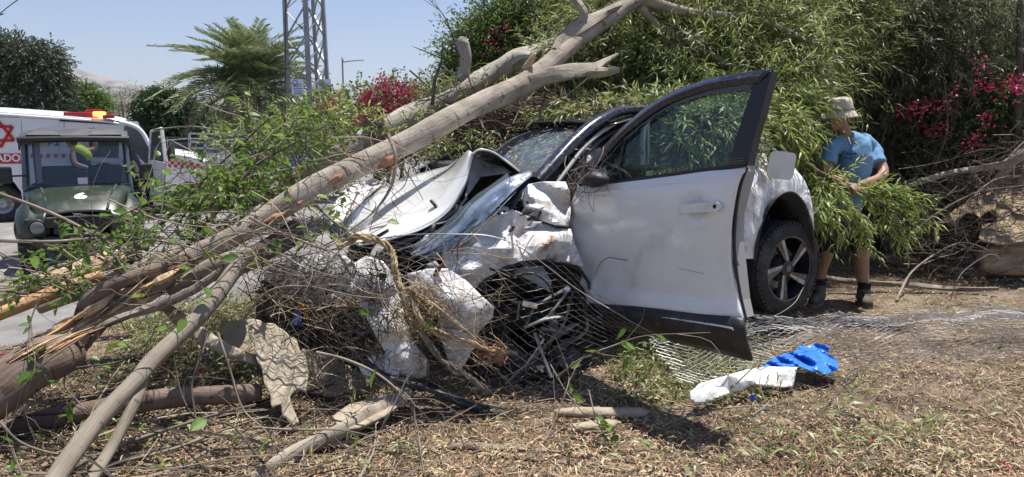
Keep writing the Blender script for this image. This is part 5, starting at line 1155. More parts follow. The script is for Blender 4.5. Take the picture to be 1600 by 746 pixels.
shrub('low_dark_shrub','low shaded undergrowth behind the man\'s legs',RB([(1400,340,120,50,0),(1250,320,90,70,.3),(1500,350,80,50,.2),(1330,280,80,60,.5),(1150,250,120,80,.9)],8.6),1500,m_thick,.09,.012,14,.5)
shrub('backdrop_hedge','deep dark hedge farthest back behind all the shrubs',RB([(800,150,80,70,0),(920,120,120,110,0),(1080,120,130,140,0),(1240,130,130,150,0),(1400,150,130,160,0),(1560,170,120,150,0),(1700,170,120,160,0),(1000,220,160,70,-.3),(1300,300,200,80,0),(1550,330,160,70,0),(1180,-10,120,60,0),(1420,-10,120,60,0),(1590,300,90,80,0)],10.2),4200,m_thick,.14,.05,14,.9,cat='hedge')
# slim upright stems in the thicket
for (pts,lab) in (([(1490,372,8.2,6),(1478,250,8.0,6),(1492,130,7.9,7),(1502,60,7.9,6),(1510,-20,7.9,5)],'slim dark upright trunk between the two patches of crimson flowers'),
                  ([(1588,250,7.3,6),(1590,180,7.3,5.5),(1592,120,7.3,5),(1594,0,7.3,4)],'straight upright trunk close to the right edge among crimson flowers'),
                  ([(1256,250,7.5,3),(1300,120,7.4,3),(1312,40,7.4,2.5),(1320,-10,7.4,2)],'slim sapling stem rising above the man\'s hat'),
                  ([(1440,330,7.6,2),(1470,230,7.6,3),(1490,180,7.5,2.5),(1530,100,7.5,2)],'thin slanting stem in front of the crimson flower patch')):
    limb('sapling_trunk',pts,m_bark_dark,None,8,.15,5,label=lab,cat='trunk')
# brown twig tangle under the trunks
b=B(); n=1700; c=np.array([tuple(P(x,y,Y)) for x,y,Y in zip(gt.uniform(690,960,n),gt.uniform(150,262,n)+gt.normal(size=n)*6,gt.uniform(5.7,7.2,n))])
ok=np.array([ (q[2]>.05) for q in c]); c=c[ok]; n=len(c)
sticks(b,c,gt.normal(size=(n,3))*np.array([1,.6,.5]),gt.uniform(.2,.9,n),gt.uniform(.002,.009,n),.2,5,gt)
m_brushmix=M('twig_mix',(.1,.08,.06),attr=[(.04,.03,.022),(.11,.082,.06),(.22,.17,.12),(.34,.28,.2)],rough=.9)
o=part('twig_heap',b,m_brushmix,None,kind='stuff'); tag(o,'heap of brown dead twigs between the trunks and the windscreen','brush')
# earth mound of debris it rests on
b=B(); gg=[]
for x in np.linspace(-1.6,1.0,24):
    gg.append([(x,y,max(hfun(x,y)-.02, (1.25 if y>6.0 else 1.25-(6.0-y)*1.5)*math.exp(-((y-6.9)/1.0)**2)*math.exp(-((x-.1)/1.1)**4)+.08*nz((x,y,0),2.5))) for y in np.linspace(5.6,8.6,24)])
b.grid(np.array(gg),flip=True); o=part('debris_mound',b,M('brown_debris',(.04,.03,.02),(.13,.1,.07),rough=.95,sc=16,bump=1,bsc=30),None,smooth=True,kind='stuff'); tag(o,'brown mound of dead leaves behind the wrecked car','debris')
# right-hand brush pile
b=B(); n=850; c=np.array([tuple(P(x,y,Y)) for x,y,Y in zip(gt.uniform(1400,1640,n),gt.uniform(225,440,n),gt.uniform(6.3,7.5,n))]); c[:,2]=np.maximum(c[:,2],.05)
kp=(c[:,0]-2.9)*.75-(c[:,2]-.1)+gt.uniform(-.3,.25,n)>0; c=c[kp]; n=len(c)
sticks(b,c,gt.normal(size=(n,3))*np.array([1,.5,.6]),gt.uniform(.15,.8,n),gt.uniform(.0015,.006,n),.25,5,gt)
o=part('twig_heap',b,m_brushmix,None,kind='stuff'); tag(o,'tangle of dry twigs over the broken panel at the right edge','brush')
# dust / shreds on the car roof and windscreen
b=B(); n=380; u=gt.uniform(-1.9,.2,n); v=gt.uniform(-1.5,-.15,n); z=np.where(u>-.5,.40-(u+.5)*.55,.47); 
c=np.array([tuple(C(a,q,w+.015)) for a,q,w in zip(u,v,z)])
sticks(b,c,gt.normal(size=(n,3))*np.array([1,1,.15]),gt.uniform(.02,.12,n),gt.uniform(.0012,.003,n),.15,4,gt)
leafquads(b,c+gt.normal(size=c.shape)*.02,unit(gt.normal(size=(n,3))*np.array([1,1,.2])),unit(gt.normal(size=(n,3))*.3+np.array([0,0,1])),.05,.012,gt.uniform(0,1,n))
o=part('leaf_debris',b,m_litter,None,kind='stuff'); tag(o,'dry leaf and twig shreds strewn on the car roof and windscreen','leaf debris')

# ================================================================== ground litter
gq=np.random.default_rng(51)
def road_s(x,y): return (y-4.4)-(x+3.4)*1.25
def scatter(n, x0,x1,y0,y1, power=1.0):
    px=gq.uniform(x0,x1,n); py=y0+(y1-y0)*gq.uniform(0,1,n)**power
    d=np.stack([(px-800)/F,ca-(py-373)/F*sa,-sa-(py-373)/F*ca],1); t=-CH/d[:,2]; t=np.minimum(t,25)
    x=d[:,0]*t; y=d[:,1]*t
    # one refinement step against the terrain
    z=np.array([hfun(a,q) for a,q in zip(x,y)]); t=(z-CH)/d[:,2]; x=d[:,0]*t; y=d[:,1]*t
    z=np.array([hfun(a,q) for a,q in zip(x,y)])
    return np.stack([x,y,z],1)
p=np.concatenate([scatter(42000,-120,1720,430,800,1.0),scatter(20000,-120,1720,368,450),scatter(5000,-900,-120,440,900),scatter(5000,1720,2600,380,900)])
s=road_s(p[:,0],p[:,1]); keep=(s<.9)|((p[:,0]>0))|(gq.random(len(p))<.03); p=p[keep]; n=len(p)
patch=np.array([noise.noise(Vector((a[0]*1.3,a[1]*1.3,0))) for a in p])
b=B(); q=p.copy(); q[:,2]+=gq.uniform(.004,.03,n)
thin=gq.random(n)<.62
leafquads(b,q,unit(gq.normal(size=(n,3))*np.array([1,1,.22])),unit(gq.normal(size=(n,3))*.35+np.array([0,0,1])),np.where(thin,gq.uniform(.03,.10,n),gq.uniform(.012,.05,n)),np.where(thin,gq.uniform(.002,.006,n),gq.uniform(.005,.015,n)),np.clip(.50+patch*.40+gq.normal(size=n)*.28,0,.80),.3)
o=part('leaf_litter',b,m_litter,None,kind='stuff'); tag(o,'shredded straw-brown leaf litter covering the ground','leaf litter')
m=9000; idx=gq.choice(n,m); c=p[idx]+np.array([0,0,.012]); b=B()
sticks(b,c,gq.normal(size=(m,3))*np.array([1,1,.10]),gq.uniform(.03,.22,m)*gq.choice([1,1,1,2],m),gq.uniform(.0008,.003,m),.12,4,gq)
m2=420; c=scatter(m2,-40,660,590,760)+np.array([0,0,.02]); sticks(b,c,gq.normal(size=(m2,3))*np.array([1,.8,.08]),gq.uniform(.15,.6,m2),gq.uniform(.0015,.0045,m2),.12,6,gq)
m2=260; c=scatter(m2,640,1640,430,760)+np.array([0,0,.015]); sticks(b,c,gq.normal(size=(m2,3))*np.array([1,.8,.05]),gq.uniform(.1,.45,m2),gq.uniform(.001,.003,m2),.12,6,gq)
o=part('twig_litter',b,M('twig_litter_mix',(.1,.08,.06),attr=[(.06,.045,.03),(.17,.125,.08),(.33,.26,.17),(.5,.42,.3)],rough=.9),None,kind='stuff'); tag(o,'small broken twigs scattered through the leaf litter','twig litter')
# green cut leaves and grass patches
pts=[]
for (x0,x1,y0,y1,k) in ((960,1200,520,640,900),(180,420,470,600,900),(1000,1330,600,746,100),(1250,1500,640,746,90),(-50,600,600,760,300),(640,1600,560,760,170),(1380,1600,420,480,80)):
    pts.append(scatter(k,x0,x1,y0,y1))
p=np.concatenate(pts); n=len(p); b=B(); q=p+np.array([0,0,.02])+np.abs(gq.normal(size=(n,3)))*np.array([0,0,.03])
leafquads(b,q,unit(gq.normal(size=(n,3))*np.array([1,1,.35])),unit(gq.normal(size=(n,3))*.5+np.array([0,0,1])),gq.uniform(.04,.11,n),gq.uniform(.008,.02,n),gq.uniform(0,1,n),.2)
o=part('green_leaf_scatter',b,m_will,None,kind='stuff'); tag(o,'fallen green leaves scattered over the litter','fallen leaves')
b=B(); bs=B(); p=np.concatenate([scatter(70,960,1170,540,620),scatter(90,190,420,480,590),scatter(26,1220,1480,640,740),scatter(40,-20,600,560,740)]); n=len(p)
sprays(b,bs,p+np.array([0,0,.02]),gq.normal(size=(n,3))*np.array([1,1,.12])+np.array([0,0,.25]),gq.uniform(.2,.5,n),13,.07,.010,.25,.8,g=gq,stem=.002)
o=part('cut_leafy_twigs',b,m_will,None,kind='stuff'); tag(o,'cut leafy green twigs lying on the ground','leafy twigs')
o=part('cut_twig_stems',bs,m_twig,None,kind='stuff'); tag(o,'thin stems of the cut leafy twigs on the ground','twig stems')
# grass by the verge
b=B(); p=np.concatenate([scatter(2200,200,470,455,560),scatter(900,960,1160,520,610),scatter(1200,330,560,250,330)]); n=len(p)
leafquads(b,p,unit(gq.normal(size=(n,3))*.5+np.array([0,0,1.])),unit(gq.normal(size=(n,3))),gq.uniform(.05,.16,n),.006,gq.uniform(0,1,n),.5)
o=part('grass',b,m_grass,None,kind='stuff'); tag(o,'sparse green and straw grass tufts by the torn trunk and below the door','grass')
b=B()
for k in range(150):
    q=scatter(1,0,1600,440,746)[0]; r=gq.uniform(.006,.022); b.ell((q[0],q[1],q[2]+r*.4),(r,r*.8,r*.6),None,7,5,lump=.5,seed=k)
o=part('gravel',b,M('pale_stones',(.3,.27,.22),(.5,.47,.42),rough=.9,sc=2),None,kind='stuff'); tag(o,'small pale stones scattered in the dirt','stones')
# pink petals
b=B(); p=np.concatenate([scatter(26,0,1600,420,740),scatter(10,250,320,580,600)]); n=len(p)
pp=(p[:,None]+gq.normal(size=(n,5,3))*np.array([.012,.012,.004])+np.array([0,0,.03])).reshape(-1,3)
leafquads(b,pp,unit(gq.normal(size=(n*5,3))),unit(gq.normal(size=(n*5,3))*.5+np.array([0,0,1])),.022,.02,gq.uniform(.4,1,n*5)); o=part('fallen_petals',b,m_bract,None,kind='stuff'); tag(o,'fallen pink petals dotted over the litter','petals')

# ================================================================== named bare twigs and sprigs in the foreground
def heart_mesh():
    b=B(); pr=[(0,0,0),(.22,.26,.03),(.42,.30,.02),(.72,.20,-.03),(1,0,-.10)]
    up=[Vector(q) for q in pr]; lo=[Vector((q[0],-q[1],q[2])) for q in pr]
    ct=[Vector((q[0],0,q[2]-.06)) for q in pr]
    v=[tuple(q) for q in up+lo+ct]; f=[]
    for i in range(4): f.append((i,i+1,11+i,10+i)); f.append((10+i,11+i,6+i,5+i))
    b.add(v,f,0.5); return b
HM=[]
for k in range(3):
    hb=heart_mesh(); hb.ch=[(f,np.full(len(r),.2+.3*k),u) for f,r,u in hb.ch]; me=hb.mesh('leaf',True); me.materials.append(m_heart); HM.append(me)
gh=np.random.default_rng(61)
def leaf_on(parent,p,size,dirv=None):
    o=bpy.data.objects.new('leaf',HM[int(gh.integers(0,3))]); COL.objects.link(o); o.parent=parent
    o.location=Vector(p)-WL[parent.name]
    d=Vector(dirv) if dirv is not None else Vector((gh.normal(),gh.normal()*.5-.3,gh.normal()*.5-.3))
    q=d.to_track_quat('X','Z').to_matrix()@Matrix.Rotation(gh.uniform(-1.1,1.1),3,'X'); o.rotation_euler=q.to_euler(); o.scale=(size,size*gh.uniform(.8,1.1),size)
def twig(label,pts,r=2,mat=None,leaves=0,lsz=.07,side=3,cat='twig',name='twig',group=None):
    """pts (px,py,Y); r radius in photo px; side shoots; heart leaves"""
    t=thing(name,label,cat,tuple(P(*pts[0])),group or 'thin twigs and leafy shoots crossing the foreground')
    Ps=[PG(*q) for q in pts]; n=len(Ps); b=B(); b.tube(Ps,[r*pts[i][2]/F*(1.1-.7*i/(n-1)) for i in range(n)],6,lump=.12,smooth=6)
    q,_=catmull(np.array([tuple(p) for p in Ps]),None,8); ends=[]
    for k in range(side):
        i=int(gh.integers(int(len(q)*.2),len(q)-2)); T=Vector(q[i+1]-q[i]).normalized(); s=(T+Vector(gh.normal(size=3)*np.array([.7,.3,.7]))).normalized(); L=gh.uniform(.12,.4)
        e=Vector(q[i])+s*L+Vector((0,0,-.04)); m_=Vector(q[i])+s*L*.5+Vector(gh.normal(size=3)*.02); b.tube([q[i],m_,e],[r*.4*pts[0][2]/F,r*.3*pts[0][2]/F,.001],4,smooth=3); ends.append((Vector(q[i]),e))
    part('stem',b,mat or m_twig,t,smooth=True)
    for k in range(leaves):
        if ends and gh.random()<.6: a,e=ends[int(gh.integers(0,len(ends)))]; p=a.lerp(e,gh.uniform(.3,1))
        else: p=Vector(q[int(gh.integers(2,len(q)))])
        leaf_on(t,p+Vector(gh.normal(size=3)*.01),lsz*gh.uniform(.6,1.25))
    return t
TW=[
 ('long twig slanting down in front of the green buggy\'s grille',[(-10,300,3.4),(60,325,3.45),(120,352,3.5),(190,392,3.55),(260,440,3.6)],3,m_twig,5),
 ('nearly level twig crossing the buggy\'s wheels and reaching the trunk',[(-10,376,3.5),(80,378,3.5),(170,372,3.6),(260,378,3.7),(350,402,3.75)],3,m_twig,3),
 ('dark branch rising from the trunk in front of the ambulance bonnet',[(250,352,4.2),(285,318,4.3),(330,270,4.4),(375,228,4.5),(420,185,4.5)],3,m_twig_dark,5),
 ('dark arching twig left of the blue sheet',[(300,370,4.2),(350,320,4.2),(395,262,4.3),(440,235,4.4),(520,190,4.4)],2.5,m_twig_dark,5),
 ('pale bent twig looping above the trunk near the palm',[(320,330,4.2),(345,310,4.2),(390,300,4.2),(440,300,4.2),(470,292,4.3)],2,m_twig,2),
 ('tall leafy vine hanging at the far left edge over the torn wood',[(90,430,3.3),(60,470,3.2),(45,520,3.1),(55,570,3.0),(30,640,2.9)],1.3,m_twig,10),
 ('thin dangling vine beside the broken stump',[(140,520,3.1),(80,560,3.0),(40,600,2.95),(20,660,2.9),(0,700,2.85)],1.5,m_twig,6),
 ('pale curved twig arching across the lower left ground',[(0,660,2.8),(30,690,2.8),(80,708,2.8),(140,712,2.85),(230,706,2.9),(330,680,3.0)],2.2,m_twig,2),
 ('long grey stick lying from lower left up to the corrugated sheet',[(60,760,2.7),(180,700,2.9),(260,672,3.0),(330,650,3.1),(400,632,3.2)],4,m_twig,0),
 ('second lower stick parallel to the long grey stick',[(150,730,2.75),(260,705,2.85),(350,672,3.0),(420,650,3.1)],3,m_twig,0),
 ('dark forked twig standing upright at lower left centre',[(440,760,2.7),(400,710,2.75),(362,665,2.8),(310,655,2.82),(285,620,2.85),(272,560,2.9)],2.2,m_twig_dark,1),
 ('dark shoot crossing the first forked twig',[(305,650,2.8),(300,600,2.85),(315,555,2.9),(325,520,3.0)],1.8,m_twig_dark,0),
 ('pale wiry twig hanging before the cracked sheet',[(340,520,3.0),(360,580,2.95),(380,640,2.9),(420,680,2.85),(440,740,2.8)],2,m_twig,1),
 ('curving twig in front of the dark corrugated sheet, left end high',[(495,551,3.2),(540,562,3.15),(590,585,3.1),(630,620,3.05),(650,660,3.0),(662,746,2.9)],2.5,m_twig,1),
 ('thin dark twig dropping into the shadow under the car nose',[(530,577,3.15),(580,592,3.1),(640,622,3.05),(650,680,2.95),(664,750,2.85)],2.2,m_twig_dark,1),
 ('straight slanting twig crossing the curving one below the bumper',[(560,746,2.9),(585,690,2.95),(612,640,3.0),(640,580,3.1),(648,540,3.15)],1.8,m_twig,0),
 ('level pale twig across the torn sheets at lower centre left',[(395,668,2.95),(460,672,2.95),(530,672,2.95),(590,684,2.95)],2.2,m_twig,1),
 ('pale thorny twig across the dark grille from left',[(380,405,3.6),(430,395,3.55),(480,420,3.5),(560,440,3.4)],1.8,m_twig,1),
 ('long thin twig over the bumper moulding',[(380,500,3.5),(420,455,3.45),(480,448,3.4),(550,462,3.3),(610,468,3.25)],1.8,m_twig,1),
 ('arched twig with leaves above the car nose',[(390,340,3.9),(430,360,3.8),(480,380,3.7),(530,400,3.6),(548,430,3.5)],2,m_twig,6),
 ('yellow-green sprig leaning on the trunk by the bonnet corner',[(492,320,4.0),(520,345,3.95),(556,372,3.9)],2.2,m_twig,6),
 ('leafy sprig hanging from the trunk over the bonnet',[(560,300,4.3),(545,330,4.2),(535,350,4.1),(530,380,4.0)],1.5,m_twig,8),
 ('bare loop of twig curling down from the trunk over the bonnet',[(606,210,4.4),(618,245,4.3),(612,290,4.25),(585,330,4.2),(540,365,4.1),(505,385,4.0)],3,m_twig,0),
 ('fine shoot casting shadow on the bonnet',[(640,262,4.4),(632,290,4.35),(612,310,4.3),(625,330,4.2)],1,m_twig_dark,0),
 ('thin stick leaning against the crumpled wing',[(700,402,3.7),(730,365,3.75),(775,330,3.85),(812,290,3.95)],1.6,m_twig,0),
 ('greenish leafy shoot below the open door',[(870,590,3.3),(910,560,3.2),(960,540,3.15),(1010,525,3.1),(1110,520,2.95)],1.8,m_twig,7),
 ('upright twig in the shade below the crushed wheel',[(852,690,3.0),(870,650,3.1),(888,600,3.2),(888,580,3.25)],1.8,m_twig,2),
 ('low sprig with three pale leaves in the shade under the door',[(920,610,3.2),(930,650,3.1),(950,690,3.0),(990,740,2.9)],1.3,m_twig,8),
 ('arching leafy stem at the centre foot of the wreck',[(860,570,3.4),(890,620,3.25),(930,660,3.1),(1000,690,3.0),(1040,720,2.95)],1.2,m_twig,5),
 ('thin dead stem stretched along the dirt right of the shadow',[(1060,655,3.15),(1120,640,3.2),(1200,635,3.25),(1330,648,3.2)],1.6,m_twig,0),
 ('short forked stick standing in the dirt by the white panel',[(1175,650,3.1),(1195,636,3.15),(1204,625,3.2)],2.5,m_twig,0),
 ('dark twig lying over the white plastic panel',[(1150,600,3.35),(1190,560,3.5),(1215,520,3.7)],1.2,m_twig_dark,0),
 ('fine bare twig against the sky left of the tall stub',[(718,88,6.0),(705,50,6.0),(690,20,6.0),(660,-10,6.0)],1.3,m_twig_dark,0),
 ('dark leafy sucker standing up against the sky by the red flowers',[(675,165,5.6),(680,125,5.6),(690,95,5.6),(692,66,5.6)],3,m_twig_dark,0),
 ('thin level twig crossing above the palm fronds',[(240,203,4.4),(300,198,4.4),(360,205,4.4),(430,200,4.4)],1.3,m_twig,2),
 ('leafy stem in front of the buggy\'s right wing',[(215,400,3.6),(205,350,3.6),(225,300,3.7),(245,240,3.8)],1.5,m_twig,9),
 ('leafy stem in front of the ambulance cab step',[(180,420,3.6),(215,380,3.65),(250,340,3.7),(262,215,3.9)],1.5,m_twig,8),
 ('long shadowy stem lying across the lower left log',[(120,575,3.0),(200,560,3.0),(260,500,3.1),(330,430,3.3)],1.6,m_twig_dark,2),
 ('dry stem with curled tip in the brush at the right',[(1400,470,6.0),(1430,420,6.2),(1500,380,6.4),(1560,398,6.3)],2,m_twig,0),
 ('slender stem curving before the broken corrugated panel',[(1430,360,6.4),(1470,330,6.4),(1530,300,6.4),(1600,290,6.4)],1.6,m_twig,0),
 ('vertical stem in the dark thicket left of the leaning panel',[(1462,260,7.3),(1480,200,7.2),(1476,130,7.2)],1.6,m_twig,0),
 ('bright leafy stem at the bottom left corner',[(40,760,2.6),(30,730,2.65),(20,700,2.7)],1.5,m_twig,6),
 ('ivy sprig at the foot of the torn wood',[(120,560,3.2),(100,600,3.15),(130,640,3.1),(90,650,3.1)],1.5,m_twig,9),
]
for i,(lab,pts,r,mt,nl) in enumerate(TW): twig(lab,pts,r,mt,nl,.075,3 if i%2 else 4,cat='twig')
# finer nameless tangle over the left half
b=B(); n=520; c=np.array([tuple(P(x,y,Y)) for x,y,Y in zip(gh.uniform(120,640,n),gh.uniform(180,430,n),gh.uniform(4.0,5.4,n))])
sel=[]
for k in range(n):
    w=c[k]; fw=w[1]*ca-(w[2]-CH)*sa; x=800+F*w[0]/fw; y=373-F*(w[1]*sa+(w[2]-CH)*ca)/fw
    line=478-(x-196)*.60
    sel.append(-190+max(0,x-430)*.35<y-line<60 and (x>250 or y>390 or gh.random()<.12) and (x<560 or y>150))
c=c[np.array(sel)]; n=len(c)
sticks(b,c,gh.normal(size=(n,3))*np.array([1,.4,.6])+np.array([.4,0,.3]),gh.uniform(.2,.9,n),gh.uniform(.0012,.004,n),.2,6,gh)
o=part('twig_tangle',b,m_brushmix,None,kind='stuff'); tag(o,'tangle of fine bare twigs around the long fallen trunk','twigs')
leafmassT=thing('leafy_twigs','mass of leafy twigs around the trunks left of centre','leafy twigs',tuple(P(430,260,4.9)))
leafmass('foliage',[BL(440,215,5.2,56,34,50),BL(380,225,5.0,34,24,40),BL(480,195,5.4,60,20,40),BL(520,185,5.5,50,16,40),BL(430,275,5.2,60,16,30),BL(560,215,5.2,40,12,26)],105,12,.085,.016,m_will_fresh,leafmassT,Lm=.32,droop=.4)
leafmass('broad_foliage',[BL(430,230,4.9,60,40,50),BL(500,215,5.1,50,30,40),BL(470,330,4.6,40,18,30),BL(430,320,4.4,50,20,30),BL(540,340,4.4,16,20,20),BL(380,240,4.7,30,30,30)],50,8,.055,.038,m_heart,leafmassT,Lm=.3,droop=.3)
leafmass('foliage',[BL(330,300,4.2,50,30,30),BL(400,290,4.3,50,26,30),BL(280,365,4.0,60,14,20),BL(150,400,3.7,60,14,20),BL(90,440,3.6,50,16,20)],75,9,.055,.032,m_heart,leafmassT,Lm=.28,droop=.3)
leafmass('foliage',[BL(225,320,4.3,18,24,20),BL(300,345,4.3,50,16,30),BL(190,375,3.9,40,10,20),BL(230,395,3.8,50,10,20)],20,9,.06,.03,m_heart,leafmassT,Lm=.28,droop=.3)

# the dense cage of broken branches left of the car
b=B(); n=260; x=gh.uniform(-40,470,n); y=gh.uniform(300,480,n); c=np.array([tuple(P(a,q,Y)) for a,q,Y in zip(x,y,gh.uniform(3.35,4.2,n))])
line=500-(x-196)*.60; ok=(y<line+40)&(y>np.where(x<235,398,330)); c=c[ok]; n=len(c)
sticks(b,c,gh.normal(size=(n,3))*np.array([1,.4,.35])+np.array([.8,.2,-.1]),gh.uniform(.25,.8,n),gh.uniform(.0015,.005,n),.18,7,gh)
o=part('branch_tangle',b,m_brushmix,None,kind='stuff'); tag(o,'dense tangle of broken branches over the torn wood at left','branches')
b=B(); n=120; x=gh.uniform(-40,660,n); y=gh.uniform(600,770,n); c=np.array([tuple(G(a,q,.05)) for a,q in zip(x,y)])
sticks(b,c,gh.normal(size=(n,3))*np.array([1,.45,.07])+np.array([.6,.3,.03]),gh.uniform(.4,1.3,n),gh.uniform(.002,.008,n),.12,7,gh)
o=part('branch_litter',b,m_brushmix,None,kind='stuff'); tag(o,'long thin branches heaped on the ground at lower left','branches')
for (lab,pts,r,nl) in (('leafy sprig over the orange split plank',[(150,470,3.6),(110,440,3.6),(70,430,3.6),(50,400,3.6)],1.5,10),('sprig of round leaves above the torn wood',[(200,440,3.5),(180,400,3.5),(150,380,3.5)],1.4,9),
  ('climbing leafy stem across the buggy bumper',[(90,420,3.5),(150,395,3.5),(230,375,3.6),(300,372,3.7)],1.8,12),('leafy shoot on the trunk left of the bonnet',[(460,400,3.9),(480,370,3.9),(475,330,3.95),(500,300,4.0)],1.5,11),
  ('leafy stem rising left of the lattice tower base',[(400,300,4.4),(420,250,4.4),(400,200,4.4),(380,160,4.4)],1.6,12),('leafy shoot in front of the palm trunk',[(470,270,4.5),(450,220,4.5),(470,170,4.5)],1.5,10),
  ('green sprig at the foot of the stump',[(100,640,3.0),(130,610,3.0),(150,590,3.05)],1.2,9),('broad-leaved sprig in front of the splintered trunk end',[(300,470,3.4),(330,450,3.4),(380,400,3.5),(420,380,3.6)],1.4,8),
  ('sprig of fresh leaves on the wire over the bumper end',[(380,420,3.7),(400,395,3.7),(440,380,3.7)],1.3,8),('leaf tuft in the wire before the bumper moulding',[(560,475,3.4),(575,465,3.4),(600,470,3.4)],1.0,3)):
    twig(lab,pts,r,m_twig,nl,.075,4)
# twiggy mess over the door mirror
b=B(); n=70; c=np.array([tuple(P(gh.normal(930,22),gh.normal(282,16),3.95+gh.uniform(-.08,.06))) for _ in range(n)]); sticks(b,c,gh.normal(size=(n,3)),gh.uniform(.06,.3,n),gh.uniform(.001,.003,n),.25,5,gh)
o=part('twig_mess',b,m_brushmix,None,kind='stuff'); tag(o,'dry twigs and shredded leaves caught on the door mirror','twigs')
# green shreds over the roof edge
leafmass('roof_foliage',[BL(940,172,5.2,60,12,30),BL(1030,160,5.1,60,12,30),BL(860,190,5.6,40,10,30)],150,10,.09,.014,m_will,FT,Lm=.22,droop=.3)
# ================================================================== green utility buggy (local frame: x to its left as we face it -> right in view, -y towards camera)
def text_obj(name, body, size, mat, parent, loc, rot, ext=.002, font=None, sx=1, bold=0):
    cu=bpy.data.curves.new(name,'FONT'); cu.body=body; cu.size=size; cu.align_x='CENTER'; cu.align_y='CENTER'; cu.extrude=ext; cu.offset=bold
    o=bpy.data.objects.new(name,cu); COL.objects.link(o); cu.materials.append(mat)
    dg=bpy.context.evaluated_depsgraph_get(); me=bpy.data.meshes.new_from_object(o.evaluated_get(dg)); me.name=name
    COL.objects.unlink(o); bpy.data.objects.remove(o); bpy.data.curves.remove(cu)
    o=bpy.data.objects.new(name,me); COL.objects.link(o)
    o.parent=parent; o.location=loc; o.rotation_euler=rot; o.scale=(sx,1,1); return o
m_green=M('dark_green_plastic',(.018,.030,.018),rough=.36,coat=.25,dirt=(.09,.085,.06),dsc=4,dlo=.5,dhi=.85)
m_greyroof=M('grey_moulded_roof',(.05,.052,.056),rough=.55,dirt=(.13,.125,.11),dsc=3)
m_screen=GLASS('scuffed_plastic_windscreen',(.62,.68,.74),alpha=.10,rough=.08)
m_lampglass=M('lamp_glass',(.22,.22,.22),rough=.1,metal=.3)
m_whitepr=M('white_print',(.8,.8,.8),rough=.6)
bx_=P(122,330,8.75); BG=thing('utility_buggy','dark green utility buggy with grey roof and a white 6 on its bonnet','utility buggy',(bx_.x,8.75,-.36),rz=math.radians(29))
def lp(name,fn,mat,par=BG,**k):
    b=B(); fn(b); return local_part(name,b,mat,par,**k)
# y: 0 = nose, + = rear ; z from ground
BG.scale=(.9,.9,.93)
gb=[]
for (y,zs) in ((-.02,(.74,.80,.84,.85)),(.18,(.84,.93,.965,.97)),(.5,(.98,1.06,1.09,1.095)),(.82,(1.10,1.16,1.175,1.18))):
    w=.44+.16*y
    gb.append([(x*w*1.25,y,z) for x,z in zip((-1,-.82,-.45,0,.45,.82,1),(zs[0],zs[1],zs[2],zs[3],zs[2],zs[1],zs[0]))])
def fn(b):
    g=np.array(gb,float); g=np.array([catmull(r,None,3)[0] for r in g]); g=np.array([catmull(g[:,j],None,4)[0] for j in range(g.shape[1])]).transpose(1,0,2)
    b.grid(g,flip=False)
hood=lp('bonnet',fn,m_green,smooth=True,sharp=40,solid=.02)
for s in(-1,1):
    lp('bonnet_rib',lambda b:b.tube([(s*.36,.02,.86),(s*.42,.4,1.02),(s*.5,.8,1.165)],[.02,.03,.025],6),m_green,smooth=True)
    def fen(b):
        p=[(s*.40,-.06,.72),(s*.60,-.04,.70),(s*.74,.1,.72),(s*.78,.4,.86),(s*.76,.75,.86),(s*.70,.95,.70)]
        q=[(s*.38,-.02,.86),(s*.50,.0,.84),(s*.60,.12,.92),(s*.62,.4,1.03),(s*.60,.75,1.04),(s*.58,.95,.95)]
        r=[(s*.40,-.08,.50),(s*.62,-.06,.46),(s*.76,.04,.5),(s*.80,.2,.68),(s*.79,.75,.72),(s*.74,.95,.5)]
        b.grid(np.array([catmull(np.array(k,float),None,4)[0] for k in(q,p,r)]))
    lp('front_mudguard',fen,m_green,smooth=True,sharp=50,solid=.03)
    h=lp('headlight',lambda b:b.lathe([(.0,-.11),(.06,-.115),(.085,-.10),(.09,-.04)],(s*.50,.03,.66),(0,1,0),18),m_lampglass,smooth=True,sharp=40)
    lp('lamp_surround',lambda b:(b.box((s*.51,.06,.66),(.30,.16,.24)),b.lathe([(.092,-.10),(.11,-.13),(.12,-.06)],(s*.50,.05,.66),(0,1,0),18)),m_blackpl,bevel=.03)
    def arm(b):
        b.bar((s*.62,.86,1.32),(s*.86,.80,1.32),.025)
    mr=lp('mirror_arm',arm,m_blackpl)
    lp('mirror',lambda b:b.box((s*.92,.78,1.34),(.20,.05,.24)),m_blackpl,bevel=.035)
    for (ya,za,yb,zb,nm,xx) in ((.86,1.12,1.02,1.84,'front_post',.66),(2.05,.9,1.98,1.84,'rear_post',.66)):
        lp(nm,lambda b:b.bar((s*xx,ya,za),(s*(xx-.02),yb,zb),.055),m_blacksat,bevel=.012)
lp('grille_surround',lambda b:(b.box((0,-.03,.72),(.80,.12,.15)),b.box((0,-.05,.60),(.62,.1,.10)),b.box((0,-.02,.48),(.9,.14,.09))),m_blackpl,bevel=.025)
for z in(.66,.70,.74,.78): lp('grille_bar',lambda b:b.box((0,-.095,z),(.56,.02,.014)),m_blacksat)
lp('emblem',lambda b:b.tube([(-.05,-.1,.81),(-.02,-.1,.83),(0,-.1,.82),(.02,-.1,.83),(.05,-.1,.81)],.008,5),m_chrome)
lp('bumper',lambda b:(b.tube([(-.62,.02,.50),(-.5,-.12,.44),(-.3,-.16,.37),(.3,-.16,.37),(.5,-.12,.44),(.62,.02,.50)],.05,8,smooth=3,flat=1.3),b.box((0,-.10,.31),(.66,.12,.14))),m_blackpl,smooth=True,sharp=50)
lp('winch',lambda b:b.tube([(-.22,-.12,.53),(.22,-.12,.53)],.04,8),m_blackpl,smooth=True)
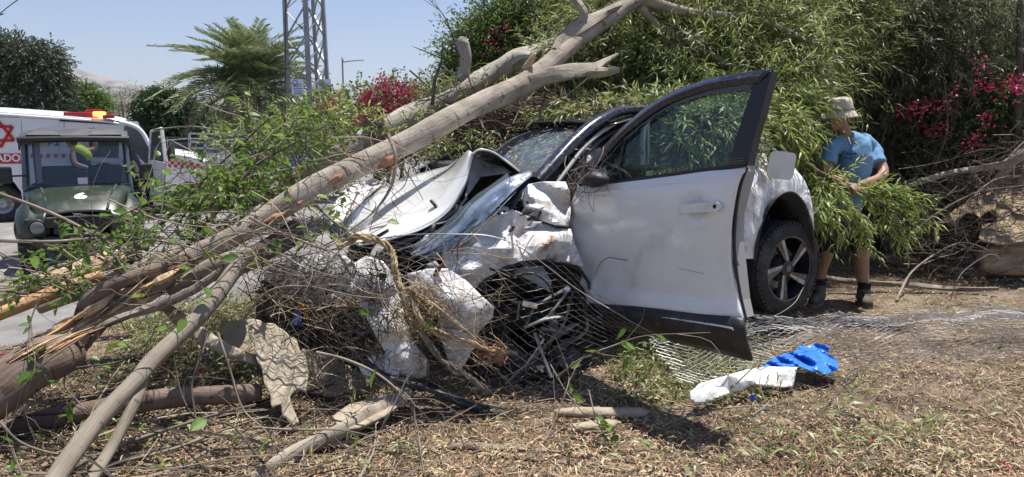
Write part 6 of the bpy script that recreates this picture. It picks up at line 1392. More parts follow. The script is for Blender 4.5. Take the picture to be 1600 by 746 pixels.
lp('chassis',lambda b:(b.box((0,1.3,.42),(1.0,2.5,.14)),b.box((0,.95,.75),(1.3,.08,.7)),b.box((0,2.15,.80),(1.36,.1,.75))),m_dark,bevel=.02)
lp('dashboard',lambda b:b.box((0,.98,1.10),(1.26,.22,.20)),m_blackpl,bevel=.04)
lp('cargo_bed',lambda b:(b.box((0,2.65,.72),(1.36,.95,.05)),b.box((-.68,2.65,.88),(.04,.95,.3)),b.box((.68,2.65,.88),(.04,.95,.3)),b.box((0,3.12,.88),(1.36,.04,.3))),m_green,bevel=.01)
for x in(-.33,.33):
    lp('seat',lambda b:(b.box((x,1.7,.78),(.5,.5,.14)),b.box((x,1.95,1.12),(.52,.14,.56))),m_int,bevel=.05)
sw=lp('steering_wheel',lambda b:(b.tube([(.33+.19*math.cos(a),1.18+.07*math.sin(a),1.28+.17*math.sin(a)) for a in np.linspace(0,2*PI,21)],.017,6,smooth=1),b.bar((.33,1.18,1.28),(.33,1.0,1.12),.05),b.bar((.14,1.18,1.28),(.52,1.18,1.28),.03)),m_int,smooth=True)
# roof
def rf(b):
    g=[]
    for y,z in((.84,1.80),(.86,1.89),(.95,1.95),(1.4,1.99),(1.95,1.98),(2.06,1.93),(2.08,1.84)):
        g.append([(x,y,z-.04*(abs(x)/.7)**4) for x in(-.72,-.70,-.5,-.3,-.1,.1,.3,.5,.70,.72)])
    for r in g: r[0]=(r[0][0],r[0][1],r[0][2]-.07); r[-1]=(r[-1][0],r[-1][1],r[-1][2]-.07)
    b.grid(np.array(g))
lp('roof',rf,m_greyroof,smooth=True,sharp=35,solid=.03)
lp('roof_lip',lambda b:b.tube([(-.72,.82,1.83),(0,.80,1.84),(.72,.82,1.83)],.045,8,smooth=2),m_blacksat,smooth=True)
lp('roof_rib',lambda b:(b.prism([(-.62,.86,1.90),(-.18,.86,1.90),(-.26,.93,1.96),(-.5,.93,1.96)],(0,.9,.05)),b.prism([(.18,.86,1.90),(.62,.86,1.90),(.5,.93,1.96),(.26,.93,1.96)],(0,.9,.05))),m_greyroof,bevel=.02)
lp('windscreen',lambda b:b.prism([(-.66,.83,1.12),(.66,.83,1.12),(.66,.99,1.82),(-.66,.99,1.82)],(0,.008,0)),m_screen)
lp('windscreen_frame',lambda b:(b.bar((-.70,.80,.90),(-.67,.98,1.82),.05,.03),b.bar((.70,.80,.90),(.67,.98,1.82),.05,.03),b.bar((-.68,.81,1.16),(.68,.81,1.16),.012),b.bar((-.5,.96,1.78),(-.5,.84,1.20),.07,.012)),M('dull_blue_grey_frame',(.13,.15,.19),rough=.5))
lp('lower_screen',lambda b:b.prism([(-.70,.78,.88),(.70,.78,.88),(.68,.81,1.14),(-.68,.81,1.14)],(0,.006,0)),GLASS('milky_lower_screen',(.55,.60,.68),alpha=.3,rough=.2))
lp('roof_lining_lamp',lambda b:b.box((-.42,.97,1.76),(.14,.02,.07)),m_intg,bevel=.01)
lp('paper_label',lambda b:b.box((.05,.80,1.22),(.13,.004,.10)),m_whitepr)
text_obj('number_six','6',.22,m_whitepr,BG,(.03,.30,1.035),(math.radians(26),0,0),.002,sx=1.5,bold=.008)
for sx_ in(-1,1):
    for yy in(.28,2.35):
        cx=sx_*.62
        w=B(); w.lathe([(.0,-.10*sx_),(.16,-.10*sx_),(.17,.08*sx_),(.0,.08*sx_)],(cx,yy,.33),(1,0,0),18); wh=local_part('wheel',w,m_steel,BG,smooth=True,sharp=40)
        t=B(); t.lathe([(.17,-.12),(.27,-.14),(.315,-.11),(.33,-.05),(.33,.05),(.315,.11),(.27,.14),(.17,.12)],(cx,yy,.33),(1,0,0),32)
        for k in range(26):
            a=2*PI*k/26
            for s in(-.07,.07): t.box((cx+s,yy+.33*math.cos(a),.33+.33*math.sin(a)),(.10,.035,.03),Matrix.Rotation(a,3,'X'))
        local_part('tyre',t,m_rubber,wh,smooth=True,sharp=35)

# ================================================================== ambulance
AV0=P(0,330,13.4); AV1=P(330,330,15.2)
ax_=(Vector((AV1.x,AV1.y,0))-Vector((AV0.x,AV0.y,0))).normalized(); an=Vector((ax_.y,-ax_.x,0)); ay=-an
ao=Vector((AV0.x,AV0.y,0))
def A(px,py,off=0.): return on_plane(px,py,ao,an,off)
m_vw=M('ambulance_white',(.78,.78,.79),rough=.3,coat=.4,dirt=(.5,.48,.44),dsc=1.2,dlo=.5,dhi=.95)
m_vred=M('reflective_red',(.55,.02,.02),rough=.45); m_vblue=M('dark_blue_lettering',(.02,.04,.22),rough=.5)
m_vglass=GLASS('dark_van_glass',(.18,.22,.23),alpha=.25)
AM=thing('ambulance','white and red ambulance van with its front door open, behind the green buggy','ambulance',tuple(Vector((AV0.x,AV0.y,-.36))))
W=2.0
# lower + upper side skin as one thick shell piece, with holes left for the window and cab doorway
def vprism(name,pts,mat,depth=.03,off=0.,par=None,**k):
    b=B(); b.prism([A(x,y,off) for x,y in pts],ay*depth); return part(name,b,mat,par or AM,**k)
vprism('side_panel',[(-260,175),(0,175),(60,179),(186,189),(186,203),(139,200),(139,246),(186,248),(190,262),(190,322),(60,322),(36,318),(33,300),(22,285),(5,278),(-12,285),(-24,300),(-27,325),(-260,330)],m_vw,.04)
vprism('far_side_panel',[(-260,175),(0,175),(186,189),(215,190),(236,235),(322,252),(330,300),(330,322),(-260,330)],m_vw,.04,-W+.04)
# roof
b=B(); R0=[(-260,171),(-60,172),(0,173),(60,177),(120,181),(170,185),(196,190)]
g=[]
for k,(o_,dz) in enumerate(((0,-.05),(-.04,.0),(-.25,.05),(-.7,.09),(-1.3,.09),(-1.75,.05),(-1.96,0),(-2.0,-.05))):
    g.append([tuple(A(x,y+2)+an*(o_)+Vector((0,0,dz-.01))) for x,y in R0])
b.grid(np.array(g),flip=True); part('roof',b,m_vw,AM,smooth=True,solid=.02)
b=B(); b.tube([A(x,y+6,.02) for x,y in R0],.025,6); part('rain_gutter',b,m_vw,AM,smooth=True)
# cab: roof edge, pillar, bonnet
b=B(); b.tube([A(186,191,.0),A(206,196,.0),A(222,207,.0),A(238,236,.0)],.045,8,smooth=5); b.tube([A(186,191,-1.96),A(206,196,-1.96),A(222,207,-1.96),A(238,236,-1.96)],.045,8,smooth=5); part('cab_pillar',b,m_vw,AM,smooth=True)
b=B(); g=[]
for o_ in(-.06,-.6,-1.3,-1.92): g.append([tuple(A(x,y)+an*o_) for x,y in((200,193),(214,200),(226,212),(238,236))])
b.grid(np.array(g),flip=True); part('windscreen',b,m_vglass,AM,smooth=True)
b=B(); g=[]
for o_,dz in((.0,-.14),(.0,-.04),(-.12,0),(-.6,.05),(-1.4,.05),(-1.88,0),(-2.0,-.04),(-2.0,-.14)): g.append([tuple(A(x,y)+an*o_+Vector((0,0,dz))) for x,y in((236,236),(260,238),(290,242),(312,247),(324,253),(327,262))])
b.grid(np.array(g),flip=True); part('bonnet',b,m_vw,AM,smooth=True,sharp=40,solid=.02)
vprism('front_wing',[(238,240),(262,242),(300,247),(322,254),(327,262),(328,300),(322,308),(318,298),(308,290),(295,287),(281,291),(271,302),(268,322),(240,322),(236,300)],m_vw,.05,.0)
b=B(); g=[]
for o_ in(0,-.3,-1,-1.7,-2.0): g.append([tuple(A(327+(.0 if o_ in(0,-2.0) else 5),y)+an*o_) for y in(262,275,290,303)])
b.grid(np.array(g),flip=False); part('nose_panel',b,m_vw,AM,smooth=True,solid=.02)
vprism('headlamp',[(322,270),(331,270),(332,288),(322,288)],m_lampglass,.25,.02)
vprism('indicator_lamp',[(322,288),(331,288),(331,296),(322,296)],M('amber_lamp',(.7,.25,.02),rough=.2),.2,.03)
b=B(); b.box((A(326,312)+an*-1.0),(.22,2.05,.26),Matrix((ax_,ay,Vector((0,0,1)))).transposed()); part('front_bumper',b,m_blackpl,AM,bevel=.04)
vprism('window_glass',[(140,201),(186,204),(186,247),(140,245)],m_vglass,.01,-.02)
for pts,nm in (([(60,196),(62,321)],'door_seam'),([(0,183),(30,184)],'door_seam'),([(34,186),(35,296)],'door_seam'),([(100,186),(100,200)],'door_seam'),([(104,252),(186,256)],'slide_rail')):
    b=B(); b.bar(A(*pts[0],.003),A(*pts[1],.003),.012,.006); part(nm,b,m_blacksat,AM)
vprism('side_vent_window',[(93,184),(196,190),(198,196),(93,190)],m_blacksat,.01,.012)
vprism('side_door_panel',[(34,185),(92,188),(93,246),(100,249),(36,247)],m_vw,.01,.012)
# letters, star, checks: flat print in the side's plane
Rm=Matrix((ax_,Vector((0,0,1)),an)).transposed(); re_=Rm.to_euler()
def atext(name,body,px,py,h,mat,sx=1.,bold=0.,off=.03):
    q=A(px,py,off)-WL[AM.name]; text_obj(name,body,h,mat,AM,q,re_,.002,sx=sx,bold=bold)
vprism('red_band',[(-260,243),(36,240),(36,256),(-260,258)],m_vred,.004,.010)
atext('lettering','MAGEN DAVID ADOM',-40,248.7,.20,m_whitepr,.86,.006,.016)
heb2='\u05d1\u05d9\u05e9\u05e8\u05d0\u05dc'[::-1]; heb1='\u05d0\u05d3\u05d5\u05dd'[::-1]
atext('hebrew_lettering',heb2,67,223.5,.18,m_vblue,.95,.004,.03)
atext('hebrew_lettering',heb1,75,213,.16,m_vblue,.95,.004,.03)
def star(px,py,r):
    b=B(); c=A(px,py,.014)
    for s in(1,-1):
        P3=[c+ax_*r*math.cos(a)+Vector((0,0,1))*r*math.sin(a) for a in (s*PI/2,s*PI/2+2*PI/3,s*PI/2+4*PI/3)]
        for k in range(3): b.bar(P3[k],P3[(k+1)%3],.055,.055)
    for arr in b.v: 
        for q in arr: 
            dd=(Vector(q)-c).dot(an); q-=np.array(an)*dd*.85
    return part('red_star',b,m_vred,AM)
star(-2,209,.27)
for k in range(11):
    if k%2==0: vprism('check_mark',[(36+k*6,241),(42+k*6,241),(42+k*6,246.5),(36+k*6,246.5)],m_vred,.004,.028)
for r in range(3):
    for k in range(13):
        x0=262+k*5.0; y0=247.5+r*4.6+(x0-262)*.07
        if x0>323: continue
        if (k+r)%2==0 : vprism('check_mark',[(x0,y0),(x0+5,y0+.3),(x0+5,y0+4.9),(x0,y0+4.6)],m_vred,.004,.010)
vprism('red_band',[(240,246.5),(262,247.5),(262,261),(240,260.5)],m_vred,.004,.010)
# cab interior and doorway
vprism('door_frame',[(186,190),(194,192),(192,250),(190,322),(185,322)],m_vw,.06,.0)
b=B(); b.box(A(215,300)+an*-.9,(2.0,1.7,.1),Matrix((ax_,ay,Vector((0,0,1)))).transposed()); b.box(A(170,250)+an*-1.1,(.06,1.6,1.4),Matrix((ax_,ay,Vector((0,0,1)))).transposed()); part('cab_floor',b,m_int,AM)
for o_ in(-.5,-1.5):
    b=B(); MR=Matrix((ax_,ay,Vector((0,0,1)))).transposed(); b.box(A(208,275)+an*o_,(.5,.5,.16),MR); b.box(A(196,250)+an*o_,(.16,.5,.75),MR); part('cab_seat',b,m_int,AM,bevel=.04)
b=B(); b.tube([A(206,252,-.25),A(213,262,-.25),A(216,275,-.2)],.05,6); part('seat_belt',b,M('beige_webbing',(.4,.34,.25),rough=.8),AM,smooth=True)
b=B(); b.prism([A(211,240,.05),A(216,243,.05),A(229,258,.05),A(224,260,.05)],ay*.01); part('folded_papers',b,M('blue_white_paper',(.1,.16,.45),(.7,.72,.78),rough=.7,sc=6,lo=.45,hi=.55),AM)
# open cab door (swung out towards us)
dpx=[(231,191),(238,197),(243,215),(245,240),(246,322),(234,326),(233,300),(232,240)]
DA=A(238,260,0); ddir=(an*.96+ax_*.28).normalized()
b=B(); dd_=[(0,1.62),(.10,1.66),(.55,1.20),(.95,.98),(1.0,.5),(.98,-.42),(.0,-.42)]
zb=A(238,322).z+.1
def DP(s,z,o_=0): return Vector((DA.x,DA.y,zb))+ddir*s+Vector((0,0,z))+ddir.cross(Vector((0,0,1)))*o_
def ring(pts): return [DP(*q) for q in pts]
b.prism(ring([(0,0),(1.0,0),(1.04,.5),(1.02,.86),(0,.90)]),ddir.cross(Vector((0,0,1)))*.08)
b.bar(DP(0,.9,.04),DP(.28,1.5,.04),.06,.05); b.bar(DP(.28,1.5,.04),DP(.92,1.56,.04),.06,.05); b.bar(DP(.92,1.56,.04),DP(1.02,.88,.04),.07,.06)
dr2=part('cab_door',b,m_vw,AM,bevel=.015)
b=B(); b.prism(ring([(.04,.9,.04),(1.0,.87,.04),(.92,1.54,.04),(.30,1.5,.04)]),ddir.cross(Vector((0,0,1)))*.008); part('door_glass',b,m_vglass,dr2)
b=B(); b.box(A(266,236,.32),(.12,.2,.34)); b.bar(A(252,242,.05),A(266,238,.30),.03); part('wing_mirror',b,m_blackpl,AM,bevel=.03)
# light bar
m_beac=M('red_beacon_lens',(.4,.01,.01),rough=.15,coat=.5)
b=B(); MR=Matrix((ax_,ay,Vector((0,0,1)))).transposed(); b.box(A(146,183)+an*-1.0+Vector((0,0,.06)),(.34,1.5,.06),MR); lb=part('light_bar',b,m_blacksat,AM,bevel=.02)
for k in range(7):
    b=B(); b.box(A(146,183)+an*(-.35-.22*k)+Vector((0,0,.12)),(.30,.20,.07),MR); part('light_segment',b,m_beac,lb,bevel=.02)
b=B(); b.box(A(128,184,-.1)+Vector((0,0,.07)),(.62,.14,.08),MR); part('side_beacon',b,m_beac,AM,bevel=.02)
m_em=M('lit_orange_beacon',(.9,.3,.1),rough=.3); m_em.node_tree.nodes['Principled BSDF'].inputs['Emission Color'].default_value=(1,.28,.06,1); m_em.node_tree.nodes['Principled BSDF'].inputs['Emission Strength'].default_value=2.5
b=B(); b.box(A(156,184,.0)+Vector((0,0,.07)),(.24,.14,.10),MR); part('lit_beacon',b,m_em,AM,bevel=.03)
b=B(); b.box(A(170,186,.0)+Vector((0,0,.05)),(.22,.14,.08),MR); part('side_beacon',b,m_beac,AM,bevel=.02)
for px_,o1 in ((296,0),(4,0),(296,-1.8),(4,-1.8)):
    c=A(px_,308 if px_>100 else 311,-.10)+an*o1; c.z=-.36+.36
    w=B(); w.lathe([(0,.06),(.07,.07),(.12,.03),(.19,.08),(.21,.06),(.2,-.05)],c,an,20); wh=part('wheel',w,m_alloy,AM,smooth=True,sharp=40)
    t=B(); t.lathe([(.20,.08),(.25,.11),(.33,.10),(.36,.05),(.36,-.08),(.33,-.12),(.2,-.12)],c,an,32); part('tyre',t,m_rubber,wh,smooth=True,sharp=40)
b=B(); b.box(A(150,318)+an*-.95,(5.6,1.7,.25),MR); part('underbody',b,m_dark,AM)

# ================================================================== far parked cars, trailer, canopy
def simple_car(label,px,py,Y,col,rz,L=4.2):
    p=P(px,py,Y); t=thing('parked_car',label,'car',(p.x,Y,-.36),rz=rz,group='cars parked beyond the ambulance')
    def body(b):
        st=[(-L/2,.35,.80,.70),(-L/2+.15,.25,.95,.80),(-L*.25,.22,1.0,.84),(L*.15,.22,.98,.85),(L*.33,.22,.88,.84),(L/2-.1,.25,.75,.78),(L/2,.35,.62,.65)]
        g=[[(x,-w,z0),(x,-w*1.03,(z0+z1)/2),(x,-w*.93,z1-.03),(x,0,z1+.03),(x,w*.93,z1-.03),(x,w*1.03,(z0+z1)/2),(x,w,z0)] for x,z0,z1,w in st]
        b.grid(np.array(g)); b.add(g[0],[list(range(7))]); b.add(g[-1],[list(range(7))[::-1]])
    b=B(); body(b); local_part('body',b,col,t,smooth=True,sharp=40)
    b=B(); st=[(-L*.40,.95,.98,.68),(-L*.30,.95,1.38,.60),(0,.95,1.45,.58),(L*.10,.95,1.40,.60),(L*.26,.92,.95,.70)]
    g=[[(x,-.76,z0),(x,-w,z1-.05),(x,0,z1+.02),(x,w,z1-.05),(x,.76,z0)] for x,z0,z1,w in st]; b.grid(np.array(g)); local_part('cabin_glass',b,bpy.data.materials['dark_van_glass'],t,smooth=True,sharp=30)
    b=B(); b.grid(np.array([[(x,y,z+.02) for y in(-.56,0,.56)] for x,z in((-L*.31,1.38),(-L*.1,1.45),(L*.08,1.42))])); local_part('roof',b,col,t,solid=.04)
    for x in(-L*.31,L*.31):
        for y in(-.76,.76):
            b=B(); b.lathe([(0,-.1),(.31,-.1),(.31,.1),(0,.1)],(x,y,.31),(0,1,0),18); local_part('wheel',b,m_rubber,t,smooth=True,sharp=40)
    return t
m_far1=M('far_white_paint',(.75,.75,.76),rough=.3,coat=.4); m_far2=M('far_dark_paint',(.04,.035,.04),rough=.3,coat=.4)
simple_car('white car parked beyond the ambulance bonnet behind a steel frame',325,240,25,m_far1,.15)
simple_car('dark car parked left of the white one, mostly behind the ambulance bonnet',283,245,27,m_far2,.1)
simple_car('white car parked further right, half hidden by leafy twigs',400,245,24,m_far1,.3)
TR=thing('steel_frame','pale galvanised steel rack standing by the parked cars','rack',(P(340,245,19).x,19,-.36))
m_galv2=M('pale_galvanised_rail',(.5,.5,.5),rough=.5,metal=.3)
for (a,c) in (((296,209),(390,211)),((296,209),(297,262)),((320,210),(321,262)),((345,210),(346,262)),((390,211),(391,262)),((296,222),(390,224)),((296,240),(390,242)),((300,232),(390,233))):
    b=B(); b.bar(P(a[0],a[1],19),P(c[0],c[1],19),.05); part('rail',b,m_galv2,TR)
t=thing('market_canopy','pale green-white canopy roof behind the bougainvillea','canopy',(P(520,200,17).x,17,-.36))
b=B(); b.prism([P(478,186,17),P(498,176,17.0),P(566,180,17),P(585,192,17)],(0,2,.05)); part('canopy_roof',b,M('pale_green_sheet',(.5,.55,.45),rough=.6),t)
for x in(482,582): 
    b=B(); b.bar(P(x,190,17),Vector((P(x,190,17).x,17,-.36)),.06); part('post',b,m_steel,t)

# ================================================================== people
m_skin=M('sunburnt_skin',(.30,.155,.10),(.36,.20,.135),rough=.55,sc=12)
def body_mesh(name,fn,mat,parent,vox=.008,smooth=4,**kw):
    b=B(); fn(b); me=b.mesh(name,True)
    o=link(me,name,mat,parent,**kw)
    m=o.modifiers.new('remesh','REMESH'); m.mode='VOXEL'; m.voxel_size=vox; m.use_smooth_shade=True
    m=o.modifiers.new('smooth','SMOOTH'); m.factor=.5; m.iterations=smooth
    return o
def T(b,pts,r,sides=14,flat=1.,smooth=5):
    b.tube(pts,r,sides,flat=flat,smooth=smooth); b.ell(pts[0],(r[0] if hasattr(r,'__len__') else r,)*3,None,10,8); b.ell(pts[-1],(r[-1] if hasattr(r,'__len__') else r,)*3,None,10,8)
def hand(b,wrist,d,up,side=1,curl=.9,s=1.0):
    """palm, four curled fingers of different length and a thumb from the side of the palm"""
    d=Vector(d).normalized(); up=Vector(up); up=(up-d*up.dot(d)).normalized(); lat=d.cross(up)*side
    pm=wrist+d*.05*s; q=Matrix((d,lat,up)).transposed()
    b.ell(pm,(.052*s,.042*s,.018*s),q,12,8)
    for k,(o_,L) in enumerate(((-.030,.072),(-.010,.082),(.011,.077),(.030,.060))):
        p=wrist+(d*.088+lat*o_)*s; pts=[p-d*.03*s,p]; a=.35*curl; dd=d
        for j,f in enumerate((.45,.32,.23)):
            dd=(math.cos(a)*d-math.sin(a)*up); p=p+dd*L*f*s; pts.append(p); a+=.62*curl
        T(b,pts,[.0095*s,.0098*s,.009*s,.0085*s,.007*s],8,smooth=2)
    p=wrist+(d*.028-lat*.034)*s; pts=[p]; dd=(d*.6-lat*.75-up*.25).normalized()
    for L in(.035,.03,.024): p=p+dd*L*s; pts.append(p); dd=(dd+d*.35-up*.3*curl).normalized()
    T(b,pts,[.013*s,.012*s,.010*s,.0085*s],8,smooth=2)
def head(b,c,f,s=1.0):
    """head with brow, nose, lips, chin, ears; c centre, f facing"""
    f=Vector(f).normalized(); u=Vector((0,0,1)); r=f.cross(u).normalized(); u=r.cross(f); q=Matrix((f,r,u)).transposed()
    L=lambda x,y,z:c+(f*x+r*y+u*z)*s
    b.ell(L(-.008,0,.03),(.098*s,.076*s,.098*s),q,20,14); b.ell(L(.022,0,-.045),(.066*s,.056*s,.068*s),q,16,10)
    b.ell(L(.062,0,-.092),(.024*s,.026*s,.020*s),q,10,8)
    b.tube([L(.088,0,.012),L(.104,0,-.012),L(.114,0,-.030),L(.096,0,-.040)],[.010*s,.012*s,.016*s,.012*s],8,smooth=3)
    for k in(-1,1):
        b.ell(L(.080,k*.030,.024),(.016*s,.026*s,.010*s),q,10,6); b.ell(L(.060,k*.042,-.022),(.024*s,.022*s,.024*s),q,10,6); b.ell(L(-.006,k*.078,-.008),(.018*s,.010*s,.031*s),q,10,8)
    b.ell(L(.088,0,-.060),(.011*s,.024*s,.007*s),q,10,6); b.ell(L(.085,0,-.070),(.011*s,.021*s,.007*s),q,10,6)
    return L
Yf=5.78
MAN=thing('person','man in light blue t-shirt, tan bucket hat and dark shorts holding a leafy branch','person',tuple(PG(1318,470,Yf)))
pv=P(1318,345,5.80); ch=P(1332,262,5.78); nk=P(1320,211,5.76); hc=P(1310,182,5.74)
shL=P(1300,232,5.70); shR=P(1362,232,5.84); elL=P(1292,272,5.62); elR=P(1380,272,5.66); haL=P(1322,286,5.42); haR=P(1342,290,5.44)
hiL=P(1298,352,5.72); hiR=P(1338,352,5.86); knL=P(1291,395,5.66); knR=P(1346,394,5.74); anL=P(1280,446,5.76); anR=P(1350,452,5.74)
ff=Vector((-.80,-.6,-.10))
def fb(b):
    T(b,[anL,(anL+knL)/2+Vector((0,.03,.03)),knL,(knL+hiL)/2,hiL],[.042,.062,.060,.078,.095])
    T(b,[anR,(anR+knR)/2+Vector((0,.03,.03)),knR,(knR+hiR)/2,hiR],[.042,.064,.062,.080,.095])
    b.ell(pv,(.165,.125,.13)); T(b,[pv,(pv+ch)/2,ch,ch+(nk-ch)*.6],[.13,.115,.13,.07],16)
    T(b,[nk+Vector((0,0,-.08)),nk,hc+Vector((.02,.0,-.05))],[.062,.056,.055])
    T(b,[shL,elL,haL+(elL-haL)*.06],[.048,.041,.027]); T(b,[shR,elR,haR+(elR-haR)*.06],[.050,.043,.028])
    b.tube([shL,nk+Vector((0,0,-.1)),shR],[.048,.055,.048],12)
    hand(b,haL,(haL-elL).normalized(),(0,-.3,1),1,1.1); hand(b,haR,(haR-elR).normalized(),(0,-.3,1),-1,1.1)
    global HL; HL=head(b,hc,ff)
    for an_,tx in((anL,-.75),(anR,-.4)): T(b,[an_,an_+Vector((tx*.02,-.015,-.05))],[.038,.034])
body_mesh('body',fb,m_skin,MAN)
m_shirt=M('faded_blue_cotton',(.13,.27,.43),(.17,.33,.50),rough=.9,sc=5,bump=.5,bsc=9)
def fs(b):
    b.tube([P(1320,327,5.80),P(1323,312,5.80),P(1330,275,5.78),P(1334,245,5.78),P(1332,226,5.78),P(1322,213,5.77)],[.172,.166,.178,.186,.160,.085],22,flat=.74,smooth=5)
    b.tube([P(1316,224,5.73),shL,shL.lerp(elL,.35),shL.lerp(elL,.62)],[.080,.066,.064,.066],14); b.tube([P(1346,222,5.8),shR,shR.lerp(elR,.35),shR.lerp(elR,.62)],[.080,.068,.066,.068],14)
sh=body_mesh('t_shirt',fs,m_shirt,MAN,.011,3)
dtex=bpy.data.textures.new('cloth_folds','CLOUDS'); dtex.noise_scale=.11
m=sh.modifiers.new('folds','DISPLACE'); m.texture=dtex; m.strength=.022; m.mid_level=.5
b=B()
for k,(x,y) in enumerate(((1318,238),(1324,240),(1330,241),(1336,240),(1321,247),(1329,248))): b.box(P(x,y,5.585-(x-1318)*.0002),(.02,.006,.014))
part('shirt_print',b,M('navy_print',(.02,.04,.12),rough=.9),sh,kind='stuff')
def fsh(b):
    b.ell(pv+Vector((0,0,-.01)),(.182,.142,.15)); T(b,[pv+Vector((-.05,-.03,-.05)),hiL,knL.lerp(hiL,.35)],[.12,.118,.110]); T(b,[pv+Vector((.05,.03,-.05)),hiR,knR.lerp(hiR,.35)],[.12,.118,.112])
body_mesh('shorts',fsh,M('black_shorts',(.012,.013,.016),(.025,.026,.03),rough=.9,sc=6,bump=.3,bsc=12),MAN,.011,4)
m_boot=M('worn_brown_boot',(.07,.055,.042),(.16,.13,.10),rough=.8,sc=14); m_sock=M('black_sock',(.015,.015,.016),rough=.95)
for an_,tx,ty in((anL,-.6,-.8),(anR,-.25,-.97)):
    d=Vector((tx,ty,0)).normalized(); gz=hfun(an_.x,an_.y)+.05
    ft=Vector((an_.x,an_.y,gz))
    def fbt(b): T(b,[ft-d*.06,ft+d*.06+Vector((0,0,.0)),ft+d*.17+Vector((0,0,-.008))],[.052,.055,.043]); T(b,[ft+Vector((0,0,.0)),Vector((an_.x,an_.y,an_.z-.005))],[.057,.056])
    bo=body_mesh('boot',fbt,m_boot,MAN,.009,3)
    b=B(); sp=[]
    for a in np.linspace(0,2*PI,20,endpoint=False):
        x=.155*math.cos(a)+.055; y=.055*math.sin(a)*(1+.12*math.cos(a)); sp.append(ft+d*x+Vector((-d.y,d.x,0))*y+Vector((0,0,-.055)))
    b.prism(sp,Vector((0,0,.024))); part('sole',b,M('pale_rubber_sole',(.2,.18,.15),rough=.8),bo)
    b=B()
    for k in range(4): c=ft+d*(.045+.026*k)+Vector((0,0,.062-.010*k)); l=Vector((-d.y,d.x,0)); b.tube([c-l*.028,c+Vector((0,0,.008)),c+l*.028],.0035,5)
    part('laces',b,m_sock,bo)
    b=B(); b.tube([an_+Vector((0,0,-.04)),an_+Vector((0,0,.0)),an_+Vector((0,0,.065))],[.054,.052,.056],14); part('sock',b,m_sock,MAN,smooth=True)
# hat
m_hat=M('tan_canvas',(.48,.42,.32),(.56,.50,.39),rough=.95,sc=14,bump=.3,bsc=60)
hq=Vector((0,0,1)); hcc=hc+Vector((.012,.01,.035))
b=B(); b.lathe([(.001,.122),(.055,.120),(.085,.108),(.097,.085),(.103,.03),(.106,.012),(.120,-.006),(.137,-.032),(.140,-.038),(.135,-.036),(.115,-.012),(.100,.006)],hcc,(-.10,-.07,1),36)
ht=part('bucket_hat',b,m_hat,MAN,smooth=True,sharp=50)
b=B(); b.lathe([(.1065,.014),(.109,.016),(.108,.034),(.1055,.036)],hcc,(-.10,-.07,1),36); part('hat_band',b,M('tan_band',(.30,.25,.18),rough=.95),ht,smooth=True)
# hair, eyes, brows
b=B(); b.ell(hc+Vector((.03,.02,-.0)),(.090,.075,.075),None,14,10); part('hair',b,M('grey_hair',(.12,.11,.10),rough=.9),MAN,smooth=True)
b=B(); 
for k in(-1,1): b.ell(HL(.084,k*.031,.008),(.011,.014,.008),None,10,6)
part('eyes',b,M('eye_white',(.6,.58,.55),rough=.3),MAN,smooth=True)
b=B()
for k in(-1,1): b.ell(HL(.094,k*.031,.008),(.004,.006,.006),None,8,6)
part('pupils',b,m_int,MAN)
b=B()
for k in(-1,1): b.tube([HL(.092,k*.016,.030),HL(.094,k*.032,.034),HL(.082,k*.048,.028)],.004,5)
part('eyebrows',b,m_int,MAN,kind='stuff')
# the leafy branch in his hands
HB=thing('leafy_branch','fresh green leafy branch held in front of the man in the blue shirt','branch',tuple(P(1330,290,5.4)))
b=B(); b.tube([P(1225,225,5.3),P(1270,262,5.35),P(1322,290,5.37),P(1365,310,5.3),P(1420,340,5.2)],[.013,.013,.012,.008,.003],7,lump=.1,smooth=5)
sub=[([(1275,276,5.35),(1290,310,5.25),(1300,360,5.2)],.006),([(1300,280,5.36),(1330,320,5.2),(1345,370,5.15)],.006),([(1330,292,5.36),(1380,320,5.2),(1405,365,5.15)],.006),([(1345,300,5.33),(1395,300,5.2),(1435,320,5.1)],.005),([(1290,272,5.36),(1280,320,5.2),(1262,350,5.2)],.005)]
for pts,r in sub: b.tube([P(*q) for q in pts],[r,r*.7,r*.3],6,smooth=4)
part('stem',b,M('green_brown_stem',(.12,.12,.05),(.22,.17,.10),rough=.8,sc=10),HB,smooth=True)
gm=np.random.default_rng(77); bs_=B(); bl_=B(); base=[];dr=[]
for pts,r in sub+[([(1236,262,5.3),(1275,276,5.35),(1322,290,5.37),(1365,310,5.3),(1420,340,5.2)],.01)]:
    q,_=catmull(np.array([tuple(P(*p)) for p in pts]),None,8)
    for k in range(22 if r<.009 else 26):
        i=int(gm.integers(1,len(q)-1)); tdir=unit(q[i+1]-q[i]); base.append(q[i]); dr.append(tdir*.9+gm.normal(size=3)*np.array([.55,.5,.5])+np.array([.15,0,-.05]))
base=np.array(base); dr=np.array(dr)
sprays(bl_,bs_,base,dr,gm.uniform(.12,.28,len(base)),12,.10,.0135,.10,.9,g=gm,stem=.002,rlo=.15,rhi=1)
part('leaves',bl_,m_will_fresh,HB,kind='stuff'); part('twigs',bs_,M('green_twig',(.14,.16,.06),rough=.7),HB,kind='stuff')
b=B(); b.tube([P(1272,300,5.75),P(1268,320,5.75),P(1272,345,5.78)],[.05,.07,.03],8,lump=.4); o=tag(part('blue_bag',b,M('blue_bag_film',(.02,.14,.5),rough=.4),None,smooth=True),'bright blue bag between the car tail and the man','bag')

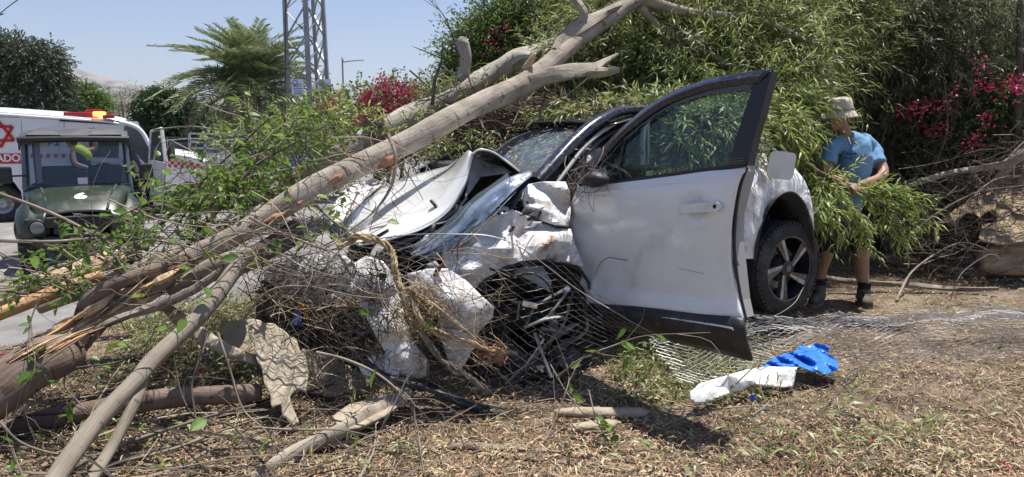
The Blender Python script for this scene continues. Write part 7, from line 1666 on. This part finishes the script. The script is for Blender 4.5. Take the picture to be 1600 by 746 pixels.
# paramedic bending inside the ambulance doorway
PM=thing('person','person in a yellow high-visibility vest bending beside the ambulance window','person',tuple(A(130,330,.4)))
c0=A(122,238,.45)
def fp(b):
    hd=A(112,222,.5); head(b,hd,(-.5,-.3,-.6)); T(b,[A(118,228,.45),A(125,240,.45),A(130,262,.42)],[.10,.15,.14]); T(b,[A(136,236,.4),A(148,232,.35),A(148,212,.3)],[.06,.05,.04]); hand(b,A(148,212,.3),(.1,0,1),(0,1,0),1,.4)
    T(b,[A(114,238,.55),A(118,255,.65),A(136,262,.7)],[.055,.045,.035]); hand(b,A(136,262,.7),(1,0,-.1),(0,0,1),1,.6)
    T(b,[A(128,262,.42),A(127,290,.45),A(126,322,.42)],[.10,.07,.05]); T(b,[A(136,262,.3),A(137,290,.3),A(138,322,.3)],[.10,.07,.05])
body_mesh('body',fp,m_skin,PM,.012)
def fv(b): b.tube([A(112,229,.47),A(122,234,.46),A(132,242,.44),A(136,250,.42)],[.09,.15,.16,.13],14,flat=.8)

body_mesh('yellow_vest',fv,M('hi_vis_yellow',(.50,.62,.03),rough=.7),PM,.014)
def fu(b): b.tube([A(117,236,.45),A(124,245,.44),A(129,266,.42)],[.14,.18,.16],12); T(b,[A(128,264,.42),A(127,290,.45),A(126,318,.42)],[.12,.085,.065]); T(b,[A(136,264,.3),A(137,290,.3),A(138,318,.3)],[.12,.085,.065])
body_mesh('navy_uniform',fu,M('navy_cloth',(.015,.02,.05),rough=.9),PM,.014)
b=B(); b.ell(A(113,219,.5),(.10,.10,.10),None,12,8); part('hair',b,m_int,PM,smooth=True)

# ================================================================== summer haze between here and the hills
b=B(); b.box((-200,1650,164),(9000,3700,336)); hz=part('haze',b,None,None); hz['kind']='stuff'; tag(hz,'thin summer haze in front of the far hills','haze')
m=bpy.data.materials.new('haze_air'); m.use_nodes=True; nt=m.node_tree; nt.nodes.remove(nt.nodes['Principled BSDF'])
pv_=nt.nodes.new('ShaderNodeVolumePrincipled'); pv_.inputs['Color'].default_value=(.80,.86,.95,1); pv_.inputs['Density'].default_value=.00016; pv_.inputs['Anisotropy'].default_value=.2
nt.links.new(pv_.outputs[0],nt.nodes['Material Output'].inputs['Volume']); hz.data.materials.append(m)
